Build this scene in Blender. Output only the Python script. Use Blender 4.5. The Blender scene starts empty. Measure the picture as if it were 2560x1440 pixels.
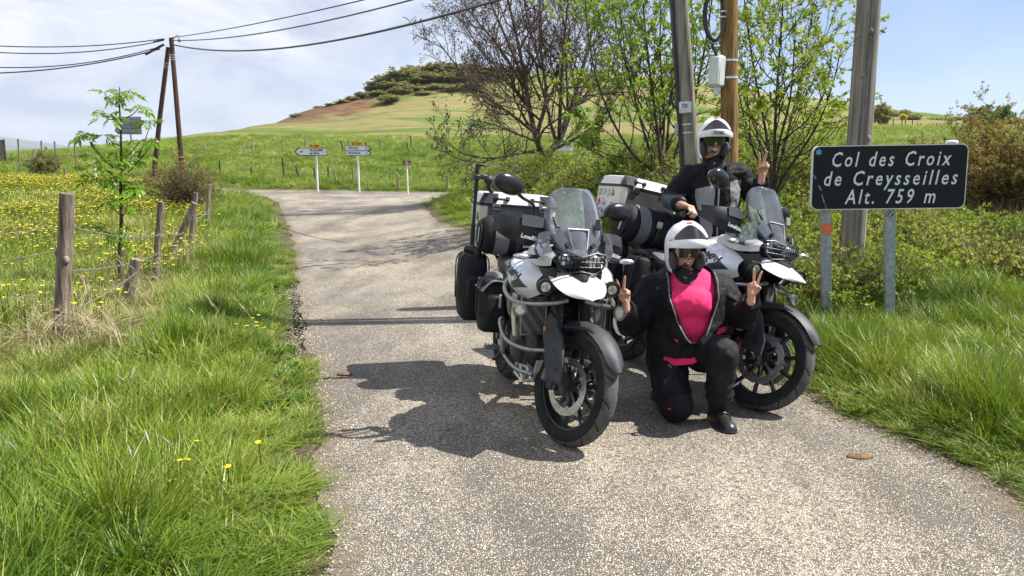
import bpy, bmesh, math, random
import numpy as np
from mathutils import Vector, Matrix, Euler, Quaternion
from mathutils import noise as mnoise

R = math.radians
scene = bpy.context.scene
COL = scene.collection
random.seed(7)
rng = np.random.default_rng(11)

# ------------------------------------------------------------------ camera
FPX = 2000.0                      # focal length in photo pixels (photo 2560 wide)
CAM_H = 1.62
PITCH = math.atan(320.0 / FPX)
cd = bpy.data.cameras.new('camera')
cd.sensor_width = 36.0
cd.lens = 36.0 * FPX / 2560.0
cd.clip_start = 0.1
cd.clip_end = 60000
cam = bpy.data.objects.new('camera', cd)
COL.objects.link(cam)
cam.location = (0, 0, CAM_H)
cam.rotation_euler = (math.pi / 2 - PITCH, 0, 0)
scene.camera = cam
scene.render.resolution_x = 1024
scene.render.resolution_y = 576

# ------------------------------------------------------------------ sun, sky, exposure
SUN_EL, SUN_AZ = R(53), R(-3)      # azimuth measured from +X towards the camera side
tosun = Vector((math.cos(SUN_EL) * math.cos(SUN_AZ), -math.cos(SUN_EL) * math.sin(SUN_AZ), math.sin(SUN_EL)))
sd = bpy.data.lights.new('sun', 'SUN')
sd.energy = 5.0
sd.angle = R(0.53)
sd.color = (1.0, 0.955, 0.88)
sun = bpy.data.objects.new('sun', sd)
COL.objects.link(sun)
sun.rotation_euler = tosun.to_track_quat('Z', 'Y').to_euler()

world = bpy.data.worlds.new('World')
scene.world = world
world.use_nodes = True
wt = world.node_tree
wt.nodes.clear()
def wn(t, **kw):
    n = wt.nodes.new(t)
    for k, v in kw.items():
        setattr(n, k, v)
    return n
sky = wn('ShaderNodeTexSky', sky_type='NISHITA')
sky.sun_disc = False
sky.sun_elevation = SUN_EL
sky.sun_rotation = math.pi / 2 + SUN_AZ
sky.altitude = 760
sky.air_density = 1.0
sky.dust_density = 0.7
sky.ozone_density = 1.2
tc = wn('ShaderNodeTexCoord')
mp = wn('ShaderNodeMapping')
mp.inputs['Scale'].default_value = (1.0, 1.0, 2.6)
mp.inputs['Location'].default_value = (0.35, 0.2, 0.1)
wt.links.new(tc.outputs['Generated'], mp.inputs['Vector'])
n1 = wn('ShaderNodeTexNoise')
n1.inputs['Scale'].default_value = 2.3
n1.inputs['Detail'].default_value = 9
n1.inputs['Roughness'].default_value = 0.58
n1.inputs['Distortion'].default_value = 0.35
wt.links.new(mp.outputs['Vector'], n1.inputs['Vector'])
n2 = wn('ShaderNodeTexNoise')
n2.inputs['Scale'].default_value = 5.5
n2.inputs['Detail'].default_value = 10
n2.inputs['Roughness'].default_value = 0.6
n2.inputs['Distortion'].default_value = 0.6
wt.links.new(mp.outputs['Vector'], n2.inputs['Vector'])
sep = wn('ShaderNodeSeparateXYZ')
wt.links.new(tc.outputs['Generated'], sep.inputs[0])
# a bank of cloud covers the western half of the sky, thinning to blue in the east
bank = wn('ShaderNodeMapRange')
bank.inputs['From Min'].default_value = -0.30
bank.inputs['From Max'].default_value = 0.45
bank.inputs['To Min'].default_value = 0.30
bank.inputs['To Max'].default_value = -0.20
wt.links.new(sep.outputs['X'], bank.inputs['Value'])
add = wn('ShaderNodeMath', operation='ADD')
wt.links.new(n1.outputs['Fac'], add.inputs[0])
wt.links.new(bank.outputs['Result'], add.inputs[1])
cov = wn('ShaderNodeMapRange', interpolation_type='SMOOTHSTEP')
cov.inputs['From Min'].default_value = 0.36
cov.inputs['From Max'].default_value = 0.80
cov.inputs['To Min'].default_value = 0.19
cov.inputs['To Max'].default_value = 0.93
wt.links.new(add.outputs[0], cov.inputs['Value'])
cr = wn('ShaderNodeValToRGB')
cr.color_ramp.elements[0].position = 0.36
cr.color_ramp.elements[0].color = (5.0, 5.45, 6.9, 1)
cr.color_ramp.elements[1].position = 0.66
cr.color_ramp.elements[1].color = (9.2, 9.35, 9.8, 1)
wt.links.new(n2.outputs['Fac'], cr.inputs['Fac'])
mx = wn('ShaderNodeMix', data_type='RGBA')
wt.links.new(cov.outputs['Result'], mx.inputs['Factor'])
tintsky = wn('ShaderNodeMix', data_type='RGBA', blend_type='MULTIPLY')
tintsky.inputs['Factor'].default_value = 1.0
tintsky.inputs['B'].default_value = (0.80, 0.95, 1.16, 1)
wt.links.new(sky.outputs[0], tintsky.inputs['A'])
wt.links.new(tintsky.outputs['Result'], mx.inputs['A'])
wt.links.new(cr.outputs['Color'], mx.inputs['B'])
bg = wn('ShaderNodeBackground')
bg.inputs['Strength'].default_value = 0.066
wt.links.new(mx.outputs['Result'], bg.inputs['Color'])
wo = wn('ShaderNodeOutputWorld')
wt.links.new(bg.outputs[0], wo.inputs['Surface'])

vs = scene.view_settings
vs.view_transform = 'Standard'
vs.look = 'None'
vs.gamma = 1.0
vs.use_curve_mapping = False
vs.exposure = 0.88
scene.cycles.max_bounces = 8
scene.cycles.transparent_max_bounces = 24
scene.cycles.diffuse_bounces = 3
scene.cycles.glossy_bounces = 3
scene.cycles.transmission_bounces = 6
scene.cycles.use_denoising = True
scene.cycles.caustics_reflective = False
scene.cycles.caustics_refractive = False

# ------------------------------------------------------------------ pixel <-> place
CP, SP = math.cos(PITCH), math.sin(PITCH)
def ray(px, py):
    u, v = (px - 1280) / FPX, (720 - py) / FPX
    return Vector((u, CP + v * SP, -SP + v * CP))
def P(px, py, Y):
    """the point at world distance Y that the photograph shows at (px, py)"""
    d = ray(px, py)
    return Vector((0, 0, CAM_H)) + d * (Y / d.y)

# ------------------------------------------------------------------ materials
MATS = {}
def new_mat(name):
    m = bpy.data.materials.new(name)
    m.use_nodes = True
    m.node_tree.nodes.clear()
    return m, m.node_tree
def L(t, a, b):
    t.links.new(a, b)
def pm(name, c1, c2=None, scale=8.0, rough=0.6, metal=0.0, bump=0.0, bscale=None, stretch=(1, 1, 1), coat=0.0,
       spec=0.5, detail=5, lo=0.35, hi=0.65, dist=0.002, coords='Object', rvar=0.0):
    """principled material: two colours mixed by noise, optional bump"""
    m, t = new_mat(name)
    n = t.nodes
    out = n.new('ShaderNodeOutputMaterial')
    b = n.new('ShaderNodeBsdfPrincipled')
    b.inputs['Roughness'].default_value = rough
    b.inputs['Metallic'].default_value = metal
    b.inputs['Coat Weight'].default_value = coat
    b.inputs['Coat Roughness'].default_value = 0.06
    b.inputs['Specular IOR Level'].default_value = spec
    L(t, b.outputs[0], out.inputs['Surface'])
    c2 = c2 or tuple(x * 0.8 for x in c1)
    tc = n.new('ShaderNodeTexCoord')
    mp = n.new('ShaderNodeMapping')
    mp.inputs['Scale'].default_value = stretch
    L(t, tc.outputs[coords], mp.inputs['Vector'])
    nz = n.new('ShaderNodeTexNoise')
    nz.inputs['Scale'].default_value = scale
    nz.inputs['Detail'].default_value = detail
    L(t, mp.outputs['Vector'], nz.inputs['Vector'])
    rp = n.new('ShaderNodeValToRGB')
    rp.color_ramp.elements[0].position = lo
    rp.color_ramp.elements[1].position = hi
    rp.color_ramp.elements[0].color = (*c1, 1)
    rp.color_ramp.elements[1].color = (*c2, 1)
    L(t, nz.outputs['Fac'], rp.inputs['Fac'])
    L(t, rp.outputs['Color'], b.inputs['Base Color'])
    if rvar:
        mr = n.new('ShaderNodeMapRange')
        mr.inputs['To Min'].default_value = max(0.02, rough - rvar)
        mr.inputs['To Max'].default_value = min(1, rough + rvar)
        L(t, nz.outputs['Fac'], mr.inputs['Value'])
        L(t, mr.outputs['Result'], b.inputs['Roughness'])
    if bump:
        nb = n.new('ShaderNodeTexNoise')
        nb.inputs['Scale'].default_value = bscale or scale * 3
        nb.inputs['Detail'].default_value = 4
        L(t, mp.outputs['Vector'], nb.inputs['Vector'])
        bp = n.new('ShaderNodeBump')
        bp.inputs['Strength'].default_value = bump
        bp.inputs['Distance'].default_value = dist
        L(t, nb.outputs['Fac'], bp.inputs['Height'])
        L(t, bp.outputs['Normal'], b.inputs['Normal'])
    MATS[name] = m
    return m
def leafmat(name, c1, c2, trans=0.4, scale=3.0, rough=0.5, inst=False, c3=None):
    """leaf or blade: diffuse plus translucency, colour varied by noise or by each instance"""
    m, t = new_mat(name)
    n = t.nodes
    out = n.new('ShaderNodeOutputMaterial')
    rp = n.new('ShaderNodeValToRGB')
    rp.color_ramp.elements[0].position = 0.0 if inst else 0.3
    rp.color_ramp.elements[1].position = 0.5 if c3 else (1.0 if inst else 0.7)
    rp.color_ramp.elements[0].color = (*c1, 1)
    rp.color_ramp.elements[1].color = (*c2, 1)
    if c3:
        e = rp.color_ramp.elements.new(1.0)
        e.color = (*c3, 1)
    if inst:
        at = n.new('ShaderNodeAttribute')
        at.attribute_type = 'INSTANCER'
        at.attribute_name = 'tint'
        L(t, at.outputs['Fac'], rp.inputs['Fac'])
    else:
        tc = n.new('ShaderNodeTexCoord')
        nz = n.new('ShaderNodeTexNoise')
        nz.inputs['Scale'].default_value = scale
        nz.inputs['Detail'].default_value = 3
        L(t, tc.outputs['Object'], nz.inputs['Vector'])
        L(t, nz.outputs['Fac'], rp.inputs['Fac'])
    b = n.new('ShaderNodeBsdfPrincipled')
    b.inputs['Roughness'].default_value = rough
    b.inputs['Specular IOR Level'].default_value = 0.35
    L(t, rp.outputs['Color'], b.inputs['Base Color'])
    tr = n.new('ShaderNodeBsdfTranslucent')
    L(t, rp.outputs['Color'], tr.inputs['Color'])
    mxs = n.new('ShaderNodeMixShader')
    mxs.inputs['Fac'].default_value = trans
    L(t, b.outputs[0], mxs.inputs[1])
    L(t, tr.outputs[0], mxs.inputs[2])
    L(t, mxs.outputs[0], out.inputs['Surface'])
    MATS[name] = m
    return m

# ------------------------------------------------------------------ mesh building
def catmull(pts, k):
    pts = [Vector(p) for p in pts]
    if k <= 1 or len(pts) < 3:
        return pts
    out = []
    n = len(pts)
    for i in range(n - 1):
        p0 = pts[i - 1] if i else pts[0] * 2 - pts[1]
        p1, p2 = pts[i], pts[i + 1]
        p3 = pts[i + 2] if i + 2 < n else pts[-1] * 2 - pts[-2]
        for j in range(k):
            t = j / k
            out.append(0.5 * ((2 * p1) + (p2 - p0) * t + (2 * p0 - 5 * p1 + 4 * p2 - p3) * t * t + (3 * p1 - p0 - 3 * p2 + p3) * t ** 3))
    out.append(pts[-1])
    return out
def lerp(a, b, t):
    return a + (b - a) * t
class MB:
    """collects shapes in one mesh; xf is applied to everything added"""
    def __init__(self, xf=None):
        self.v, self.f, self.m = [], [], []
        self.xf = xf
        self.mat = 0
    def add(self, vs, fs, mat=None):
        o = len(self.v)
        if self.xf is not None:
            vs = [self.xf @ Vector(p) for p in vs]
        self.v.extend(tuple(p) for p in vs)
        self.f.extend(tuple(i + o for i in f) for f in fs)
        self.m.extend([self.mat if mat is None else mat] * len(fs))
    def box(self, c, s, rot=None, ch=0.0, mat=None):
        """box with chamfered edges; c centre, s full size, rot Matrix3/Euler tuple"""
        c = Vector(c)
        h = [x / 2 for x in s]
        if rot is None:
            M = Matrix.Identity(3)
        elif isinstance(rot, Matrix):
            M = rot.to_3x3()
        else:
            M = Euler(rot).to_matrix()
        if ch <= 0:
            vs = [c + M @ Vector((sx * h[0], sy * h[1], sz * h[2])) for sx in (-1, 1) for sy in (-1, 1) for sz in (-1, 1)]
            self.add(vs, [(0, 1, 3, 2), (4, 6, 7, 5), (0, 4, 5, 1), (2, 3, 7, 6), (0, 2, 6, 4), (1, 5, 7, 3)], mat)
            return
        ch = min(ch, min(h) * 0.95)
        vs, idx = [], {}
        for sx in (-1, 1):
            for sy in (-1, 1):
                for sz in (-1, 1):
                    for a in range(3):
                        q = [sx * (h[0] - ch), sy * (h[1] - ch), sz * (h[2] - ch)]
                        q[a] = (sx, sy, sz)[a] * h[a]
                        idx[(sx, sy, sz, a)] = len(vs)
                        vs.append(c + M @ Vector(q))
        fs = []
        for a in range(3):
            b, d = (a + 1) % 3, (a + 2) % 3
            for s in (-1, 1):
                q = []
                for sb, sdd in ((-1, -1), (1, -1), (1, 1), (-1, 1)):
                    k = [0, 0, 0]
                    k[a], k[b], k[d] = s, sb, sdd
                    q.append(idx[(*k, a)])
                fs.append(tuple(q) if s > 0 else tuple(reversed(q)))
            for sb in (-1, 1):
                for sdd in (-1, 1):
                    k0, k1 = [0, 0, 0], [0, 0, 0]
                    k0[a], k0[b], k0[d] = -1, sb, sdd
                    k1[a], k1[b], k1[d] = 1, sb, sdd
                    fs.append((idx[(*k0, b)], idx[(*k1, b)], idx[(*k1, d)], idx[(*k0, d)]))
        for sx in (-1, 1):
            for sy in (-1, 1):
                for sz in (-1, 1):
                    fs.append(tuple(idx[(sx, sy, sz, a)] for a in range(3)))
        self.add(vs, fs, mat)
    def tube(self, pts, r, n=8, k=1, cap=True, closed=False, mat=None, flat=None):
        """tube along pts; r a radius or one per control point; flat squashes the section"""
        pts = [Vector(p) for p in pts]
        rs = list(r) if hasattr(r, '__len__') else [r] * len(pts)
        if k > 1 and len(pts) > 2:
            rr = []
            for i in range(len(pts) - 1):
                rr += [lerp(rs[i], rs[i + 1], j / k) for j in range(k)]
            rr.append(rs[-1])
            pts, rs = catmull(pts, k), rr
        m = len(pts)
        vs, fs = [], []
        t0 = (pts[1] - pts[0]).normalized()
        ref = Vector((0, 0, 1)) if abs(t0.z) < 0.9 else Vector((1, 0, 0))
        nrm = t0.cross(ref).normalized()
        for i in range(m):
            if closed:
                t = (pts[(i + 1) % m] - pts[i - 1])
            else:
                t = pts[min(i + 1, m - 1)] - pts[max(i - 1, 0)]
            if t.length < 1e-9:
                t = t0
            t.normalize()
            nrm = nrm - t * nrm.dot(t)
            if nrm.length < 1e-6:
                nrm = t.orthogonal()
            nrm.normalize()
            bn = t.cross(nrm)
            for j in range(n):
                a = 2 * math.pi * j / n
                vs.append(pts[i] + (nrm * math.cos(a) + bn * math.sin(a) * (flat or 1)) * rs[i])
        for i in range(m if closed else m - 1):
            i2 = (i + 1) % m
            for j in range(n):
                fs.append((i * n + j, i * n + (j + 1) % n, i2 * n + (j + 1) % n, i2 * n + j))
        if cap and not closed:
            fs.append(tuple(reversed(range(n))))
            fs.append(tuple((m - 1) * n + j for j in range(n)))
        self.add(vs, fs, mat)
    def lathe(self, prof, c, axis=(0, 1, 0), n=32, closed=False, mat=None, wob=None):
        """revolve (radius, height) pairs round an axis"""
        c, ax = Vector(c), Vector(axis).normalized()
        e1 = ax.orthogonal().normalized()
        e2 = ax.cross(e1)
        m = len(prof)
        vs, fs = [], []
        for i in range(n):
            a = 2 * math.pi * i / n
            d = e1 * math.cos(a) + e2 * math.sin(a)
            for q, (r, h) in enumerate(prof):
                rr = r if wob is None else wob(i, q, r, h)
                vs.append(c + d * rr + ax * h)
        for i in range(n):
            i2 = (i + 1) % n
            for q in range(m if closed else m - 1):
                q2 = (q + 1) % m
                fs.append((i * m + q, i2 * m + q, i2 * m + q2, i * m + q2))
        if not closed:
            if prof[0][0] > 1e-6:
                fs.append(tuple(i * m for i in range(n)))
            if prof[-1][0] > 1e-6:
                fs.append(tuple(i * m + m - 1 for i in reversed(range(n))))
        self.add(vs, fs, mat)
    def cyl(self, p0, p1, r, n=14, mat=None, ch=0.0):
        p0, p1 = Vector(p0), Vector(p1)
        h = (p1 - p0).length
        if ch:
            self.lathe([(0, 0), (r - ch, 0), (r, ch), (r, h - ch), (r - ch, h), (0, h)], p0, p1 - p0, n, mat=mat)
        else:
            self.lathe([(0, 0), (r, 0), (r, h), (0, h)], p0, p1 - p0, n, mat=mat)
    def ell(self, c, r, rot=None, nu=16, nv=10, mat=None, pw=1.0):
        c = Vector(c)
        M = Matrix.Identity(3) if rot is None else (rot.to_3x3() if isinstance(rot, Matrix) else Euler(rot).to_matrix())
        vs, fs = [], []
        sg = lambda x: math.copysign(abs(x) ** pw, x)
        for i in range(1, nv):
            b = math.pi * i / nv - math.pi / 2
            for j in range(nu):
                a = 2 * math.pi * j / nu
                vs.append(c + M @ Vector((r[0] * sg(math.cos(a)) * sg(math.cos(b)), r[1] * sg(math.sin(a)) * sg(math.cos(b)), r[2] * sg(math.sin(b)))))
        bi = len(vs)
        vs += [c + M @ Vector((0, 0, -r[2])), c + M @ Vector((0, 0, r[2]))]
        for i in range(nv - 2):
            for j in range(nu):
                fs.append((i * nu + j, i * nu + (j + 1) % nu, (i + 1) * nu + (j + 1) % nu, (i + 1) * nu + j))
        for j in range(nu):
            fs.append((bi, (j + 1) % nu, j))
            fs.append((bi + 1, (nv - 2) * nu + j, (nv - 2) * nu + (j + 1) % nu))
        self.add(vs, fs, mat)
    def loft(self, rings, cap=True, mat=None, k=1):
        """skin equal-length rings of points; k smooths along the rings"""
        if k > 1:
            cols = [catmull([r[j] for r in rings], k) for j in range(len(rings[0]))]
            rings = [[c[i] for c in cols] for i in range(len(cols[0]))]
        n = len(rings[0])
        vs = [p for r in rings for p in r]
        fs = []
        for i in range(len(rings) - 1):
            for j in range(n):
                fs.append((i * n + j, i * n + (j + 1) % n, (i + 1) * n + (j + 1) % n, (i + 1) * n + j))
        if cap:
            fs.append(tuple(reversed(range(n))))
            fs.append(tuple((len(rings) - 1) * n + j for j in range(n)))
        self.add(vs, fs, mat)
    def prism(self, poly, o, ex, ey, depth, mat=None, ch=0.0):
        """polygon given in the plane (o, ex, ey), extruded by depth along ex x ey"""
        o, ex, ey = Vector(o), Vector(ex), Vector(ey)
        nn = ex.cross(ey).normalized()
        n = len(poly)
        cx, cy = sum(p[0] for p in poly) / n, sum(p[1] for p in poly) / n
        def ring(off, s):
            return [o + ex * (cx + (x - cx) * s) + ey * (cy + (y - cy) * s) + nn * off for x, y in poly]
        if ch:
            size = max(max(abs(p[0] - cx), abs(p[1] - cy)) for p in poly)
            s = 1 - ch / size
            self.loft([ring(0, s), ring(ch, 1), ring(depth - ch, 1), ring(depth, s)], mat=mat)
        else:
            self.loft([ring(0, 1), ring(depth, 1)], mat=mat)
    def sheet(self, grid, th, ku=1, kv=1, mat=None):
        """thick sheet through a grid of points (rows of equal length)"""
        rows = [catmull(r, kv) for r in grid]
        if ku > 1:
            cols = [catmull([r[j] for r in rows], ku) for j in range(len(rows[0]))]
            rows = [[c[i] for c in cols] for i in range(len(cols[0]))]
        rows = [[Vector(p) for p in r] for r in rows]
        a, b = len(rows), len(rows[0])
        nr = []
        for i in range(a):
            for j in range(b):
                du = rows[min(i + 1, a - 1)][j] - rows[max(i - 1, 0)][j]
                dv = rows[i][min(j + 1, b - 1)] - rows[i][max(j - 1, 0)]
                q = du.cross(dv)
                nr.append(q.normalized() if q.length > 1e-12 else Vector((0, 0, 1)))
        top = [rows[i][j] for i in range(a) for j in range(b)]
        bot = [p - q * th for p, q in zip(top, nr)]
        vs = top + bot
        N = a * b
        fs = []
        for i in range(a - 1):
            for j in range(b - 1):
                q = (i * b + j, (i + 1) * b + j, (i + 1) * b + j + 1, i * b + j + 1)
                fs.append(q)
                fs.append(tuple(N + x for x in reversed(q)))
        edge = [j for j in range(b)] + [i * b + b - 1 for i in range(1, a)] + [(a - 1) * b + j for j in range(b - 2, -1, -1)] + [i * b for i in range(a - 2, 0, -1)]
        for q in range(len(edge)):
            x, y = edge[q], edge[(q + 1) % len(edge)]
            fs.append((x, y, N + y, N + x))
        self.add(vs, fs, mat)
    def capsule(self, p0, p1, r0, r1, n=14, mat=None):
        p0, p1 = Vector(p0), Vector(p1)
        t = p1 - p0
        h = t.length
        if h < 1e-6:
            self.ell(p0, (r0, r0, r0), mat=mat)
            return
        prof = [(r0 * math.cos(a), r0 * math.sin(a)) for a in (R(-90), R(-60), R(-30), 0)]
        prof += [(r1 * math.cos(a), h + r1 * math.sin(a)) for a in (0, R(30), R(60), R(90))]
        prof[0] = (0, -r0)
        prof[-1] = (0, h + r1)
        self.lathe(prof, p0, t, n, mat=mat)
    def chain(self, pts, rs, n=14, mat=None):
        for i in range(len(pts) - 1):
            self.capsule(pts[i], pts[i + 1], rs[i], rs[i + 1], n, mat)
    def build(self, name, mats, parent=None, sharp=38, smooth=True, recalc=True):
        me = bpy.data.meshes.new(name)
        me.from_pydata(self.v, [], self.f)
        if not isinstance(mats, (list, tuple)):
            mats = [mats]
        for m in mats:
            me.materials.append(m)
        if len(mats) > 1:
            me.polygons.foreach_set('material_index', self.m)
        if recalc:
            bm = bmesh.new()
            bm.from_mesh(me)
            bmesh.ops.recalc_face_normals(bm, faces=bm.faces)
            bm.to_mesh(me)
            bm.free()
        if smooth:
            me.polygons.foreach_set('use_smooth', [True] * len(me.polygons))
            if sharp and sharp < 180:
                me.set_sharp_from_angle(angle=R(sharp))
        me.update()
        return link(name, me, parent)
def link(name, data, parent=None):
    o = bpy.data.objects.new(name, data)
    COL.objects.link(o)
    if parent is not None:
        o.parent = parent
    return o
def tag(o, label=None, cat=None, group=None, kind=None):
    if label:
        o['label'] = label
    if cat:
        o['category'] = cat
    if group:
        o['group'] = group
    if kind:
        o['kind'] = kind
    return o
def thing(name, loc, label, cat, group=None, mw=None):
    o = link(name, None)
    o.empty_display_size = 0.2
    if mw is not None:
        o.matrix_world = mw
    else:
        o.location = loc
    return tag(o, label, cat, group)
def voxel(mb, name, mats, parent=None, vox=0.008, smooth=4, disp=None, matfn=None, cut=None, solid=None):
    """join all volumes in mb into one skin, smooth it; disp=(strength, size) adds cloth folds;
    cut(co, n) drops faces; matfn(co, n) picks the slot"""
    me = bpy.data.meshes.new(name)
    me.from_pydata(mb.v, [], mb.f)
    bm = bmesh.new()
    bm.from_mesh(me)
    bmesh.ops.recalc_face_normals(bm, faces=bm.faces)
    bm.to_mesh(me)
    bm.free()
    o = bpy.data.objects.new(name, me)
    COL.objects.link(o)
    md = o.modifiers.new('r', 'REMESH')
    md.mode = 'VOXEL'
    md.voxel_size = vox
    if smooth:
        md = o.modifiers.new('s', 'SMOOTH')
        md.factor = 0.5
        md.iterations = smooth
    if disp:
        for q, (st, sz) in enumerate(disp):
            tx = bpy.data.textures.new(name + str(q), 'CLOUDS')
            tx.noise_scale = sz
            md = o.modifiers.new('d', 'DISPLACE')
            md.texture = tx
            md.strength = st
            md.mid_level = 0.5
            md.texture_coords = 'GLOBAL'
    bpy.context.view_layer.update()
    dg = bpy.context.evaluated_depsgraph_get()
    me2 = bpy.data.meshes.new_from_object(o.evaluated_get(dg), depsgraph=dg)
    bpy.data.objects.remove(o)
    if cut:
        bm = bmesh.new()
        bm.from_mesh(me2)
        bm.normal_update()
        kill = [f for f in bm.faces if cut(f.calc_center_median(), f.normal)]
        bmesh.ops.delete(bm, geom=kill, context='FACES')
        # even out the cut edge so that it runs like a sewn hem
        nb = {}
        for e in bm.edges:
            if e.is_boundary:
                a, b = e.verts
                nb.setdefault(a, []).append(b)
                nb.setdefault(b, []).append(a)
        for _ in range(10):
            new = {v: (v.co * 0.4 + sum((q.co for q in ns), Vector()) * (0.6 / len(ns))) for v, ns in nb.items()}
            for v, c_ in new.items():
                v.co = c_
        bm.to_mesh(me2)
        bm.free()
    me2.name = name
    me2.materials.clear()
    if not isinstance(mats, (list, tuple)):
        mats = [mats]
    for m in mats:
        me2.materials.append(m)
    if matfn:
        for p in me2.polygons:
            p.material_index = matfn(p.center, p.normal)
    me2.polygons.foreach_set('use_smooth', [True] * len(me2.polygons))
    ob = link(name, me2, parent)
    if solid:
        md = ob.modifiers.new('thickness', 'SOLIDIFY')
        md.thickness = solid
        md.offset = -1
    return ob
def text_mesh(body, size, shear=0.0, bold=0.0, spacing=1.0, extrude=0.001, align='CENTER', word=1.0):
    c = bpy.data.curves.new('t', 'FONT')
    c.body = body
    c.size = size
    c.shear = shear
    c.offset = bold
    c.space_character = spacing
    c.space_word = word
    c.extrude = extrude
    c.resolution_u = 2
    c.align_x = align
    c.align_y = 'CENTER'
    o = bpy.data.objects.new('t', c)
    me = bpy.data.meshes.new_from_object(o)
    bpy.data.objects.remove(o)
    return me
def lettering(body, size, mw, mat, parent, xs=1.0, **kw):
    """flat lettering placed by a local matrix (x along the text, y up, z out of the face)"""
    me = text_mesh(body, size, **kw)
    me.transform(Matrix.Diagonal((xs, 1, 1, 1)))
    me.transform(mw)
    me.materials.clear()
    me.materials.append(mat)
    return link('lettering', me, parent)
def words_of(me, gap):
    """split a line of flat text (still lying along x) into one mesh per word"""
    xs = sorted(v.co.x for v in me.vertices)
    cuts = [(a + b) / 2 for a, b in zip(xs[:-1], xs[1:]) if b - a > gap]
    if not cuts:
        return [me]
    out = []
    for k in range(len(cuts) + 1):
        bm = bmesh.new()
        bm.from_mesh(me)
        lo, hi = (cuts[k - 1] if k else -1e9), (cuts[k] if k < len(cuts) else 1e9)
        bmesh.ops.delete(bm, geom=[v for v in bm.verts if not lo < v.co.x < hi], context='VERTS')
        m2 = bpy.data.meshes.new('lettering')
        bm.to_mesh(m2)
        bm.free()
        out.append(m2)
    return out
def frame(o, ex, ey):
    ex, ey = Vector(ex).normalized(), Vector(ey)
    ez = ex.cross(ey).normalized()
    ey = ez.cross(ex)
    M = Matrix.Identity(4)
    for i, c in enumerate((ex, ey, ez, Vector(o))):
        for j in range(3):
            M[j][i] = c[j]
    return M
# ------------------------------------------------------------------ terrain
def ctl():
    pts = [(0, -12, 0), (-6, -10, 0), (6, -10, 0.05), (0, 0, 0), (-3, 0, 0), (3.5, 0, 0.02), (0.5, 3, 0), (0.4, 5, 0), (-0.3, 8, 0), (-1.6, 12, 0), (-3.2, 18, 0),
           (-2, 3, 0.03), (-3.6, 6, 0.08), (-6, 8, 0.12), (-10, 4, 0.1), (-10, 12, 0.26), (-10, 20, 0.4), (-18, 25, 0.6), (-7, 17, 0.25), (-12, 30, 0.42),
           (-5.5, 25, 0.05), (2.6, 6.6, 0.05), (3.2, 7.4, 0.07), (4, 8.8, 0.12), (3.2, 4, 0.04), (6, 5, 0.12), (8, 2, 0.15)]
    px = [(900, 490, 34.5), (700, 484, 37.5), (1150, 489, 36.5), (900, 481, 38.8), (560, 487, 37.5),
          (100, 463, 33), (330, 449, 40), (0, 450, 46), (0, 398, 55), (100, 402, 56), (250, 402, 59), (400, 380, 66), (0, 470, 25),
          (560, 447, 43), (700, 452, 43), (900, 462, 42), (1150, 470, 42), (610, 389, 60), (900, 380, 62), (1100, 381, 64), (1250, 395, 60),
          (560, 334, 95), (640, 322, 120), (760, 292, 140), (880, 254, 150), (930, 236, 155), (1050, 195, 165), (1200, 185, 170),
          (1500, 182, 172), (1800, 215, 176), (2000, 254, 176), (2150, 256, 168), (2300, 292, 158), (2450, 310, 150), (2600, 312, 150), (2850, 315, 150),
          (900, 330, 100), (1100, 322, 105), (1100, 255, 140), (1500, 335, 95), (1500, 255, 140), (1900, 330, 90),
          (2200, 356, 52), (2350, 356, 52), (2550, 362, 52), (2250, 318, 82), (2450, 325, 84),
          (2450, 570, 14), (2120, 560, 13), (2560, 690, 9.3), (2600, 880, 6.3), (2300, 720, 8.4), (2300, 470, 24), (2560, 470, 24),
          (1355, 462, 24), (1650, 500, 15), (1930, 530, 11.8), (1250, 500, 30), (1500, 470, 22)]
    for a, b, Y in px:
        q = P(a, b, Y)
        pts.append(tuple(q))
    pts += [(0, 270, 3), (90, 270, 3), (-80, 190, -8), (-120, 120, -12), (-75, 95, -1.5), (-55, 75, 1.0), (-60, 50, 1.4), (-220, 320, -60), (200, 320, -5), (210, 150, 10),
            (130, 60, 6), (60, 20, 2.2), (30, 8, 0.9), (30, -5, 0.6), (-30, 0, 0.2), (-40, 30, 0.8), (-120, 0, -2), (120, -10, 4), (-250, 120, -40), (-90, -20, 0), (90, -20, 3)]
    return np.array(pts)
CT = ctl()
_S = 40.0
def _k(d2):
    return np.where(d2 > 1e-12, 0.5 * d2 * np.log(np.maximum(d2, 1e-12)), 0.0)
_A = CT[:, :2] / _S
_n = len(_A)
_D = ((_A[:, None, :] - _A[None, :, :]) ** 2).sum(-1)
_Km = _k(_D) + np.eye(_n) * 2e-4
_Pm = np.hstack([np.ones((_n, 1)), _A])
_M = np.block([[_Km, _Pm], [_Pm.T, np.zeros((3, 3))]])
_W = np.linalg.solve(_M, np.concatenate([CT[:, 2], np.zeros(3)]))
def TZ(x, y):
    """ground height, before the road is cut in"""
    x, y = np.atleast_1d(np.asarray(x, float)), np.atleast_1d(np.asarray(y, float))
    out = np.empty(x.size)
    q = np.stack([x.ravel(), y.ravel()], 1) / _S
    for i in range(0, len(q), 20000):
        b = q[i:i + 20000]
        d = ((b[:, None, :] - _A[None]) ** 2).sum(-1)
        out[i:i + 20000] = _k(d) @ _W[:_n] + _W[_n] + b @ _W[_n + 1:]
    return out.reshape(x.shape)
def tz(x, y):
    return float(TZ(x, y)[0])
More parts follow.
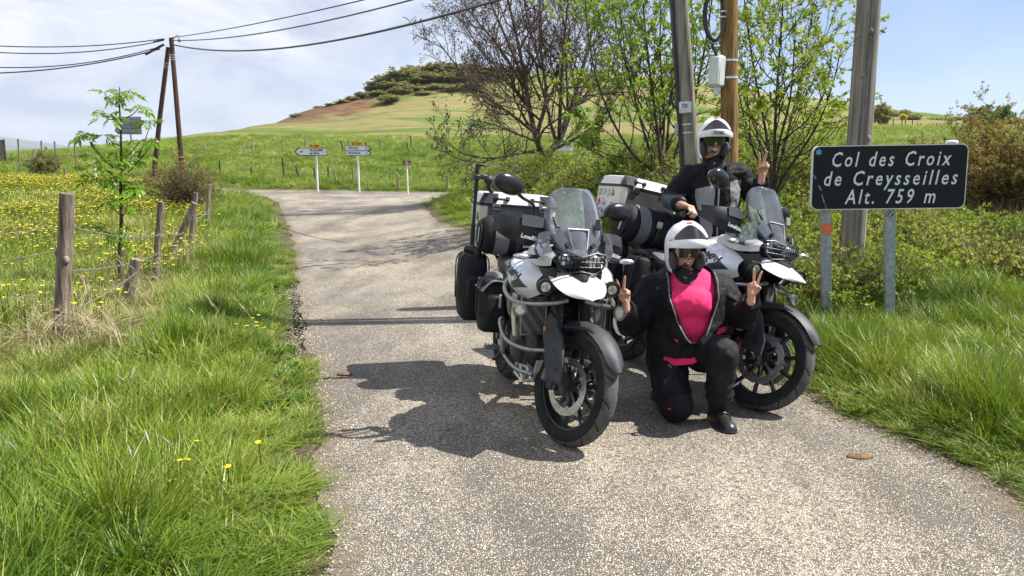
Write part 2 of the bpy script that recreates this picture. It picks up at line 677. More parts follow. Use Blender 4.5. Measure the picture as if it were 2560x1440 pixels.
def hit(px, py, y0=2.5, y1=320):
    """where the view ray of a photo pixel meets the ground"""
    d = ray(px, py)
    Y = np.geomspace(y0, y1, 1500)
    X = d.x / d.y * Y
    Z = CAM_H + d.z / d.y * Y
    below = np.nonzero(Z < TZ(X, Y))[0]
    if len(below) == 0:
        return None
    i = below[0]
    return Vector((X[i], Y[i], tz(X[i], Y[i])))

LEFT = np.array([(-0.46, -3), (-0.73, 2.9), (-0.98, 3.9), (-1.44, 5.8), (-1.78, 6.8), (-3.05, 11.2), (-4.25, 15.5), (-5.8, 20.5), (-8.0, 27.5), (-10.6, 33.0), (-13.5, 35.4)])
RIGHT = np.array([(2.8, -3), (2.6, 2), (2.42, 3.47), (2.36, 3.95), (2.28, 4.43), (2.17, 4.78), (1.95, 5.35), (0.98, 8.5), (0.1, 11.5), (-0.87, 15.6), (-1.85, 19.25), (-3.0, 25.3), (-3.2, 29.5), (-2.2, 33.5), (0, 35.3)])
NEAR = np.array([(-60, 43), (-45, 40.5), (-25, 37.6), (-13.5, 35.4), (0, 35.3), (5, 35.8), (11.5, 36.8)])
FAR = np.array([(-60, 47.5), (-45, 44.5), (-25, 41.3), (-13.5, 39.6), (0, 39.2), (5, 39.6), (11.5, 40.6)])
def _jit(t, s):
    return 0.035 * np.sin(t * 4.1 + s) + 0.018 * np.sin(t * 9.7 + 2 * s) + 0.010 * np.sin(t * 23.0 + s * 3)
def lane_edges(y):
    y = np.asarray(y, float)
    return np.interp(y, LEFT[:, 1], LEFT[:, 0]) + _jit(y, 1.0), np.interp(y, RIGHT[:, 1], RIGHT[:, 0]) + _jit(y, 4.0)
def road_gap(x, y):
    """metres outside the road edge (negative on the road)"""
    x, y = np.asarray(x, float), np.asarray(y, float)
    l, r = lane_edges(y)
    lane = np.maximum(l - x, x - r)
    lane = np.where(y > 36.5, 9.0, np.where(y < -3, 9.0, lane))
    nn, ff = np.interp(x, NEAR[:, 0], NEAR[:, 1]), np.interp(x, FAR[:, 0], FAR[:, 1])
    cross = np.maximum(nn - y, y - ff)
    cross = np.where(x > 11.5, 9.0, cross)
    return np.minimum(lane, cross)

def grid_axis(a, b, fine, lo, hi, growth):
    """coordinates fine between lo and hi, growing outwards"""
    mid = list(np.arange(lo, hi, fine))
    up, s = [], fine
    v = hi
    while v < b:
        up.append(v)
        s *= growth
        v += s
    up.append(b)
    dn, s, v = [], fine, lo
    while v > a:
        s *= growth
        v -= s
        dn.append(max(v, a))
    return np.array(sorted(set(dn)) + mid + up)
gx = grid_axis(-420, 420, 0.11, -5.5, 5, 1.05)
gy = grid_axis(-25, 420, 0.11, 2, 12.5, 1.025)
GX, GY = np.meshgrid(gx, gy)
GZ = TZ(GX.ravel(), GY.ravel()).reshape(GX.shape)
gap = road_gap(GX, GY)
GZ = GZ + np.clip((gap - 0.25) / 0.9, 0, 1) * (0.02 * np.sin(GX * 2.1 + 1.3 * np.sin(GY * 1.7)) + 0.02 * np.sin(GY * 2.9 + GX))
far_m = np.clip((GY - 60) / 60, 0, 1)
GZ += far_m * (0.25 * np.sin(GX * 0.31 + 1.2 * np.sin(GY * 0.17)) + 0.2 * np.sin(GY * 0.43 + GX * 0.21))
GZ = GZ + 0.012 * np.exp(-((gap - 0.05) / 0.12) ** 2) - 0.08 * np.clip((0.0 - gap) / 0.2, 0, 1)
# the broken asphalt edge leaves a narrow drop beside the lane
drop = np.exp(-((gap - 0.08) / 0.13) ** 2) * np.clip(1 - np.abs(GY - 9.0) / 2.3, 0, 1) ** 0.5 * (GX < 0)
GZ -= 0.20 * drop
ny, nx = GX.shape
gv = np.stack([GX.ravel(), GY.ravel(), GZ.ravel()], 1)
ii = np.arange(ny * nx).reshape(ny, nx)
gf = np.stack([ii[:-1, :-1].ravel(), ii[:-1, 1:].ravel(), ii[1:, 1:].ravel(), ii[1:, :-1].ravel()], 1)
me = bpy.data.meshes.new('ground')
me.from_pydata(gv.tolist(), [], gf.tolist())
me.polygons.foreach_set('use_smooth', [True] * len(me.polygons))

def ground_material():
    m, t = new_mat('meadow_soil')
    n = t.nodes
    out = n.new('ShaderNodeOutputMaterial')
    b = n.new('ShaderNodeBsdfPrincipled')
    b.inputs['Roughness'].default_value = 0.9
    b.inputs['Specular IOR Level'].default_value = 0.1
    L(t, b.outputs[0], out.inputs['Surface'])
    tc = n.new('ShaderNodeTexCoord')
    def noise(scale, detail=6, stretch=None, rough=0.55, dist=0.0):
        nz = n.new('ShaderNodeTexNoise')
        nz.inputs['Scale'].default_value = scale
        nz.inputs['Detail'].default_value = detail
        nz.inputs['Roughness'].default_value = rough
        nz.inputs['Distortion'].default_value = dist
        if stretch:
            mp = n.new('ShaderNodeMapping')
            mp.inputs['Scale'].default_value = stretch
            L(t, tc.outputs['Object'], mp.inputs['Vector'])
            L(t, mp.outputs['Vector'], nz.inputs['Vector'])
        else:
            L(t, tc.outputs['Object'], nz.inputs['Vector'])
        return nz.outputs['Fac']
    def ramp(fac, stops):
        rp = n.new('ShaderNodeValToRGB')
        e = rp.color_ramp.elements
        while len(e) < len(stops):
            e.new(0.5)
        for q, (p, c) in zip(e, stops):
            q.position = p
            q.color = (*c, 1)
        L(t, fac, rp.inputs['Fac'])
        return rp.outputs['Color']
    def mix(f, a, c):
        mx = n.new('ShaderNodeMix')
        mx.data_type = 'RGBA'
        if isinstance(f, float):
            mx.inputs['Factor'].default_value = f
        else:
            L(t, f, mx.inputs['Factor'])
        L(t, a, mx.inputs['A'])
        L(t, c, mx.inputs['B'])
        return mx.outputs['Result']
    def mrange(v, a, c, smooth=True):
        q = n.new('ShaderNodeMapRange')
        q.interpolation_type = 'SMOOTHSTEP' if smooth else 'LINEAR'
        q.inputs['From Min'].default_value = a
        q.inputs['From Max'].default_value = c
        L(t, v, q.inputs['Value'])
        return q.outputs['Result']
    def mul(a, c):
        q = n.new('ShaderNodeMath')
        q.operation = 'MULTIPLY'
        L(t, a, q.inputs[0])
        if isinstance(c, float):
            q.inputs[1].default_value = c
        else:
            L(t, c, q.inputs[1])
        return q.outputs[0]
    grass = ramp(noise(2.2, 9, rough=0.75), [(0.28, (0.040, 0.082, 0.012)), (0.5, (0.105, 0.175, 0.026)), (0.74, (0.19, 0.25, 0.045))])
    patch = ramp(noise(0.11, 6, (1.0, 2.2, 1.0)), [(0.35, (0.075, 0.15, 0.02)), (0.65, (0.21, 0.25, 0.06))])
    col = mix(0.42, grass, patch)
    # mown and dry bands across the hillside, a little bare earth
    straw = ramp(noise(0.55, 8, (0.5, 2.4, 3.0), rough=0.7), [(0.3, (0.20, 0.17, 0.07)), (0.7, (0.42, 0.33, 0.16))])
    sx = n.new('ShaderNodeSeparateXYZ')
    L(t, tc.outputs['Object'], sx.inputs[0])
    hillmask = mrange(sx.outputs['Y'], 62.0, 84.0)
    band = mrange(noise(0.085, 7, (0.30, 1.5, 4.2), rough=0.62, dist=0.8), 0.41, 0.54)
    col = mix(mul(mul(band, hillmask), 0.8), col, straw)
    ge = n.new('ShaderNodeNewGeometry')
    # red-brown cut earth on the steep western shoulder of the hill
    earth = ramp(noise(0.6, 6), [(0.3, (0.09, 0.045, 0.025)), (0.7, (0.26, 0.15, 0.085))])
    em = mul(mul(mrange(noise(0.16, 7, (1, 1, 2.0)), 0.30, 0.48), mrange(sx.outputs['Y'], 121.0, 133.0)), mrange(sx.outputs['X'], -22.0, -27.0))
    col = mix(em, col, earth)
    fine = ramp(noise(26, 3), [(0.3, (0.5, 0.5, 0.5)), (0.7, (1.25, 1.25, 1.25))])
    mm = n.new('ShaderNodeMix')
    mm.data_type = 'RGBA'
    mm.blend_type = 'MULTIPLY'
    mm.inputs['Factor'].default_value = 0.7
    L(t, col, mm.inputs['A'])
    L(t, fine, mm.inputs['B'])
    # worn earth right beside the tarmac
    dirt = ramp(noise(14, 5), [(0.3, (0.09, 0.07, 0.043)), (0.7, (0.27, 0.22, 0.14))])
    at = n.new('ShaderNodeAttribute')
    at.attribute_name = 'edge'
    col = mix(at.outputs['Fac'], mm.outputs['Result'], dirt)
    L(t, col, b.inputs['Base Color'])
    bp = n.new('ShaderNodeBump')
    bp.inputs['Strength'].default_value = 0.9
    bp.inputs['Distance'].default_value = 0.25
    L(t, noise(3.0, 9, rough=0.8), bp.inputs['Height'])
    L(t, bp.outputs['Normal'], b.inputs['Normal'])
    return m
M_GROUND = ground_material()
me.materials.append(M_GROUND)
ea = me.attributes.new('edge', 'FLOAT', 'POINT')
gn = road_gap(GX, GY) + 0.10 * np.sin(GX * 3.1 + GY * 2.3) + 0.06 * np.sin(GY * 7 + GX * 5)
ea.data.foreach_set('value', np.clip(1 - (gn - 0.06) / 0.34, 0, 1).ravel().astype(np.float32))
me.update()
tag(link('ground', me), kind='structure')

# ------------------------------------------------------------------ roads
def road_material(name, dark):
    m, t = new_mat(name)
    n = t.nodes
    out = n.new('ShaderNodeOutputMaterial')
    b = n.new('ShaderNodeBsdfPrincipled')
    b.inputs['Roughness'].default_value = 0.78
    b.inputs['Specular IOR Level'].default_value = 0.3
    L(t, b.outputs[0], out.inputs['Surface'])
    tc = n.new('ShaderNodeTexCoord')
    nzw = n.new('ShaderNodeTexNoise')
    nzw.inputs['Scale'].default_value = 60
    L(t, tc.outputs['Object'], nzw.inputs['Vector'])
    wmix = n.new('ShaderNodeMix')
    wmix.data_type = 'RGBA'
    wmix.blend_type = 'LINEAR_LIGHT'
    wmix.inputs['Factor'].default_value = 0.008
    L(t, tc.outputs['Object'], wmix.inputs['A'])
    L(t, nzw.outputs['Color'], wmix.inputs['B'])
    def voro(scale, feature='F1'):
        v = n.new('ShaderNodeTexVoronoi')
        v.feature = feature
        v.inputs['Scale'].default_value = scale
        L(t, wmix.outputs['Result'], v.inputs['Vector'])
        return v
    v = voro(88)
    ve = voro(88, 'DISTANCE_TO_EDGE')
    sp = n.new('ShaderNodeSeparateColor')
    L(t, v.outputs['Color'], sp.inputs[0])
    rp = n.new('ShaderNodeValToRGB')
    e = rp.color_ramp.elements
    k = 0.72 if dark else 1.0
    stops = [(0.0, (0.13, 0.12, 0.11)), (0.14, (0.30, 0.27, 0.23)), (0.4, (0.56, 0.49, 0.37)), (0.65, (0.66, 0.61, 0.51)), (0.85, (0.50, 0.45, 0.385)), (1.0, (0.82, 0.77, 0.68))]
    while len(e) < len(stops):
        e.new(0.5)
    for q, (p, c) in zip(e, stops):
        q.position = p
        q.color = (*[x * k for x in c], 1)
    L(t, sp.outputs['Red'], rp.inputs['Fac'])
    # bitumen shows between the chippings; more of it where the chippings have worn off
    wear = n.new('ShaderNodeTexNoise')
    wear.inputs['Scale'].default_value = 0.75
    wear.inputs['Detail'].default_value = 9
    wear.inputs['Roughness'].default_value = 0.65
    mpw = n.new('ShaderNodeMapping')
    mpw.inputs['Scale'].default_value = (1.3, 0.6, 1)
    L(t, tc.outputs['Object'], mpw.inputs['Vector'])
    L(t, mpw.outputs['Vector'], wear.inputs['Vector'])
    wr = n.new('ShaderNodeMapRange')
    wr.inputs['From Min'].default_value = 0.42
    wr.inputs['From Max'].default_value = 0.74
    wr.inputs['To Min'].default_value = 0.10
    wr.inputs['To Max'].default_value = 0.34
    L(t, wear.outputs['Fac'], wr.inputs['Value'])
    gap_ = n.new('ShaderNodeMath')
    gap_.operation = 'LESS_THAN'
    L(t, ve.outputs['Distance'], gap_.inputs[0])
    L(t, wr.outputs['Result'], gap_.inputs[1])
    mx = n.new('ShaderNodeMix')
    mx.data_type = 'RGBA'
    L(t, gap_.outputs[0], mx.inputs['Factor'])
    L(t, rp.outputs['Color'], mx.inputs['A'])
    mx.inputs['B'].default_value = (0.135, 0.122, 0.104, 1)
    big = n.new('ShaderNodeTexNoise')
    big.inputs['Scale'].default_value = 0.32
    big.inputs['Detail'].default_value = 5
    L(t, tc.outputs['Object'], big.inputs['Vector'])
    rb = n.new('ShaderNodeValToRGB')
    rb.color_ramp.elements[0].position = 0.3
    rb.color_ramp.elements[0].color = (0.80, 0.80, 0.82, 1)
    rb.color_ramp.elements[1].position = 0.65
    rb.color_ramp.elements[1].color = (1.10, 1.05, 0.97, 1)
    L(t, big.outputs['Fac'], rb.inputs['Fac'])
    m2 = n.new('ShaderNodeMix')
    m2.data_type = 'RGBA'
    m2.blend_type = 'MULTIPLY'
    m2.inputs['Factor'].default_value = 1
    L(t, mx.outputs['Result'], m2.inputs['A'])
    L(t, rb.outputs['Color'], m2.inputs['B'])
    at = n.new('ShaderNodeAttribute')
    at.attribute_name = 'edge'
    en = n.new('ShaderNodeTexNoise')
    en.inputs['Scale'].default_value = 5.0
    en.inputs['Detail'].default_value = 9
    en.inputs['Roughness'].default_value = 0.75
    L(t, tc.outputs['Object'], en.inputs['Vector'])
    sm = n.new('ShaderNodeMath')
    sm.operation = 'ADD'
    L(t, at.outputs['Fac'], sm.inputs[0])
    L(t, en.outputs['Fac'], sm.inputs[1])
    er = n.new('ShaderNodeMapRange')
    er.interpolation_type = 'SMOOTHSTEP'
    er.inputs['From Min'].default_value = 1.12
    er.inputs['From Max'].default_value = 1.45
    er.inputs['To Max'].default_value = 0.75
    L(t, sm.outputs[0], er.inputs['Value'])
    de = n.new('ShaderNodeValToRGB')
    de.color_ramp.elements[0].color = (0.10, 0.072, 0.045, 1)
    de.color_ramp.elements[1].color = (0.30, 0.235, 0.16, 1)
    L(t, nzw.outputs['Fac'], de.inputs['Fac'])
    m3 = n.new('ShaderNodeMix')
    m3.data_type = 'RGBA'
    L(t, er.outputs['Result'], m3.inputs['Factor'])
    L(t, m2.outputs['Result'], m3.inputs['A'])
    L(t, de.outputs['Color'], m3.inputs['B'])
    # a few bare bitumen blotches where the chippings have gone
    bl = n.new('ShaderNodeTexNoise')
    bl.inputs['Scale'].default_value = 2.6
    bl.inputs['Detail'].default_value = 10
    bl.inputs['Roughness'].default_value = 0.8
    L(t, tc.outputs['Object'], bl.inputs['Vector'])
    blr = n.new('ShaderNodeMapRange')
    blr.interpolation_type = 'SMOOTHSTEP'
    blr.inputs['From Min'].default_value = 0.60
    blr.inputs['From Max'].default_value = 0.70
    blr.inputs['To Max'].default_value = 0.6
    L(t, bl.outputs['Fac'], blr.inputs['Value'])
    m4 = n.new('ShaderNodeMix')
    m4.data_type = 'RGBA'
    L(t, blr.outputs['Result'], m4.inputs['Factor'])
    L(t, m3.outputs['Result'], m4.inputs['A'])
    m4.inputs['B'].default_value = (0.12, 0.115, 0.108, 1)
    L(t, m4.outputs['Result'], b.inputs['Base Color'])
    bp = n.new('ShaderNodeBump')
    bp.inputs['Strength'].default_value = 0.9
    bp.inputs['Distance'].default_value = 0.006
    hm = n.new('ShaderNodeMapRange')
    hm.inputs['From Max'].default_value = 0.4
    L(t, ve.outputs['Distance'], hm.inputs['Value'])
    ad = n.new('ShaderNodeMath')
    ad.operation = 'ADD'
    L(t, hm.outputs['Result'], ad.inputs[0])
    L(t, sp.outputs['Green'], ad.inputs[1])
    L(t, ad.outputs[0], bp.inputs['Height'])
    L(t, bp.outputs['Normal'], b.inputs['Normal'])
    return m
M_ROAD = road_material('chip_seal', False)
M_ROAD2 = road_material('old_chip_seal', True)
def strip(name, rows, mat):
    """rows of points, skirted at both sides"""
    vs, fs = [], []
    w = len(rows[0]) + 2
    for r in rows:
        a, c = r[0], r[-1]
        vs.append((a[0], a[1], a[2] - 0.14))
        vs.extend(r)
        vs.append((c[0], c[1], c[2] - 0.14))
    for i in range(len(rows) - 1):
        for j in range(w - 1):
            fs.append((i * w + j, i * w + j + 1, (i + 1) * w + j + 1, (i + 1) * w + j))
    me = bpy.data.meshes.new(name)
    me.from_pydata(vs, [], fs)
    me.polygons.foreach_set('use_smooth', [True] * len(me.polygons))
    me.set_sharp_from_angle(angle=R(50))
    me.materials.append(mat)
    ea = me.attributes.new('edge', 'FLOAT', 'POINT')
    pv = np.array(vs)
    gp = road_gap(pv[:, 0], pv[:, 1])
    ea.data.foreach_set('value', np.clip(1 + gp / 0.55, 0, 1).astype(np.float32))
    return tag(link(name, me), kind='structure')
ys = np.concatenate([np.arange(-3, 14, 0.12), np.arange(14, 35.6, 0.3)])
rows = []
for y in ys:
    l, r = lane_edges(y)
    xs = float(l) + (float(r) - float(l)) * np.array([0, 0.03, 0.07, 0.12, 0.18, 0.28, 0.42, 0.58, 0.72, 0.82, 0.88, 0.93, 0.97, 1.0])
    zs = TZ(xs, np.full(14, y)) + 0.006 + 0.02 * (1 - ((xs - (l + r) / 2) / ((r - l) / 2)) ** 2)
    rows.append([(float(a), float(y), float(c)) for a, c in zip(xs, zs)])
strip('lane', rows, M_ROAD)
xs_ = np.arange(-58, 11.6, 0.6)
rows = []
for x in xs_:
    a, c = np.interp(x, NEAR[:, 0], NEAR[:, 1]), np.interp(x, FAR[:, 0], FAR[:, 1])
    yy = np.linspace(c, a, 9)
    zz = TZ(np.full(9, x), yy) + 0.002
    rows.append([(float(x), float(p), float(q)) for p, q in zip(yy, zz)])
strip('crossroad', rows, M_ROAD2)

# ------------------------------------------------------------------ far land: valley and blue mountains
def ridge(name, Y, x0, x1, zfun, depth, mat, zb):
    vs, fs = [], []
    xs = np.linspace(x0, x1, 140)
    nr = 12
    for r_ in range(nr):
        f = r_ / (nr - 1)
        for x in xs:
            h = zfun(x)
            e = math.sin(math.pi * min(1, f * 0.5 + 0.0)) if f < 1 else 1
            z = zb + (h - zb) * e * (1 - 0.12 * (1 - f) * (1 + mnoise.noise(Vector((x / 900, f * 5, 2)))))
            vs.append((x, Y - depth * (1 - f), z))
    m = len(xs)
    for r_ in range(nr - 1):
        for j in range(m - 1):
            fs.append((r_ * m + j, r_ * m + j + 1, (r_ + 1) * m + j + 1, (r_ + 1) * m + j))
    me = bpy.data.meshes.new(name)
    me.from_pydata(vs, [], fs)
    me.polygons.foreach_set('use_smooth', [True] * len(me.polygons))
    me.materials.append(mat)
    return tag(link(name, me), kind='structure')
M_MOUNT = pm('wooded_mountain', (0.045, 0.075, 0.035), (0.13, 0.15, 0.08), scale=0.004, rough=0.95, spec=0.05, detail=8)
def mz(k, base, amp):
    return lambda x: base + amp * (mnoise.noise(Vector((x / 2600 + k, k, 0))) + 0.4 * mnoise.noise(Vector((x / 800 + k, 3, k))))
tag(ridge('mountain', 7200, -9500, 6000, lambda x: max(-150, 232 - max(0, x + 4700) * 0.135 + 22 * mnoise.noise(Vector((x / 900, 1, 0))) + 9 * mnoise.noise(Vector((x / 260, 5, 0)))), 2600, M_MOUNT, -420), kind='structure')
tag(ridge('mountain', 5200, -8000, 5000, lambda x: max(-200, 95 - max(0, x + 3300) * 0.10 + 18 * mnoise.noise(Vector((x / 700, 8, 0)))), 1500, M_MOUNT, -420), kind='structure')
vb = MB()
vb.add([(-12000, 300, -425), (9000, 300, -425), (9000, 7350, -425), (-12000, 7350, -425)], [(0, 1, 2, 3)])
tag(vb.build('valley_ground', M_MOUNT, smooth=False), kind='structure')

# ------------------------------------------------------------------ scattering many small plants as one object
def src_collection(name, objs):
    c = bpy.data.collections.new(name)
    for o in objs:
        for q in list(o.users_collection):
            q.objects.unlink(o)
        c.objects.link(o)
    return c
def scatter(name, pts, rot, scl, idx, tint, coll):
    """one stuff object: a point mesh with a copy of a small plant on every point"""
    me = bpy.data.meshes.new(name)
    me.from_pydata([tuple(p) for p in pts], [], [])
    n = len(pts)
    a = me.attributes.new('rot', 'FLOAT_VECTOR', 'POINT')
    a.data.foreach_set('vector', np.asarray(rot, np.float32).ravel())
    a = me.attributes.new('scl', 'FLOAT_VECTOR', 'POINT')
    a.data.foreach_set('vector', np.asarray(scl, np.float32).ravel())
    a = me.attributes.new('idx', 'INT', 'POINT')
    a.data.foreach_set('value', np.asarray(idx, np.int32))
    a = me.attributes.new('tint', 'FLOAT', 'POINT')
    a.data.foreach_set('value', np.asarray(tint, np.float32))
    o = link(name, me)
    ng = bpy.data.node_groups.new(name, 'GeometryNodeTree')
    ng.interface.new_socket('Geometry', in_out='INPUT', socket_type='NodeSocketGeometry')
    ng.interface.new_socket('Geometry', in_out='OUTPUT', socket_type='NodeSocketGeometry')
    N = ng.nodes
    gi, go = N.new('NodeGroupInput'), N.new('NodeGroupOutput')
    ci = N.new('GeometryNodeCollectionInfo')
    ci.inputs['Collection'].default_value = coll
    ci.inputs['Separate Children'].default_value = True
    ci.inputs['Reset Children'].default_value = True
    ip = N.new('GeometryNodeInstanceOnPoints')
    ip.inputs['Pick Instance'].default_value = True
    def attr(nm, ty):
        q = N.new('GeometryNodeInputNamedAttribute')
        q.data_type = ty
        q.inputs['Name'].default_value = nm
        return q.outputs['Attribute']
    ng.links.new(gi.outputs[0], ip.inputs['Points'])
    ng.links.new(ci.outputs[0], ip.inputs['Instance'])
    ng.links.new(attr('idx', 'INT'), ip.inputs['Instance Index'])
    ng.links.new(attr('rot', 'FLOAT_VECTOR'), ip.inputs['Rotation'])
    ng.links.new(attr('scl', 'FLOAT_VECTOR'), ip.inputs['Scale'])
    ng.links.new(ip.outputs[0], go.inputs[0])
    md = o.modifiers.new('scatter', 'NODES')
    md.node_group = ng
    return tag(o, kind='stuff')

def blade(mb, base, h, w, lean, az, curl, mat=0, segs=3):
    d = Vector((math.cos(az), math.sin(az), 0))
    s = Vector((-d.y, d.x, 0))
    s = (Matrix.Rotation(random.uniform(-0.9, 0.9), 3, 'Z') @ s)
    vs, fs = [], []
    for i in range(segs + 1):
        t = i / segs
        c = base + Vector((0, 0, h * t * (1 - 0.28 * curl * t * t))) + d * (lean * h * t + curl * h * 0.55 * t * t * t)
        ww = w * (1 - t) ** 0.6 * (0.75 + 0.5 * min(1, t * 3)) / 1.25
        if i < segs:
            vs += [c - s * ww / 2, c + s * ww / 2]
        else:
            vs.append(c)
    for i in range(segs - 1):
        fs.append((2 * i, 2 * i + 1, 2 * i + 3, 2 * i + 2))
    fs.append((2 * segs - 2, 2 * segs - 1, 2 * segs))
    mb.add(vs, fs, mat)

M_GRASS = leafmat('grass_blade', (0.048, 0.125, 0.010), (0.255, 0.340, 0.031), trans=0.28, inst=True, c3=(0.50, 0.43, 0.20), rough=0.4)
M_STRAW = leafmat('dry_stalk', (0.42, 0.34, 0.19), (0.56, 0.48, 0.30), trans=0.25, scale=20)
M_SEED = leafmat('seed_head', (0.24, 0.23, 0.16), (0.38, 0.36, 0.27), trans=0.2, scale=20)
M_BUTTER = leafmat('buttercup_petal', (0.88, 0.66, 0.02), (0.92, 0.76, 0.04), trans=0.3, scale=30, rough=0.3)
M_STEM = leafmat('green_stem', (0.07, 0.15, 0.02), (0.12, 0.2, 0.03), trans=0.3, scale=20)
M_WEED = leafmat('weed_leaf', (0.055, 0.14, 0.012), (0.15, 0.25, 0.025), trans=0.35, inst=True, c3=(0.20, 0.22, 0.05))
tufts = []
for q in range(9):
    mb = MB()
    nb = 30
    for i in range(nb):
        a, rr = random.uniform(0, 6.28), 0.085 * math.sqrt(random.random())
        b = Vector((math.cos(a) * rr, math.sin(a) * rr, -0.02))
        az = a + random.uniform(-1.3, 1.3)
        if q < 4:      # meadow grass of medium height
            blade(mb, b, random.uniform(0.4, 1.0), random.uniform(0.010, 0.021), random.uniform(0.03, 0.30), az, random.uniform(0.05, 0.42))
        elif q < 7:    # fine upright tall grass
            blade(mb, b, random.uniform(0.45, 1.15), random.uniform(0.007, 0.015), random.uniform(0.0, 0.24), az, random.uniform(0.0, 0.35))
        else:          # low spreading tuft
            blade(mb, b, random.uniform(0.4, 0.8), random.uniform(0.011, 0.022), random.uniform(0.15, 0.65), az, random.uniform(0.2, 0.7))
    tufts.append(mb.build('grass_tuft_%d' % q, M_GRASS, smooth=False, recalc=False))
C_GRASS = src_collection('grass_tufts', tufts)
wv = []
for q in range(3):
    mb = MB()
    for i in range(16):
        a = random.uniform(0, 6.28)
        L0 = random.uniform(0.35, 0.8)
        d = Vector((math.cos(a), math.sin(a), 0))
        s = Vector((-d.y, d.x, 0))
        z = random.uniform(0.05, 0.7)
        b = d * random.uniform(0, 0.12) + Vector((0, 0, z))
        e = b + d * L0 * 0.55 + Vector((0, 0, random.uniform(-0.05, 0.3)))
        w = L0 * random.uniform(0.16, 0.26)
        m_ = lerp(b, e, 0.55) + Vector((0, 0, 0.06))
        mb.add([b, m_ - s * w, e, m_ + s * w], [(0, 1, 2), (0, 2, 3)], 0)
    wv.append(mb.build('weed_%d' % q, M_WEED, smooth=False, recalc=False))
C_WEED = src_collection('weeds', wv)

def sample(region, n, dens):
    """n random places inside region(x0,x1,y0,y1), kept with probability dens(x, y) in 0..1"""
    x = rng.uniform(region[0], region[1], n)
    y = rng.uniform(region[2], region[3], n)
    k = rng.random(n) < dens(x, y)
    return x[k], y[k]
def inview(x, y, margin=0.6):
    return np.abs(x) < 0.66 * (y + 0.4) + margin
def vnoise(x, y, s, seed=0):
    """cheap smooth value noise, 0..1"""
    r = np.random.default_rng(100 + seed)
    T = r.random((64, 64))
    u, v = x / s, y / s
    i, j = np.floor(u).astype(int), np.floor(v).astype(int)
    fu, fv = u - i, v - j
    fu, fv = fu * fu * (3 - 2 * fu), fv * fv * (3 - 2 * fv)
    g = lambda a, b: T[a % 64, b % 64]
    return (g(i, j) * (1 - fu) + g(i + 1, j) * fu) * (1 - fv) + (g(i, j + 1) * (1 - fu) + g(i + 1, j + 1) * fu) * fv
FENCE_Y = np.array([2, 6.4, 10.5, 13.5, 17.0, 20, 30])
FENCE_X = np.array([-3.2, -3.55, -4.7, -5.3, -6.6, -8, -12.5])
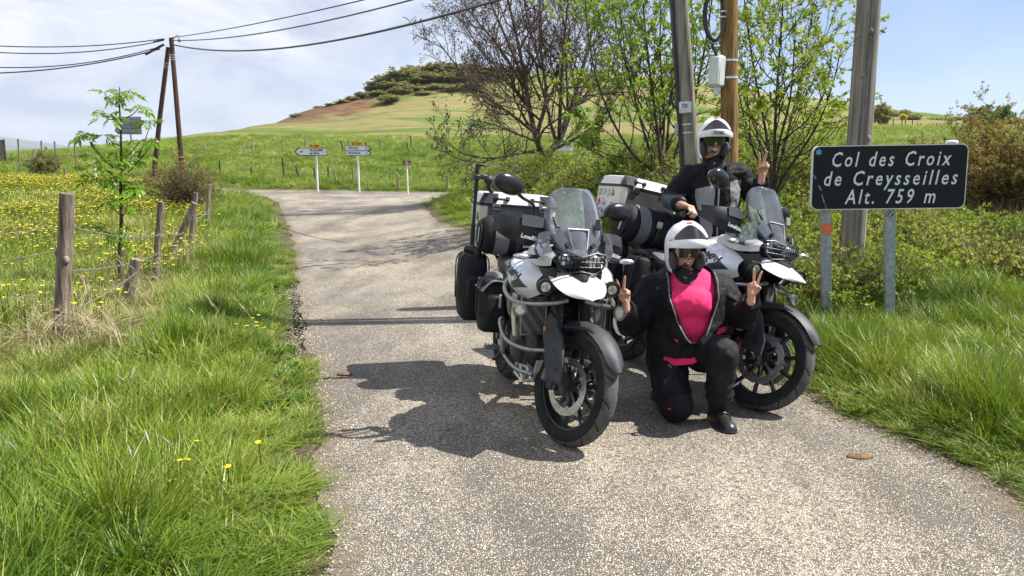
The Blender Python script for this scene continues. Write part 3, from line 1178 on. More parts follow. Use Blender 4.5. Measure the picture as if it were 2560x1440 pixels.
def grass_field(name, tag_label):
    X, Y, S, T, I = [], [], [], [], []
    bands = [(2.0, 5.2, 760, 0.95), (5.2, 9, 480, 0.95), (9, 15, 210, 1.15), (15, 26, 80, 1.5), (26, 45, 26, 2.0), (45, 88, 7.0, 2.8)]
    for y0, y1, den, ws in bands:
        w = 0.66 * (y1 + 0.4) + 0.8
        area = 2 * w * (y1 - y0)
        n = int(area * den)
        def dens(x, y):
            g = road_gap(x, y)
            d = inview(x, y) * (g > 0.06 + 0.20 * vnoise(x, y, 0.25, 3))
            d = d * np.where(g < 0.5, 0.55 + 0.9 * g, 1)
            fx = np.interp(y, FENCE_Y, FENCE_X)
            d = d * np.clip(0.02 + 1.35 * vnoise(x, y, 0.17, 5), 0, 1)
            # small bare places beside the lane
            d = d * np.where((g < 0.9 * vnoise(x, y, 0.7, 17) - 0.22) & (x < 0), 0.06, 1.0) * np.where((g < 0.45) & (vnoise(x, y, 0.6, 9) > 0.6), 0.15, 1.0)
            dm = np.exp(-((g - 0.08) / 0.24) ** 4) * (np.abs(y - 9.0) < 2.3) * (x < 0)
            return d * (1 - 0.97 * dm)
        x, y = sample((-w, w, y0, y1), n, dens)
        g = road_gap(x, y)
        fx = np.interp(y, FENCE_Y, FENCE_X)
        right = (x > 0) & (y < 30)
        meadow = (x < fx) & (y < 36)
        verge = (~right) & (~meadow) & (y < 34)
        lush = vnoise(x, y, 0.9, 1)
        fine = vnoise(x, y, 0.33, 2)
        h = np.where(verge, 0.16 + 0.30 * lush * (0.4 + 0.6 * fine), np.where(meadow, 0.22 + 0.16 * lush, 0.16 + 0.34 * lush * (0.35 + 0.65 * fine)))
        h = h * (0.20 + 0.80 * np.clip((g - 0.05) / 0.9, 0, 1)) * np.where(y < 30, 0.98, 1.0)
        h = h * np.where((np.abs(x - fx) < 0.75) & (y < 12), 0.62, 1.0)
        h = np.where((x > -3.4) & (x < -2.4) & (y < 34) & (y > 12), h * 0.8, h)
        h = np.where(y > 40, 0.28 + 0.14 * lush, h)
        h = h * rng.uniform(0.55, 1.25, len(x)) * (0.52 + 0.85 * vnoise(x, y, 0.24, 15))
        t = 0.28 + 0.36 * (vnoise(x, y, 1.3, 4) - 0.45) + 0.2 * (vnoise(x, y, 0.3, 14) - 0.5) + rng.normal(0, 0.13, len(x))
        t = t + np.where(meadow, 0.20, 0) + np.where(meadow & (y < 8), 0.14, 0) + np.where(meadow & (y > 12), 0.04, 0) + np.where(y > 40, 0.12 + 0.25 * (vnoise(x, y, 7, 6) - 0.5), 0)
        # dead grass gathers along the fence line and at the tarmac edge
        dry = np.exp(-((x - fx) / 0.55) ** 2) * (y < 11) * np.clip(vnoise(x, y, 0.55, 7) * 2.2 - 0.75, 0, 1)
        dry = np.maximum(dry, 0.75 * np.exp(-(g / 0.22) ** 2) * np.clip(vnoise(x, y, 0.5, 8) * 2 - 0.55, 0, 1))
        t = np.where(rng.random(len(x)) < dry, rng.uniform(0.75, 1.0, len(x)), t)
        t = np.where(rng.random(len(x)) < 0.035, rng.uniform(0.7, 1.0, len(x)), t)
        i = np.where(g < 0.35, rng.integers(7, 9, len(x)), np.where(meadow, rng.integers(0, 7, len(x)), np.where(fine > 0.55, rng.integers(4, 7, len(x)), rng.integers(0, 9, len(x)))))
        X.append(x); Y.append(y); T.append(np.clip(t, 0, 1)); I.append(i)
        S.append(np.stack([ws * (0.55 + 0.8 * h), ws * (0.55 + 0.8 * h), h], 1))
    X, Y, S, T, I = np.concatenate(X), np.concatenate(Y), np.concatenate(S), np.concatenate(T), np.concatenate(I)
    Z = TZ(X, Y) - 0.01
    n = len(X)
    rot = np.stack([rng.normal(0, 0.12, n), rng.normal(0, 0.12, n), rng.uniform(0, 6.283, n)], 1)
    print('grass tufts', n)
    return scatter(name, np.stack([X, Y, Z], 1), rot, S, I, T, C_GRASS)
grass_field('grass', None)
# broad-leaved weeds between the grass
w_ = []
x, y = sample((-9, 9, 2.2, 12), 9000, lambda x, y: inview(x, y) * (road_gap(x, y) > 0.1) * (vnoise(x, y, 0.8, 12) > 0.55) * 0.8)
n = len(x)
s = rng.uniform(0.06, 0.13, n)
scatter('weeds', np.stack([x, y, TZ(x, y)], 1), np.stack([rng.normal(0, 0.2, n), rng.normal(0, 0.2, n), rng.uniform(0, 6.28, n)], 1), np.stack([s, s, s * rng.uniform(0.6, 1.5, n)], 1), rng.integers(0, 3, n), np.clip(rng.normal(0.2, 0.2, n), 0, 1), C_WEED)

# seed heads, dry stalks and buttercups
heads = []
for q in range(3):
    mb = MB()
    pts = [Vector((0, 0, 0)), Vector((0.03, 0, 0.4)), Vector((0.10 + 0.04 * q, 0, 0.85)), Vector((0.20 + 0.06 * q, 0, 1.0))]
    mb.tube(pts, 0.0035, 3, 2, mat=0)
    e = pts[-1]
    dd = (pts[-1] - pts[-2]).normalized()
    mb.tube([e - dd * 0.01, e + dd * 0.03, e + dd * 0.09, e + dd * 0.13], [0.004, 0.011, 0.010, 0.002], 5, 1, mat=1)
    heads.append(mb.build('seed_stalk_%d' % q, [M_STEM, M_SEED], recalc=False))
C_HEAD = src_collection('seed_stalks', heads)
x, y = sample((-4.4, -0.8, 2.6, 12), 900, lambda x, y: inview(x, y) * (road_gap(x, y) > 0.35) * (np.interp(y, FENCE_Y, FENCE_X) < x + 0.9) * 0.13)
x2, y2 = sample((1.9, 8, 3.5, 12), 300, lambda x, y: inview(x, y) * (road_gap(x, y) > 0.3) * 0.4)
x, y = np.concatenate([x, x2]), np.concatenate([y, y2])
n = len(x)
s = rng.uniform(0.34, 0.56, n)
scatter('seed_grass', np.stack([x, y, TZ(x, y)], 1), np.stack([rng.normal(0, 0.12, n), rng.normal(0, 0.12, n), rng.normal(3.0, 0.9, n)], 1), np.stack([s, s, s], 1), rng.integers(0, 3, n), np.zeros(n), C_HEAD)
st = []
for q in range(3):
    mb = MB()
    for i in range(9):
        a = random.uniform(0, 6.28)
        d = Vector((math.cos(a), math.sin(a), 0))
        h = random.uniform(0.5, 1.1)
        mb.tube([d * 0.05, d * 0.1 + Vector((0, 0, h * 0.6)), d * random.uniform(0.2, 0.6) + Vector((0, 0, h * random.uniform(0.6, 1)))], [0.006, 0.005, 0.002], 3, 2)
    st.append(mb.build('straw_tuft_%d' % q, M_STRAW, recalc=False))
C_STRAW = src_collection('straw_tufts', st)
x, y = sample((-7, -2.4, 4.2, 13), 5000, lambda x, y: np.exp(-((x - np.interp(y, FENCE_Y, FENCE_X) + 0.05) / 0.42) ** 2) * (vnoise(x, y, 0.6, 7) > 0.5) * np.where(y < 8, 0.8, 0.25))
n = len(x)
s = rng.uniform(0.25, 0.55, n)
scatter('dry_grass', np.stack([x, y, TZ(x, y)], 1), np.stack([rng.normal(0, 0.25, n), rng.normal(0, 0.25, n), rng.uniform(0, 6.28, n)], 1), np.stack([s, s, s], 1), rng.integers(0, 3, n), np.zeros(n), C_STRAW)
fl = []
for q in range(3):
    mb = MB()
    for i in range(3):
        b = Vector((random.uniform(-0.24, 0.24), random.uniform(-0.24, 0.24), 0))
        h = random.uniform(0.62, 1.0)
        tl_ = Euler((random.uniform(-0.6, 0.6), random.uniform(-0.6, 0.6), 0)).to_matrix()
        top = b + Vector((random.uniform(-0.03, 0.03), random.uniform(-0.03, 0.03), h))
        mb.tube([b, top], 0.003, 3, mat=0, cap=False)
        for p in range(5):
            a = p * 1.2566
            u, v = Vector((math.cos(a - 0.55), math.sin(a - 0.55), 0.35)), Vector((math.cos(a + 0.55), math.sin(a + 0.55), 0.35))
            c = Vector((math.cos(a), math.sin(a), 0.55))
            r_ = 0.0160
            mb.add([top, top + tl_ @ u * r_, top + tl_ @ c * r_ * 1.25, top + tl_ @ v * r_], [(0, 1, 2, 3)], 1)
    fl.append(mb.build('buttercup_%d' % q, [M_STEM, M_BUTTER], smooth=False, recalc=False))
C_FLOWER = src_collection('buttercups', fl)
def fdens(x, y):
    fx = np.interp(y, FENCE_Y, FENCE_X)
    return inview(x, y) * (x < fx + 0.1) * np.clip(vnoise(x, y, 1.5, 21) * 1.3 + 0.7 * vnoise(x, y, 0.4, 22) - 0.62, 0.04, 1) * np.clip((y - 6.0) / 2, 0.0, 1)
x, y = sample((-24, -3.4, 6.2, 33), 26000, fdens)
x2, y2 = sample((-30, 20, 38, 60), 1600, lambda x, y: inview(x, y) * 0.5 * (road_gap(x, y) > 0.5))
x3, y3 = np.array([-2.3, -2.42, -2.2, -2.35, -1.42, -1.50]), np.array([6.75, 6.7, 6.6, 6.95, 3.72, 3.60])
x, y = np.concatenate([x, x2, x3]), np.concatenate([y, y2, y3])
n = len(x)
far_ = 1 + np.clip((y - 9) / 30, 0, 0.6)
hh = rng.uniform(0.34, 0.52, n)
hh[-6:] = 0.24
scatter('buttercups', np.stack([x, y, TZ(x, y)], 1), np.stack([rng.normal(0, 0.1, n), rng.normal(0, 0.1, n), rng.uniform(0, 6.28, n)], 1), np.stack([far_, far_, hh], 1), rng.integers(0, 3, n), np.zeros(n), C_FLOWER)
print('buttercups', n)

# low creeping grass right against the tarmac, and loose chippings along both edges
x, y = sample((-4.5, 3.2, 2.2, 14), 60000, lambda x, y: inview(x, y) * (road_gap(x, y) > 0.05) * (road_gap(x, y) < 0.30) * ~((x < 0) & (np.abs(y - 8.7) < 2.0) & (road_gap(x, y) < 0.26)) * np.clip(vnoise(x, y, 0.3, 31) * 2.4 - 0.55, 0, 1) * 0.8)
n = len(x)
hh = rng.uniform(0.04, 0.11, n)
sp_ = rng.uniform(0.3, 0.55, n)
scatter('edge_grass', np.stack([x, y, TZ(x, y)], 1), np.stack([rng.normal(0, 0.15, n), rng.normal(0, 0.15, n), rng.uniform(0, 6.28, n)], 1), np.stack([sp_, sp_, hh], 1), rng.integers(0, 9, n), np.where(rng.random(n) < 0.25, rng.uniform(0.6, 1, n), np.clip(rng.normal(0.25, 0.15, n), 0, 1)), C_GRASS)
M_CHIP = leafmat('loose_chipping', (0.16, 0.14, 0.12), (0.62, 0.56, 0.46), trans=0.0, inst=True, rough=0.8)
chips = []
for q in range(3):
    mb = MB()
    mb.ell((0, 0, 0), (1.0, random.uniform(0.6, 0.9), random.uniform(0.45, 0.7)), rot=(random.uniform(-0.4, 0.4), random.uniform(-0.4, 0.4), 0), nu=6, nv=4)
    chips.append(mb.build('chipping_%d' % q, M_CHIP, smooth=False))
C_CHIP = src_collection('chippings', chips)
def cdens(x, y):
    g = road_gap(x, y)
    return inview(x, y) * np.where(g < 0, np.exp(-(g / 0.16) ** 2), np.exp(-(g / 0.13) ** 2)) * np.clip(0.25 + vnoise(x, y, 0.4, 33), 0, 1)
x, y = sample((-4.5, 3.2, 2.2, 12), 150000, cdens)
n = len(x)
g_ = road_gap(x, y)
s = rng.uniform(0.0035, 0.0085, n)
l_, r_e = lane_edges(y)
zc_ = TZ(x, y) + np.where(g_ < 0, 0.006 + 0.02 * (1 - np.clip(np.abs((x - (l_ + r_e) / 2) / ((r_e - l_) / 2)), 0, 1) ** 2), 0.004) + s * 0.3
scatter('gravel', np.stack([x, y, zc_], 1), np.stack([rng.uniform(-0.5, 0.5, n), rng.uniform(-0.5, 0.5, n), rng.uniform(0, 6.28, n)], 1), np.stack([s, s, s], 1), rng.integers(0, 3, n), rng.random(n), C_CHIP)
print('chippings', n)
# ------------------------------------------------------------------ wood, metal and paint of the roadside things
def wood_mat(name, c1, c2, c3, grain=(26, 26, 1.6), bump=0.8):
    m, t = new_mat(name)
    n = t.nodes
    out = n.new('ShaderNodeOutputMaterial')
    b = n.new('ShaderNodeBsdfPrincipled')
    b.inputs['Roughness'].default_value = 0.85
    b.inputs['Specular IOR Level'].default_value = 0.15
    L(t, b.outputs[0], out.inputs['Surface'])
    tc = n.new('ShaderNodeTexCoord')
    mp = n.new('ShaderNodeMapping')
    mp.inputs['Scale'].default_value = grain
    L(t, tc.outputs['Object'], mp.inputs['Vector'])
    nz = n.new('ShaderNodeTexNoise')
    nz.inputs['Scale'].default_value = 1.0
    nz.inputs['Detail'].default_value = 8
    nz.inputs['Roughness'].default_value = 0.65
    nz.inputs['Distortion'].default_value = 0.3
    L(t, mp.outputs['Vector'], nz.inputs['Vector'])
    rp = n.new('ShaderNodeValToRGB')
    e = rp.color_ramp.elements
    e[0].position, e[0].color = 0.33, (*c1, 1)
    e[1].position, e[1].color = 0.72, (*c3, 1)
    q = e.new(0.5)
    q.color = (*c2, 1)
    L(t, nz.outputs['Fac'], rp.inputs['Fac'])
    n2 = n.new('ShaderNodeTexNoise')
    n2.inputs['Scale'].default_value = 3.5
    n2.inputs['Detail'].default_value = 5
    L(t, tc.outputs['Object'], n2.inputs['Vector'])
    r2 = n.new('ShaderNodeValToRGB')
    r2.color_ramp.elements[0].position, r2.color_ramp.elements[0].color = 0.3, (0.75, 0.74, 0.72, 1)
    r2.color_ramp.elements[1].position, r2.color_ramp.elements[1].color = 0.7, (1.12, 1.1, 1.06, 1)
    L(t, n2.outputs['Fac'], r2.inputs['Fac'])
    mx = n.new('ShaderNodeMix')
    mx.data_type = 'RGBA'
    mx.blend_type = 'MULTIPLY'
    mx.inputs['Factor'].default_value = 1
    L(t, rp.outputs['Color'], mx.inputs['A'])
    L(t, r2.outputs['Color'], mx.inputs['B'])
    L(t, mx.outputs['Result'], b.inputs['Base Color'])
    bp = n.new('ShaderNodeBump')
    bp.inputs['Strength'].default_value = bump
    bp.inputs['Distance'].default_value = 0.012
    L(t, nz.outputs['Fac'], bp.inputs['Height'])
    L(t, bp.outputs['Normal'], b.inputs['Normal'])
    return m
W_POST = wood_mat('weathered_post_wood', (0.075, 0.058, 0.047), (0.24, 0.195, 0.16), (0.40, 0.34, 0.285), (42, 42, 2.2))
W_DARK = wood_mat('dark_post_wood', (0.022, 0.018, 0.016), (0.075, 0.062, 0.052), (0.16, 0.14, 0.12), (30, 30, 2))
W_GREY = wood_mat('grey_pole_wood', (0.095, 0.083, 0.073), (0.26, 0.235, 0.21), (0.40, 0.37, 0.335), (34, 34, 0.9), 1.0)
W_PALE = wood_mat('pale_pole_wood', (0.15, 0.125, 0.10), (0.34, 0.295, 0.24), (0.46, 0.41, 0.35), (40, 40, 1.6))
W_BROWN = wood_mat('tan_pole_wood', (0.085, 0.045, 0.018), (0.26, 0.155, 0.062), (0.42, 0.285, 0.135), (44, 44, 2.4), 1.0)
W_RED = wood_mat('creosoted_pole_wood', (0.045, 0.024, 0.018), (0.085, 0.048, 0.036), (0.13, 0.08, 0.062), (20, 20, 1))
M_GALV = pm('galvanised_steel', (0.30, 0.32, 0.34), (0.46, 0.48, 0.50), scale=26, rough=0.5, metal=0.55, bump=0.1)
M_GALVD = pm('dull_steel', (0.16, 0.17, 0.19), (0.22, 0.23, 0.25), scale=30, rough=0.6, metal=0.4)
M_WIRE = pm('rusty_wire', (0.24, 0.22, 0.20), (0.38, 0.36, 0.34), scale=40, rough=0.6, metal=0.5)
M_CABLE = pm('black_cable', (0.012, 0.012, 0.014), (0.03, 0.03, 0.035), scale=10, rough=0.42)
M_WHITE = pm('white_sign_film', (0.76, 0.78, 0.78), (0.68, 0.71, 0.72), scale=3, rough=0.35)
M_BLACKP = pm('black_sign_film', (0.007, 0.007, 0.009), (0.014, 0.014, 0.017), scale=4, rough=0.5, spec=0.3, lo=0.3, hi=0.8)
M_LETTER = pm('white_letter_film', (0.72, 0.74, 0.76), (0.80, 0.82, 0.83), scale=8, rough=0.45)
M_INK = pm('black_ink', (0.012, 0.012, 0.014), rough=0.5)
M_YELLOW = pm('yellow_sign_film', (0.80, 0.42, 0.01), (0.74, 0.38, 0.012), scale=4, rough=0.4)
M_MAROON = pm('maroon_sign_film', (0.16, 0.012, 0.022), (0.20, 0.02, 0.03), scale=4, rough=0.4)
M_GREYBACK = pm('grey_aluminium_back', (0.27, 0.28, 0.30), (0.34, 0.35, 0.37), scale=5, rough=0.5, metal=0.35)
M_PALEBACK = pm('pale_sign_back', (0.68, 0.68, 0.68), (0.78, 0.78, 0.77), scale=5, rough=0.5)
M_ORANGE = pm('orange_sticker', (0.95, 0.17, 0.05), (0.92, 0.14, 0.04), scale=20, rough=0.45)
M_BLUEST = pm('blue_sticker', (0.12, 0.36, 0.62), rough=0.4)
M_PVC = pm('white_plastic_box', (0.70, 0.71, 0.70), (0.60, 0.62, 0.62), scale=9, rough=0.4)
M_STRAP = pm('steel_strap', (0.62, 0.63, 0.64), (0.72, 0.73, 0.74), scale=30, rough=0.3, metal=0.6)
M_REDW = pm('faded_red_paint', (0.45, 0.10, 0.07), (0.55, 0.25, 0.2), scale=20, rough=0.6)

_ones = 'first second third fourth fifth sixth seventh eighth ninth tenth eleventh twelfth thirteenth fourteenth fifteenth sixteenth seventeenth eighteenth nineteenth'.split()
ORD = list(_ones)
for _t, _tt in (('twenty', 'twentieth'), ('thirty', 'thirtieth'), ('forty', 'fortieth'), ('fifty', 'fiftieth'), ('sixty', 'sixtieth')):
    ORD += [_tt] + [_t + '-' + o for o in _ones[:9]]

def log(name, base, top, r0, r1, mat, label, cat, group=None, n=18, rough=0.06, sink=0.25, knots=0, cracked=True):
    """a round timber: uneven trunk, chipped top"""
    base, top = Vector(base), Vector(top)
    d = top - base
    o = thing(name, base, label, cat, group) if False else None
    mb = MB()
    ax = d.normalized()
    e1 = ax.orthogonal().normalized()
    e2 = ax.cross(e1)
    sd = random.uniform(0, 100)
    lv = max(5, int(d.length / 0.25))
    rings = []
    for i in range(-1, lv + 1):
        t = i / lv
        c = d * t if i >= 0 else -ax * sink
        r_ = lerp(r0, r1, max(0, t))
        ring = []
        for j in range(n):
            a = 2 * math.pi * j / n
            w = 1 + rough * mnoise.noise(Vector((math.cos(a) * 1.7 + sd, math.sin(a) * 1.7, t * 1.5)))
            if cracked and j % 5 == int(sd) % 5:
                w -= rough * 0.9
            z = 0.0
            if i == lv:
                z = r1 * 0.25 * mnoise.noise(Vector((math.cos(a) * 2 + sd, math.sin(a) * 2, 7)))
            ring.append(c + (e1 * math.cos(a) + e2 * math.sin(a)) * r_ * w + ax * z)
        rings.append(ring)
    top_c = rings[-1]
    rings.append([p + (d - p) * 0.3 + ax * r1 * 0.06 for p in top_c])
    mb.loft(rings)
    for q in range(knots):
        t = random.uniform(0.15, 0.95)
        a = math.pi * 1.5 + random.uniform(-1.2, 1.2)
        # find the direction that faces the road
        dirv = Vector((math.cos(a), math.sin(a), 0))
        c = d * t + dirv * lerp(r0, r1, t) * 0.97
        mb.ell(c, (0.028, 0.016, 0.034), rot=(0, 0, a + math.pi / 2), nu=8, nv=6)
    ob = mb.build(name, mat, sharp=60)
    ob.location = base
    return tag(ob, label, cat, group)

# ------------------------------------------------------------------ fence posts on the near verge
NEARP = [((168, 484), (151, 880), 6.4, 0.062, 0.056, W_POST, 'tall thick weathered grey wooden fence post nearest the camera in the tall grass'),
         ((341, 648), (316, 748), 8.4, 0.062, 0.055, W_POST, 'short broken stump of a fence post in the verge grass'),
         ((403, 505), (387, 700), 10.3, 0.048, 0.042, W_POST, 'upright straight grey fence post just behind the ash sapling'),
         ((487, 508), (428, 640), 12.6, 0.058, 0.050, W_POST, 'strongly leaning fence post propped against a thinner upright post'),
         ((490, 482), (474, 640), 13.0, 0.042, 0.038, W_POST, 'slim upright fence post that the leaning post rests on'),
         ((523, 462), (518, 560), 16.6, 0.045, 0.042, W_POST, 'pale fence post farthest up the verge beside the brown bush')]
near_posts = []
for tp, bp_, Y, r0, r1, mt, lb in NEARP:
    g = P(*bp_, Y)
    t_ = P(*tp, Y)
    z = tz(g.x, g.y)
    dirv = (t_ - g)
    base = g + dirv * ((z - g.z) / dirv.z)
    near_posts.append((base, t_))
    log('fence_post', base, t_, r0 * 1.04, r1, mt, lb, 'fence post', 'fence posts along the near verge', knots=2 if Y < 7 else 0, rough=0.10)
# strands of barbed wire between the near posts
def wire(name, a, b, sag, r, mat, label, cat, group=None, barbs=0, n=14):
    a, b = Vector(a), Vector(b)
    mb = MB()
    pts = [lerp(a, b, i / n) - Vector((0, 0, sag * 4 * (i / n) * (1 - i / n))) for i in range(n + 1)]
    loc = pts[0]
    mb.tube([p - loc for p in pts], r, 4, 1)
    for q in range(barbs):
        t = (q + 0.5) / barbs
        c = lerp(a, b, t) - Vector((0, 0, sag * 4 * t * (1 - t))) - loc
        mb.tube([c + Vector((0.012, 0, 0.016)), c - Vector((0.012, 0.0, 0.016))], r * 0.8, 3)
        mb.tube([c + Vector((-0.010, 0.01, 0.016)), c - Vector((-0.010, 0.01, 0.016))], r * 0.8, 3)
    o = mb.build(name, mat)
    o.location = loc
    return tag(o, label, cat, group)
def onpost(i, f, dx=0.05):
    b, t = near_posts[i]
    return lerp(b, t, f) + Vector((dx, -0.03, 0))
wl = [((-7.2, 5.2, 0.86), 0.80, 'upper', 0.05), ((-7.2, 5.2, 0.60), 0.66, 'middle', 0.10), ((-7.2, 5.2, 0.33), 0.40, 'lowest', 0.06)]
for q, (st_, f, nm, sg) in enumerate(wl):
    wire('barbed_wire', Vector(st_), onpost(0, f), sg, 0.0036, M_WIRE, '%s strand of slack barbed wire running left from the thick post' % nm, 'wire', 'barbed wire along the near verge', barbs=16)
for q, (f, f2, nm, sg) in enumerate([(0.80, 0.62, 'upper', 0.06), (0.52, 0.40, 'lower', 0.05)]):
    wire('barbed_wire', onpost(0, f), onpost(2, f2), sg, 0.0036, M_WIRE, '%s strand of barbed wire from the thick post to the next tall post' % nm, 'wire', 'barbed wire along the near verge', barbs=22)
wire('barbed_wire', onpost(1, 0.75), onpost(0, 0.25), 0.03, 0.0034, M_WIRE, 'low loose strand of barbed wire tied to the broken stump', 'wire', 'barbed wire along the near verge', barbs=12)
wire('barbed_wire', onpost(2, 0.66), onpost(3, 0.5), 0.04, 0.0040, M_WIRE, 'barbed wire strand between the straight post and the leaning post', 'wire', 'barbed wire along the near verge', barbs=10)
wire('barbed_wire', onpost(4, 0.6), onpost(5, 0.5), 0.04, 0.0042, M_WIRE, 'barbed wire strand ending at the pale farthest verge post', 'wire', 'barbed wire along the near verge', barbs=10)

# ------------------------------------------------------------------ posts out in the fields
def far_row(items, Y, group, phrase, mat_of, r=0.05):
    pts = []
    items = sorted(items)
    for q, (bx, tx, ty, by) in enumerate(items):
        h_ = hit(bx, by, Y * 0.7, Y * 1.8)
        if h_ is None or abs(h_.y - Y) > Y * 0.35:
            c = P(bx, by, Y)
            h_ = Vector((c.x, Y, tz(c.x, Y)))
        tp = P(tx, ty, h_.y)
        mt, nm = mat_of(q)
        log('fence_post', h_, tp, r, r * 0.9, mt, '%s, %s from left in the %s' % (nm, ORD[q], phrase), 'fence post', group, n=7, sink=0.2)
        pts.append((h_, tp))
    return pts
low = [(628.5, 628.5, 417, 444), (711, 705.6, 395, 447), (749, 739, 415, 450), (789, 785, 421, 455), (822, 820, 418, 452), (842, 832, 421, 459), (885, 880.6, 415, 462), (997, 993, 435, 475), (1118, 1119, 439, 479), (550, 549, 401, 438)]
drk = {0, 2, 3, 4}
lowp = far_row(low, 42, 'fence posts across the junction', 'lower row beyond the junction', lambda q: (W_DARK, 'dark wooden fence post') if q in (0, 1, 2, 3, 4, 5) else (W_POST, 'grey wooden fence post'))
up = [(612.6, 608, 360, 391), (634, 632, 352, 385), (707.7, 703.5, 352, 381), (764.5, 762, 345, 370), (859.6, 851.6, 352, 381), (875, 871, 349, 382), (919, 914.6, 357, 386), (951, 950, 348, 373), (1017, 1018, 358, 378), (1029.6, 1025, 340, 371), (1081, 1080.6, 358, 376), (1106.6, 1106, 341, 367), (516, 510, 357, 384)]
upp = far_row(up, 61, 'fence posts higher in the field', 'upper field row', lambda q: (W_PALE, 'pale fence post') if q in (0, 1, 2) else ((W_DARK, 'thin dark fence post') if q in (5, 7, 9, 10, 11) else (W_POST, 'thin grey fence post')), r=0.06)
lf = [(66, 68, 430, 458), (163, 162, 421, 455), (83, 84, 373, 412), (46, 45, 347, 385), (103, 103, 352, 385), (142, 136, 353, 384), (187, 186, 346, 382), (228, 226, 440, 462)]
lfp = far_row(lf, 48, 'fence posts on the western crest', 'row beyond the flower meadow', lambda q: (W_POST, 'small grey fence post'), r=0.055)
rf = [(2233, 2233, 294, 316), (2254, 2256, 293, 316), (2263, 2264, 299, 316), (2281, 2281, 293, 314), (2295, 2294, 306, 318), (2302, 2302, 308, 318), (2334, 2334, 309, 318), (2342, 2342, 308, 318), (2349, 2350, 308, 317), (2188, 2187, 297, 314)]
rfp = far_row(rf, 84, 'fence posts on the eastern slope', 'row on the eastern slope', lambda q: (W_DARK, 'tiny dark fence post'), r=0.07)
for grp, nm in ((lowp, 'lower field fence'), (upp, 'upper field fence')):
    mb = MB()
    o0 = grp[0][0]
    for f in (0.45, 0.85):
        for a, b in zip(grp[:-1], grp[1:]):
            mb.tube([lerp(*a, f) - o0, lerp(lerp(*a, f), lerp(*b, f), 0.5) - o0 - Vector((0, 0, 0.04)), lerp(*b, f) - o0], 0.006, 3)
    o = mb.build('fence_wire', M_WIRE)
    o.location = o0
    tag(o, 'thin slack wires strung along the %s posts' % nm, 'wire')
# the weathered board standing by the western crest
h_ = hit(30, 386, 30, 80) or Vector((-34, 54, tz(-34, 54)))
mb = MB()
tp = P(30, 349, h_.y)
hh = tp.z - h_.z
mb.box((0, 0, hh * 0.5), (0.42, 0.05, hh), ch=0.01)
bd = thing('weathered_board', h_, 'brown weathered upright board standing on the western crest by the fence', 'board')
mb.build('panel', W_POST, bd)
for s in (-1, 1):
    mb = MB()
    mb.cyl((s * 0.26, 0.02, -0.2), (s * 0.26, 0.02, hh * 1.03), 0.045, 7)
    mb.build('post', W_DARK, bd)

# ------------------------------------------------------------------ signs
def rrect(w, h, r, n=5):
    pts = []
    for cx, cy, a0 in ((w / 2 - r, h / 2 - r, 0), (-w / 2 + r, h / 2 - r, 90), (-w / 2 + r, -h / 2 + r, 180), (w / 2 - r, -h / 2 + r, 270)):
        for i in range(n + 1):
            a = R(a0 + 90 * i / n)
            pts.append((cx + r * math.cos(a), cy + r * math.sin(a)))
    return pts
# the black pass sign: local x along the face, local z up, face looking down -y
SY = 7.35
c = P(2222, 443, SY)
gz = tz(c.x, SY)
ang = R(-3)
mw = Matrix.Translation((c.x, SY, gz)) @ Matrix.Rotation(ang, 4, 'Z')
sg = thing('pass_sign', None, 'black pass sign with white italic letters on two steel posts in the grass', 'road sign', mw=mw)
sw, sh = 375 / 2000 * c.y * 1.0 * (1 / (ray(2222, 443).y)), 156 / 2000 * c.y / ray(2222, 443).y
tiltM = Matrix.Rotation(R(-0.9), 4, 'Y')
Z0 = c.z - gz
def sxf(M=None):
    return Matrix.Translation((0, 0, Z0)) @ tiltM
mb = MB(sxf())
mb.prism(rrect(sw, sh, 0.055), (0, 0.0, 0), (1, 0, 0), (0, 0, 1), -0.035, ch=0.004)
mb.build('panel', M_BLACKP, sg)
mb = MB(sxf())
ro, ri = rrect(sw + 0.012, sh + 0.012, 0.06), rrect(sw - 0.003, sh - 0.003, 0.054)
vs = [Vector((x, -0.004, y)) for x, y in ro] + [Vector((x, -0.004, y)) for x, y in ri] + [Vector((x, 0.038, y)) for x, y in ro]
n_ = len(ro)
mb.add(vs, [(i, (i + 1) % n_, n_ + (i + 1) % n_, n_ + i) for i in range(n_)] + [(i, 2 * n_ + i, 2 * n_ + (i + 1) % n_, (i + 1) % n_) for i in range(n_)])
mb.build('edge_trim', M_PALEBACK, sg)
sx_ = sw / 375
def sign_xy(px, py):
    return (px - 2222) * sx_, -(py - 443) * sx_
for body, cx, cy, wd, cap in (('Col des Croix', 2226, 397, 290, 36), ('de Creysseilles', 2226, 444, 326, 36), ('Alt. 759 m', 2227, 490, 222, 36)):
    x, y = sign_xy(cx, cy)
    me = text_mesh(body, 1.0, shear=0.22, bold=0.010, spacing=1.32, word=1.25, extrude=0.0)
    co = np.array([v.co[:] for v in me.vertices])
    capH = 0.70
    S_ = cap * sx_ / capH
    W_ = co[:, 0].max() - co[:, 0].min()
    SX = wd * sx_ / W_
    mid = (co[:, 0].max() + co[:, 0].min()) / 2
    base_ = 0.0
    ymin = {'Alt. 759 m': co[:, 1].min()}.get(body, None)
    me.transform(Matrix.Translation((-mid, 0, 0)))
    me.transform(Matrix.Diagonal((SX, S_, 1, 1)))
    ys_ = [v.co.y for v in me.vertices]
    # centre on the height of the capitals, not on the descenders
    shift = -(max(ys_) - cap * sx_ / 2)
    for mw_ in words_of(me, cap * sx_ * 0.42):
        mw_.transform(sxf() @ Matrix.Translation((x, -0.0065, y + shift)) @ frame((0, 0, 0), (1, 0, 0), (0, 0, 1)))
        mw_.materials.clear()
        mw_.materials.append(M_LETTER)
        link('lettering', mw_, sg)
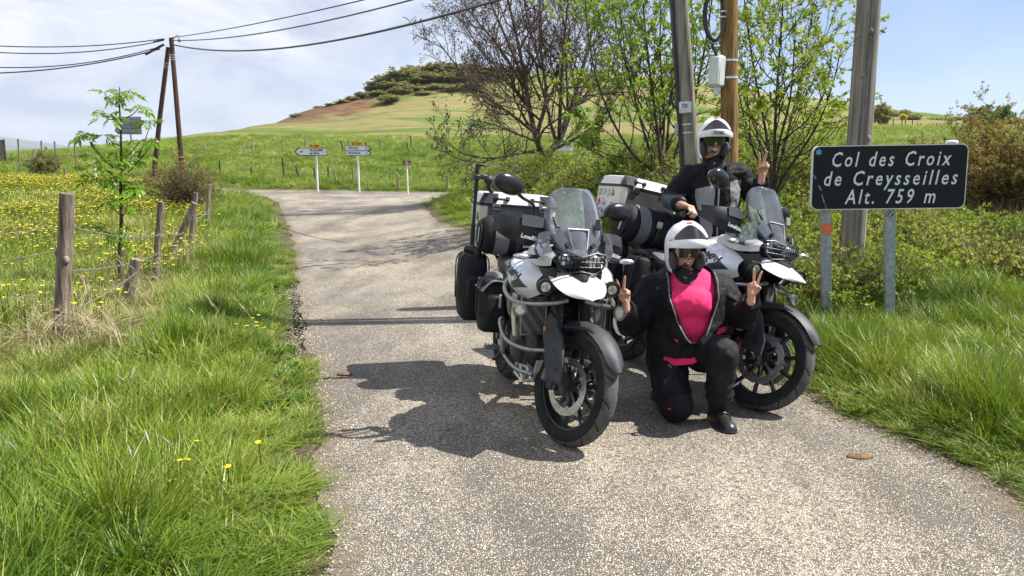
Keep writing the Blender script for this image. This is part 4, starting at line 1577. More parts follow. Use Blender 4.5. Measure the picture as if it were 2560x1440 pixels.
# scratches through the black film, blue leaf sticker
for (a, b, w) in (((2035, 432), (2043, 445), 0.012), ((2050, 460), (2057, 474), 0.014), ((2059, 484), (2066, 504), 0.012), ((2067, 506), (2073, 522), 0.006)):
    mb = MB(sxf())
    p, q = Vector((*sign_xy(*a), 0)), Vector((*sign_xy(*b), 0))
    d = (q - p).normalized()
    s = Vector((-d.y, d.x, 0)) * w / 2
    mb.add([(v.x, -0.0055, v.y) for v in (p - s * 0.4, p + s * 0.5, q + s, q - s * 0.8)], [(0, 1, 2, 3)])
    mb.build('scratch', M_GALV, sg, smooth=False)
mb = MB(sxf())
x, y = sign_xy(2047, 379)
lp = [(0, 0.05), (0.012, 0.02), (0.03, 0.022), (0.024, -0.005), (0.03, -0.02), (0.008, -0.022), (0, -0.04), (-0.008, -0.022), (-0.03, -0.02), (-0.024, -0.005), (-0.03, 0.022), (-0.012, 0.02)]
mb.add([(x + a * 0.9, -0.0058, y + b * 0.8) for a, b in lp], [tuple(range(len(lp)))])
mb.build('leaf_sticker', M_BLUEST, sg, smooth=False)
mb = MB(sxf())
x, y = sign_xy(2372, 362)
mb.ell((x, 0.015, y + 0.01), (0.06, 0.02, 0.02))
mb.build('bird_dropping', M_WHITE, sg)
for px, nm in ((2067, 0), (2227, 1)):
    x = (px - 2222) * sx_
    mb = MB()
    # U-shaped steel post, open to the back
    w, d_, th = 0.088, 0.055, 0.006
    prof = [(-w / 2, 0), (w / 2, 0), (w / 2, d_), (w / 2 - th, d_), (w / 2 - th, th), (-w / 2 + th, th), (-w / 2 + th, d_), (-w / 2, d_)]
    xz = lambda z: x + 0.018 + 0.070 * (Z0 - z)
    rings = [[Vector((xz(z) + a, 0.045 + b, z)) for a, b in prof] for z in (-0.35, 0.4, Z0 + sh * 0.40)]
    mb.loft(rings)
    p = mb.build('post', M_GALV, sg, sharp=25)
    mb = MB()
    if nm == 0:
        zc = P(2067, 574, SY).z - gz
        x0_, x = x, xz(zc)
        mb.cyl((x + 0.006, 0.0445, zc), (x + 0.006, 0.041, zc), 0.053, 26)
        st_ = mb.build('round_sticker', M_ORANGE, p)
        mb = MB()
        mb.add([(x + 0.006 + a, 0.0398, zc + b) for a, b in ((-0.014, -0.016), (0.014, -0.016), (0.006, 0.0), (0.006, 0.018), (-0.006, 0.018), (-0.006, 0.0))], [(0, 1, 2, 3, 4, 5)])
        mb.build('sticker_print', M_GALV, p, smooth=False)
    else:
        zc = P(2227, 536, SY).z - gz
        x0_, x = x, xz(zc)
        mb.cyl((x, 0.0445, zc), (x, 0.041, zc), 0.036, 24)
        mb.build('round_sticker', M_INK, p)
        mb = MB()
        mb.lathe([(0.026, 0), (0.031, 0), (0.031, 0.001), (0.026, 0.001)], (x, 0.0405, zc), (0, -1, 0), 24, closed=True)
        for s in (-1, 1):
            mb.add([(x + s * 0.004 + a, 0.0395, zc + b + s * 0.008) for a, b in ((-0.014, -0.004), (0.006, 0.010), (0.012, 0.004), (-0.008, -0.010))], [(0, 1, 2, 3)])
        mb.build('sticker_print', M_LETTER, p, smooth=False)
    x = x0_
    for z in (Z0 - sh * 0.28, Z0 + sh * 0.28):
        mb = MB()
        mb.box((x, 0.041, z), (0.16, 0.012, 0.04), ch=0.003)
        mb.build('clamp', M_GALVD, sg)

def arrow_panel(w, h, left, y, z, th=0.05):
    """direction panel with one pointed end, in the x-z plane facing -y"""
    tip = h * 0.55
    hw = w / 2
    if left:
        poly = [(-hw, 0), (-hw + tip, -h / 2), (hw, -h / 2), (hw, h / 2), (-hw + tip, h / 2)]
    else:
        poly = [(hw, 0), (hw - tip, h / 2), (-hw, h / 2), (-hw, -h / 2), (hw - tip, -h / 2)]
    return poly
def dir_sign(base_px, top_px, panels, plate, label, back=False, rot=0.0):
    b = hit(*base_px, 15, 60)
    t = P(*top_px, b.y)
    s = b.y / ray(*base_px).y / FPX        # metres per photo pixel there
    mw = Matrix.Translation(b) @ Matrix.Rotation(rot, 4, 'Z')
    o = thing('direction_sign', None, label, 'direction sign', mw=mw)
    H = t.z - b.z
    lean = (t.x - b.x)
    mb = MB()
    mb.tube([(0, 0.06, -0.2), (lean, 0.06, H)], 0.048, 10)
    mb.build('post', M_PALEBACK if not back else M_GALV, o)
    for (x0, x1, y0, y1, left, txt) in panels:
        c = P((x0 + x1) / 2, (y0 + y1) / 2, b.y) - b
        w, h = (x1 - x0) * s, (y1 - y0) * s
        poly = arrow_panel(w, h, left, 0, 0)
        mb = MB()
        mb.prism([(p[0] * 1.02, p[1] * 1.08) for p in poly], (c.x, 0.0, c.z), (1, 0, 0), (0, 0, 1), -0.05)
        pn = mb.build('panel', M_GREYBACK if back == 1 else (M_PALEBACK if back == 2 else M_INK), o, smooth=False)
        if not back:
            mb = MB()
            mb.prism([(p[0] * 0.97 + (0.02 if left else -0.02), p[1] * 0.90) for p in poly], (c.x, -0.004, c.z), (1, 0, 0), (0, 0, 1), -0.004)
            mb.build('face', M_WHITE, pn, smooth=False)
            for body, fx, fz, size in txt:
                me = text_mesh(body, size * h, bold=0.02 * h, spacing=1.12, extrude=0.0)
                me.transform(Matrix.Translation((c.x + fx * w / 2, -0.010, c.z + fz * h)) @ frame((0, 0, 0), (1, 0, 0), (0, 0, 1)))
                me.materials.clear()
                me.materials.append(M_INK)
                link('lettering', me, pn)
        else:
            mb = MB()
            for fz in (-0.28, 0.28):
                mb.box((c.x, -0.022, c.z + fz * h), (w * 0.86, 0.04, 0.05), ch=0.006)
            mb.build('rail', M_GALVD if back == 1 else M_WHITE, pn)
    if plate:
        x0, x1, y0, y1, body = plate
        c = P((x0 + x1) / 2, (y0 + y1) / 2, b.y) - b
        w, h = (x1 - x0) * s, (y1 - y0) * s
        mb = MB()
        mb.prism(rrect(w, h, h * 0.15, 3), (c.x, 0.0, c.z), (1, 0, 0), (0, 0, 1), -0.03)
        pn = mb.build('number_plate', M_YELLOW, o, smooth=False)
        me = text_mesh(body, 0.95 * h, bold=0.03 * h, spacing=1.15, extrude=0.0)
        me.transform(Matrix.Translation((c.x, -0.008, c.z)) @ frame((0, 0, 0), (1, 0, 0), (0, 0, 1)))
        me.materials.clear()
        me.materials.append(M_INK)
        link('lettering', me, pn)
    return o
dir_sign((794, 481), (789, 370), [(737, 816, 370.5, 388.5, True, [('14', -0.60, 0.0, 0.42), ('St JULIEN', 0.38, 0.20, 0.40), ('du GUA', 0.24, -0.22, 0.36)])], (774, 799, 361, 369, 'D 244'),
         'white direction sign to St Julien du Gua pointing left with yellow number plate')
dir_sign((898, 482), (892, 360), [(865, 926.5, 365, 376.5, False, [('PRIVAS', -0.38, 0.0, 0.62), ('13', 0.62, 0.0, 0.62)]), (865.5, 927.5, 377.5, 388.5, False, [('PRANLES', -0.34, 0.0, 0.62), ('6', 0.66, 0.0, 0.62)])], (879, 904, 355.5, 363.5, 'D 244'),
         'pair of white direction panels to Privas and Pranles pointing right')
dir_sign((333, 436), (322, 290), [(284, 352, 293, 316, True, []), (286, 353, 317.5, 335, True, [])], None, 'grey back of a double direction sign seen behind the ash sapling', back=1)
dir_sign((1410, 446), (1404, 343), [(1385, 1433, 352, 363, True, []), (1385, 1433, 364.5, 377.5, True, []), (1394, 1415, 344, 351, False, [])], None, 'white back of a small direction sign beside the bare tree trunk', back=2)
b = hit(1020, 486, 20, 50)
t = P(1017, 411, b.y)
s = b.y / ray(1020, 486).y / FPX
ms = thing('hamlet_sign', b, 'small maroon plate with white writing on a thin post across the junction', 'sign')
mb = MB()
mb.tube([(0, 0.03, -0.2), (t.x - b.x, 0.03, t.z - b.z + 0.16)], 0.034, 8)
mb.build('post', M_PALEBACK, ms)
c = P(1017, 407, b.y) - b
mb = MB()
mb.prism(rrect(20 * s, 11 * s, 0.03, 3), (c.x, 0, c.z), (1, 0, 0), (0, 0, 1), -0.03)
pl = mb.build('panel', M_MAROON, ms, smooth=False)
for body, dz, w in (('Mas', 0.035, 0.07), ('Creysseilles', -0.04, 0.055)):
    me = text_mesh(body, w * 1.1, bold=0.002, extrude=0.0)
    me.transform(Matrix.Translation((c.x, -0.008, c.z + dz)) @ frame((0, 0, 0), (1, 0, 0), (0, 0, 1)))
    me.materials.clear()
    me.materials.append(M_LETTER)
    link('lettering', me, pl)
# reflector marker beside the back sign
b = hit(240, 446, 20, 60) or Vector((-16, 30, tz(-16, 30)))
mk = thing('marker_post', b, 'short white roadside marker post with a red band under the sapling', 'marker post')
mb = MB()
mb.cyl((0, 0, -0.1), (0, 0, 0.75), 0.06, 10, ch=0.01)
mb.build('shaft', M_WHITE, mk)
mb = MB()
mb.cyl((0, 0, 0.55), (0, 0, 0.63), 0.063, 10)
mb.build('red_band', M_REDW, mk)

# ------------------------------------------------------------------ utility poles
GP0 = P(2124, 722, 8.8)
gzb = tz(GP0.x, 8.8)
GP1 = P(2174, -20, 8.8)
dirp = GP1 - GP0
gb = GP0 + dirp * ((gzb - GP0.z) / dirp.z)
gt = gb + dirp.normalized() * 6.4
log('utility_pole', gb, gt, 0.135, 0.105, W_GREY, 'thick grey weathered wooden pole standing behind the black pass sign', 'utility pole', 'wooden poles beside the lane', n=26, knots=9, rough=0.05)
# tan pole with the coil and white box
BY = 8.0
b0, b1 = P(1836, 560, BY), P(1835, 0, BY)
bx = lerp(b0, b1, 0.0)
bb = Vector((b0.x - 0.005, BY, tz(b0.x, BY)))
dirp = (b1 - b0).normalized()
bt = bb + dirp * 6.6
tp_ = log('utility_pole', bb, bt, 0.088, 0.076, W_BROWN, 'newer tan wooden pole behind the standing rider carrying a coil and white box', 'utility pole', 'wooden poles beside the lane', n=22, rough=0.03, knots=2)
def bz(py):
    return P(1835, py, BY).z
def bx_at(z):
    return bb + dirp * ((z - bb.z) / dirp.z)
bx0 = thing('junction_box', bx_at(bz(180)), 'tall white plastic junction box strapped to the tan pole', 'junction box')
mb = MB()
side = Vector((-0.092 - 0.03, -0.03, 0))
mb.box(side + Vector((-0.005, 0, 0)), (0.10, 0.16, 0.30), rot=(0, R(3), R(28)), ch=0.02)
mb.build('body', M_PVC, bx0)
mb = MB()
mb.box(side + Vector((-0.045, -0.07, 0.0)), (0.03, 0.12, 0.27), rot=(0, R(6), R(28)), ch=0.012)
mb.build('lid', M_PVC, bx0)
mb = MB()
mb.box(side + Vector((-0.01, -0.03, -0.185)), (0.05, 0.06, 0.09), ch=0.012)
mb.build('cable_gland', M_PVC, bx0)
for py in (152, 195):
    z = bz(py)
    q = bx_at(z)
    mb = MB()
    mb.lathe([(0.082, -0.010), (0.0855, -0.010), (0.0855, 0.010), (0.082, 0.010)], (q - bx0.location), (0, 0, 1), 26, closed=True)
    mb.tube([q - bx0.location + Vector((-0.08, -0.02, 0)), q - bx0.location + Vector((-0.10, -0.03, 0))], 0.009, 6)
    mb.build('strap', M_STRAP, bx0)
# the black coil of spare cable
qz = bz(44)
q = bx_at(qz)
coil = thing('cable_coil', q + Vector((-0.155, -0.05, 0)), 'coil of thick black cable hung on the tan pole above the junction box', 'cable coil')
mb = MB()
for w in range(4):
    pts = []
    for i in range(36):
        a = 2 * math.pi * i / 36
        pts.append(Vector((math.cos(a) * (0.085 + 0.004 * w), math.sin(a) * 0.05 + 0.012 * (w - 1.5), math.sin(a) * (0.225 + 0.006 * (w % 2)))))
    mb.tube(pts, 0.0125, 7, closed=True)
mb.build('loops', M_CABLE, coil)
mb = MB()
mb.tube([(-0.02, 0, -0.23), (0.0, 0, -0.29), (0.03, 0, -0.34), (0.045, 0, -0.40)], 0.011, 6, 3)
mb.tube([(0.07, -0.02, 0.15), (0.075, -0.01, 0.5), (0.07, 0, 1.6), (0.06, 0, 3.2)], 0.011, 6, 3)
mb.build('tail', M_CABLE, coil)
mb = MB()
mb.tube([(-0.035, -0.03, -0.15), (-0.03, -0.04, -0.235), (0.02, -0.04, -0.25), (0.05, -0.03, -0.20)], 0.006, 6, 3)
mb.build('hook', M_STRAP, coil)
for dz in (0.04, -0.01):
    mb = MB()
    mb.lathe([(0.03, -0.006), (0.034, -0.006), (0.034, 0.006), (0.03, 0.006)], (0.085, 0, dz), (0, 0.2, 1), 14, closed=True)
    mb.build('tie', M_STRAP, coil)
# double pale pole
DY = 8.05
b0, b1 = P(1728, 560, DY), P(1693, 0, DY)
dirp = (b1 - b0).normalized()
gz_ = tz(b0.x + 0.05, DY)
db = b0 + dirp * ((gz_ - b0.z) / dirp.z)
dt = db + dirp * 6.3
log('utility_pole', db, dt, 0.062, 0.054, W_PALE, 'pale front pole of the leaning pair, carrying black cable and a square box', 'utility pole', 'wooden poles beside the lane', n=18, rough=0.04, knots=3)
c0, c1 = P(1748, 560, DY + 0.13), P(1706, 0, DY + 0.13)
dirc = (c1 - c0).normalized()
cb_ = c0 + dirc * ((gz_ - c0.z) / dirc.z)
log('utility_pole', cb_, cb_ + dirc * 6.1, 0.055, 0.048, W_GREY, 'rear pole of the leaning pair, half hidden by the pale front pole', 'utility pole', 'wooden poles beside the lane', n=16, rough=0.04)
mb = MB()
pth = [db + dirp * s_ + Vector((-0.062, -0.03, 0)) for s_ in (0.3, 1.5, 3.0, 4.5, 6.0)]
o0 = pth[0].copy()
mb.tube([p - o0 for p in pth], 0.021, 8)
mb.tube([p - o0 + Vector((-0.004, -0.03, 0)) for p in pth], 0.012, 6)
o = mb.build('cable_duct', M_CABLE)
o.location = o0
tag(o, 'black cable duct running down the shaded side of the pale pole', 'cable')
zb = P(1708, 270, DY).z
q = db + dirp * ((zb - db.z) / dirp.z)
sb = thing('connection_box', q + Vector((-0.005, -0.085, 0)), 'small square pale box with black markings on the pale front pole', 'junction box')
mb = MB()
mb.box((0, 0, 0), (0.118, 0.055, 0.112), rot=(0, R(-4), 0), ch=0.010)
mb.build('body', M_PVC, sb)
for body, dz in (('OPLA', 0.024), ('P 2/0', 0.002)):
    lettering(body, 0.024, Matrix.Translation((-0.012, -0.0295, dz)) @ frame((0, 0, 0), (1, 0, -0.07), (0, 0, 1)), M_INK, sb, bold=0.0006, extrude=0.0)
mb = MB()
mb.tube([(-0.05, 0.02, -0.03), (-0.12, 0.02, 0.03), (-0.14, 0.03, 0.14), (-0.085, 0.04, 0.24)], 0.012, 7, 5)
mb.build('cable_loop', M_CABLE, sb)
for dz in (-0.16, -0.24):
    mb = MB()
    qq = dirp * (dz / dirp.z)
    mb.lathe([(0.063, -0.006), (0.066, -0.006), (0.066, 0.006), (0.063, 0.006)], qq + Vector((0.005, 0.085, 0)), dirp, 18, closed=True)
    mb.build('strap', M_STRAP, sb)
mb = MB()
mb.box((-0.075, 0.02, -0.21), (0.03, 0.05, 0.11), ch=0.006)
mb.build('side_box', M_GALV, sb)

# A-frame pole across the junction
AY = 38.0
r0_, r1_ = P(455, 418, AY), P(428, 95, AY)
l0_, l1_ = P(383, 430, AY + 0.9), P(421, 118, AY + 0.15)
def pole_leg(a, b, ra, rb):
    d = b - a
    g = tz(a.x, a.y)
    base = a + d * ((g - a.z) / d.z)
    return base, b
ap = thing('braced_pole', None, 'reddish brown A-shaped braced telephone pole beyond the ash sapling', 'utility pole', mw=Matrix.Translation(pole_leg(r0_, r1_, 0, 0)[0]))
A0 = ap.matrix_world.translation.copy()
for a, b, ra, rb in ((r0_, r1_, 0.125, 0.10), (l0_, l1_, 0.12, 0.10)):
    base, top = pole_leg(a, b, ra, rb)
    mb = MB()
    mb.tube([base - A0 - Vector((0, 0, 0.3)), lerp(base, top, 0.5) - A0, top - A0], [ra, (ra + rb) / 2, rb], 12)
    mb.build('leg', W_RED, ap)
for f in (0.86, 0.875, 0.89):
    for a, b, ra in ((r0_, r1_, 0.106), (l0_, l1_, 0.106)):
        base, top = pole_leg(a, b, 0, 0)
        mb = MB()
        mb.lathe([(ra, -0.012), (ra + 0.012, -0.012), (ra + 0.012, 0.012), (ra, 0.012)], lerp(base, top, f) - A0, top - base, 12, closed=True)
        mb.build('strap', M_STRAP, ap)
mb = MB()
tpA = r1_ - A0
mb.box(tpA + Vector((-0.75, -0.1, -0.52)), (1.0, 0.10, 0.10), rot=(0, R(-27), 0), ch=0.02)
mb.box(tpA + Vector((-0.55, -0.05, -0.12)), (0.55, 0.05, 0.05), rot=(0, R(-12), 0), ch=0.01)
mb.tube([tpA + Vector((0.1, 0, -0.05)), tpA + Vector((0.28, 0, 0.12)), tpA + Vector((0.36, 0, 0.0)), tpA + Vector((0.3, 0, -0.12))], 0.016, 5, 3)
mb.ell(tpA + Vector((0.36, 0, -0.12)), (0.06, 0.06, 0.07))
mb.build('cable_fitting', M_CABLE, ap)
# cables
def cable(a, b, sag, r, label):
    return wire('cable', a, b, sag, r, M_CABLE, label, 'cable', 'overhead cables', n=22)
T_ = r1_
poleA, poleB, poleC = bt + Vector((0, 0, -0.15)), dt + Vector((0, 0, -0.15)), gt
cable(T_ + Vector((0.05, -0.1, -0.0)), P(1070, -40, 19.5), 0.12, 0.018, 'uppermost thin overhead cable rising from the braced pole to the right')
cable(T_ + Vector((0.05, -0.1, -0.12)), P(1190, -45, 17), 0.32, 0.020, 'middle thin overhead cable rising from the braced pole to the right')
cable(T_ + Vector((0.05, -0.1, -0.30)), P(1330, -25, 15.5), 0.62, 0.028, 'lowest and thickest overhead cable drooping from the braced pole to the tree')
for (y_, dz, sag, rr, lb) in ((112, -0.05, 0.2, 0.022, 'uppermost cable running left from the braced pole'), (127, -0.12, 0.3, 0.022, 'second cable down running left from the braced pole'), (166, -0.30, 0.35, 0.022, 'third cable down running left from the braced pole'), (184, -0.40, 0.25, 0.026, 'lowest cable running left from the braced pole')):
    e = P(-60, y_, 34)
    cable(T_ + Vector((-0.3 if dz > -0.2 else -0.5, -0.1, dz - (0.0 if dz > -0.2 else 0.1))), e, sag, rr, lb)

# guard spiral at the foot of the braced pole
mb = MB()
base, top = pole_leg(r0_, r1_, 0, 0)
dd_ = (top - base).normalized()
pts = [base - A0 + dd_ * (0.35 + 1.2 * i / 40) + Vector((math.cos(i * 0.95), math.sin(i * 0.95), 0)) * 0.15 for i in range(41)]
mb.tube(pts, 0.022, 5)
mb.build('guard_spiral', M_REDW, ap)
# small things lying on the tarmac
M_DUNG = pm('dry_brown_litter', (0.10, 0.055, 0.025), (0.22, 0.13, 0.065), scale=60, rough=0.95, bump=0.6, bscale=120)
for px, py, rx, ry, lb in ((2148, 1150, 0.075, 0.045, 'flat brown dried clump on the gravel near the right verge'), (862, 942, 0.06, 0.035, 'brown dried clump on the tarmac at the tip of the motorcycle shadow'), (1043, 680, 0.05, 0.03, 'small curled brown leaf on the middle of the lane')):
    g_ = hit(px, py)
    mb = MB()
    rings = []
    for q, (k, z) in enumerate(((1.0, -0.004), (0.92, 0.004), (0.6, 0.008), (0.2, 0.010))):
        rings.append([Vector((math.cos(a) * rx * k * (1 + 0.25 * mnoise.noise(Vector((math.cos(a) * 2 + px, math.sin(a) * 2, q * 0.4)))), math.sin(a) * ry * k * (1 + 0.25 * mnoise.noise(Vector((math.cos(a) * 2, math.sin(a) * 2 + px, 3)))), z + 0.006 * mnoise.noise(Vector((math.cos(a) * 4, math.sin(a) * 4, k * 5))))) for a in [2 * math.pi * j / 16 for j in range(16)]])
    mb.loft(rings)
    o = mb.build('litter_clump', M_DUNG, sharp=180)
    o.location = g_ + Vector((0, 0, 0.02))
    tag(o, lb, 'litter')
# ------------------------------------------------------------------ trees and shrubs
M_BARK = pm('grey_brown_bark', (0.066, 0.048, 0.037), (0.20, 0.148, 0.112), scale=9, rough=0.9, bump=0.8, bscale=22, spec=0.1, dist=0.01)
M_BARK2 = pm('dark_bark', (0.035, 0.028, 0.022), (0.105, 0.085, 0.068), scale=9, rough=0.9, bump=0.7, bscale=24, spec=0.1, dist=0.008)
M_TWIG = pm('brown_twig', (0.075, 0.052, 0.036), (0.20, 0.145, 0.10), scale=6, rough=0.9, spec=0.1)
M_BUD = leafmat('ash_bud', (0.04, 0.028, 0.022), (0.10, 0.07, 0.055), trans=0.15, scale=2)
M_LEAF1 = leafmat('young_leaf', (0.15, 0.27, 0.020), (0.36, 0.46, 0.045), trans=0.5, scale=1.6)
M_LEAF2 = leafmat('yellow_green_leaf', (0.18, 0.28, 0.022), (0.42, 0.47, 0.05), trans=0.5, scale=2.2)
M_LEAFD = leafmat('bramble_leaf', (0.09, 0.17, 0.015), (0.27, 0.37, 0.034), trans=0.48, inst=True, c3=(0.40, 0.40, 0.09))
M_SAP = leafmat('ash_leaflet', (0.12, 0.26, 0.018), (0.25, 0.39, 0.030), trans=0.42, scale=2.5, rough=0.35)
M_OLIVE = leafmat('olive_shrub_leaf', (0.12, 0.105, 0.03), (0.24, 0.20, 0.06), trans=0.3, scale=1.8)
M_RUST = leafmat('rusty_young_leaf', (0.21, 0.21, 0.035), (0.38, 0.27, 0.075), trans=0.4, scale=2.6)
M_GORSE = leafmat('broom_foliage', (0.17, 0.185, 0.05), (0.40, 0.38, 0.14), trans=0.5, scale=1.1)
M_BLUEG = leafmat('blue_green_foliage', (0.07, 0.15, 0.06), (0.17, 0.26, 0.12), trans=0.3, scale=1.5)

def leaf_bunch(mb, p, d, n, size, spread, mat=0, narrow=0.42):
    for i in range(n):
        v = (Vector(d) * 0.5 + Vector((random.gauss(0, 1), random.gauss(0, 1), random.gauss(0.2, 0.8))) * spread).normalized()
        s = v.cross(Vector((random.gauss(0, 1), random.gauss(0, 1), random.gauss(0, 1)))).normalized()
        L0 = size * random.uniform(0.6, 1.25)
        b = p + v * L0 * 0.1
        m_ = p + v * L0 * 0.55
        mb.add([b, m_ - s * L0 * narrow / 2, p + v * L0, m_ + s * L0 * narrow / 2], [(0, 1, 2, 3)], mat)

class Grow:
    def __init__(self, wob, trop, nch, ratio, ang, seg, leaf, maxlvl, taper=0.45, sides=(8, 6, 4, 3, 3)):
        self.b, self.l = MB(), MB()
        self.wob, self.trop, self.nch, self.ratio, self.ang, self.seg, self.leaf, self.maxlvl, self.taper, self.sides = wob, trop, nch, ratio, ang, seg, leaf, maxlvl, taper, sides
        self.tips = 0
    def path(self, pts, r0, r1, lvl, start=0.25, n_override=None, k=3):
        pts = catmull(pts, k)
        n = len(pts)
        rs = [lerp(r0, r1, i / (n - 1)) for i in range(n)]
        self.b.tube(pts, rs, self.sides[min(lvl, len(self.sides) - 1)], 1)
        self.children(pts, rs, lvl, start, n_override)
    def branch(self, p, d, Ln, r, lvl):
        n = max(2, int(Ln / self.seg[min(lvl, len(self.seg) - 1)]))
        pts, rs = [p.copy()], [r]
        d = d.normalized()
        for i in range(n):
            w = self.wob[min(lvl, len(self.wob) - 1)]
            d = (d + Vector((random.gauss(0, w), random.gauss(0, w), random.gauss(0, w))) + Vector((0, 0, self.trop[min(lvl, len(self.trop) - 1)]))).normalized()
            p = p + d * (Ln / n)
            pts.append(p.copy())
            rs.append(lerp(r, r * self.taper, (i + 1) / n))
        self.b.tube(pts, rs, self.sides[min(lvl, len(self.sides) - 1)], 1, cap=False)
        self.children(pts, rs, lvl, 0.2)
    def children(self, pts, rs, lvl, start, n_override=None):
        n = len(pts)
        Ln = sum((pts[i + 1] - pts[i]).length for i in range(n - 1))
        if lvl < self.maxlvl:
            nc = n_override if n_override is not None else self.nch[min(lvl, len(self.nch) - 1)]
            nc = max(1, int(round(nc * random.uniform(0.8, 1.2))))
            for q in range(nc):
                t = start + (1 - start) * (q + random.random()) / nc
                f = t * (n - 1)
                i = min(n - 2, int(f))
                p = lerp(pts[i], pts[i + 1], f - i)
                ax = (pts[i + 1] - pts[i]).normalized()
                ph = random.uniform(0, 6.283)
                o = ax.orthogonal().normalized()
                o = Quaternion(ax, ph) @ o
                an = R(self.ang[min(lvl, len(self.ang) - 1)] * random.uniform(0.7, 1.3))
                d = ax * math.cos(an) + o * math.sin(an)
                cl = Ln * self.ratio[min(lvl, len(self.ratio) - 1)] * (1.1 - 0.55 * t) * random.uniform(0.65, 1.25)
                cr = max(self.minr, rs[i] * 0.55)
                self.branch(p, d, cl, cr, lvl + 1)
        if lvl >= self.maxlvl - 1:
            self.leaf(self, pts, lvl)
    minr = 0.004
def finish_tree(o, g, mbark, mleaf, leafname='crown'):
    g.b.build('trunk', mbark, o, sharp=180)
    if g.l.v:
        g.l.build(leafname, mleaf, o, smooth=False, recalc=False)

# 1: the half-bare ash with dark buds, right of the lane
TB = Vector((P(1356, 455, 24).x, 24, 0))
TB.z = tz(TB.x, TB.y) - 0.05
def bud_leaf(g, pts, lvl):
    if lvl < g.maxlvl and random.random() < 0.5:
        return
    p = pts[-1]
    d = (pts[-1] - pts[-2]).normalized()
    for q in range(random.choice((1, 1, 2))):
        o = p + (Vector((random.gauss(0, 0.02), random.gauss(0, 0.02), random.gauss(0, 0.02))) if q else Vector((0, 0, 0)))
        r_ = random.uniform(0.012, 0.021)
        g.l.add([o + d * r_ * 2.2, o - d * r_ * 1.2, o + Vector((r_, 0, 0)), o - Vector((r_, 0, 0)), o + Vector((0, r_, 0)), o - Vector((0, r_, 0))],
                [(0, 2, 4), (0, 4, 3), (0, 3, 5), (0, 5, 2), (1, 4, 2), (1, 3, 4), (1, 5, 3), (1, 2, 5)])
tr = thing('ash_tree', TB, 'half bare ash tree with dark buds and spreading limbs beside the junction', 'tree')
g = Grow(wob=(0.10, 0.14, 0.16, 0.18, 0.18), trop=(0.05, 0.04, 0.06, 0.10, 0.12), nch=(9, 10, 9, 5), ratio=(0.52, 0.44, 0.46, 0.55), ang=(48, 46, 46, 44), seg=(0.35, 0.25, 0.16, 0.14, 0.14), leaf=bud_leaf, maxlvl=4)
g.minr = 0.0050
def TP(px, py, dy=0.0):
    return P(px, py, 24 + dy) - TB
random.seed(21)
fork = TP(1362, 392)
g.path([Vector((0, 0, -0.2)), TP(1358, 430), fork], 0.24, 0.20, 0, n_override=0, k=3) if False else g.b.tube(catmull([Vector((0, 0, -0.2)), TP(1357, 430), fork], 4), [lerp(0.23, 0.165, i / 8) for i in range(9)], 10)
limbs = [([TP(1352, 170, 0.3), TP(1330, 90, 0.9), TP(1310, 0, 1.3), TP(1300, -80, 1.4)], 0.07, 0.02, 8),
         ([TP(1440, 235, 0.5), TP(1420, 120, 1.2), TP(1400, 0, 1.5), TP(1395, -90, 1.6)], 0.07, 0.02, 8),
         ([TP(1310, 200, -0.5), TP(1250, 60, 0.2), TP(1210, -30, 0.4), TP(1190, -90, 0.4)], 0.07, 0.02, 8),
         ([TP(1350, 300, 0), TP(1300, 260, -1.4), TP(1240, 240, -2.0), TP(1180, 200, -2.4)], 0.06, 0.014, 8),
         ([TP(1350, 250, 0), TP(1310, 160, 1.6), TP(1270, 100, 2.2), TP(1230, 30, 2.6)], 0.06, 0.014, 8),
         ([fork, TP(1340, 345, -0.3), TP(1318, 240, -0.4), TP(1300, 130, -0.6), TP(1270, 0, -0.8), TP(1250, -90, -0.8)], 0.155, 0.03, 12),
         ([fork, TP(1398, 350, 0.3), TP(1428, 270, 0.5), TP(1460, 160, 0.6), TP(1490, 30, 0.8), TP(1510, -110, 0.9)], 0.17, 0.03, 11),
         ([TP(1340, 345, -0.3), TP(1366, 240, 0.1), TP(1352, 130, 0.3), TP(1350, 20, 0.4), TP(1360, -120, 0.4)], 0.11, 0.03, 11),
         ([TP(1398, 350, 0.3), TP(1402, 240, -0.6), TP(1408, 130, -1.0), TP(1420, 0, -1.2), TP(1425, -120, -1.2)], 0.10, 0.03, 10),
         ([TP(1352, 375), TP(1290, 385, -0.8), TP(1220, 396, -1.4), TP(1150, 380, -1.8), TP(1118, 350, -2.0)], 0.075, 0.012, 10),
         ([TP(1335, 330, -0.3), TP(1270, 280, -0.9), TP(1200, 230, -1.2), TP(1130, 150, -1.4), TP(1085, 90, -1.4)], 0.08, 0.014, 11),
         ([TP(1325, 270, -0.3), TP(1270, 200, 0.6), TP(1200, 120, 1.0), TP(1140, 30, 1.3)], 0.075, 0.014, 10),
         ([TP(1372, 380), TP(1440, 345, -0.6), TP(1500, 300, -0.9), TP(1545, 240, -1.0)], 0.08, 0.014, 10),
         ([TP(1310, 220, -0.4), TP(1250, 120, -1.0), TP(1190, 50, -1.3), TP(1120, -40, -1.5)], 0.07, 0.014, 10),
         ([TP(1345, 355), TP(1280, 330, 0.5), TP(1230, 310, 1.1), TP(1180, 300, 1.5)], 0.06, 0.012, 9),
         ([TP(1420, 290, 0.4), TP(1470, 230, 0.9), TP(1540, 150, 1.1), TP(1590, 60, 1.2)], 0.07, 0.014, 10)]
for pts, a, b_, nc in limbs:
    g.path(pts, a * 0.66, b_ * 0.6, 1, start=0.14, n_override=nc + 4)
finish_tree(tr, g, M_BARK, M_BUD)
print('bare tree tris', len(g.b.f), len(g.l.f))

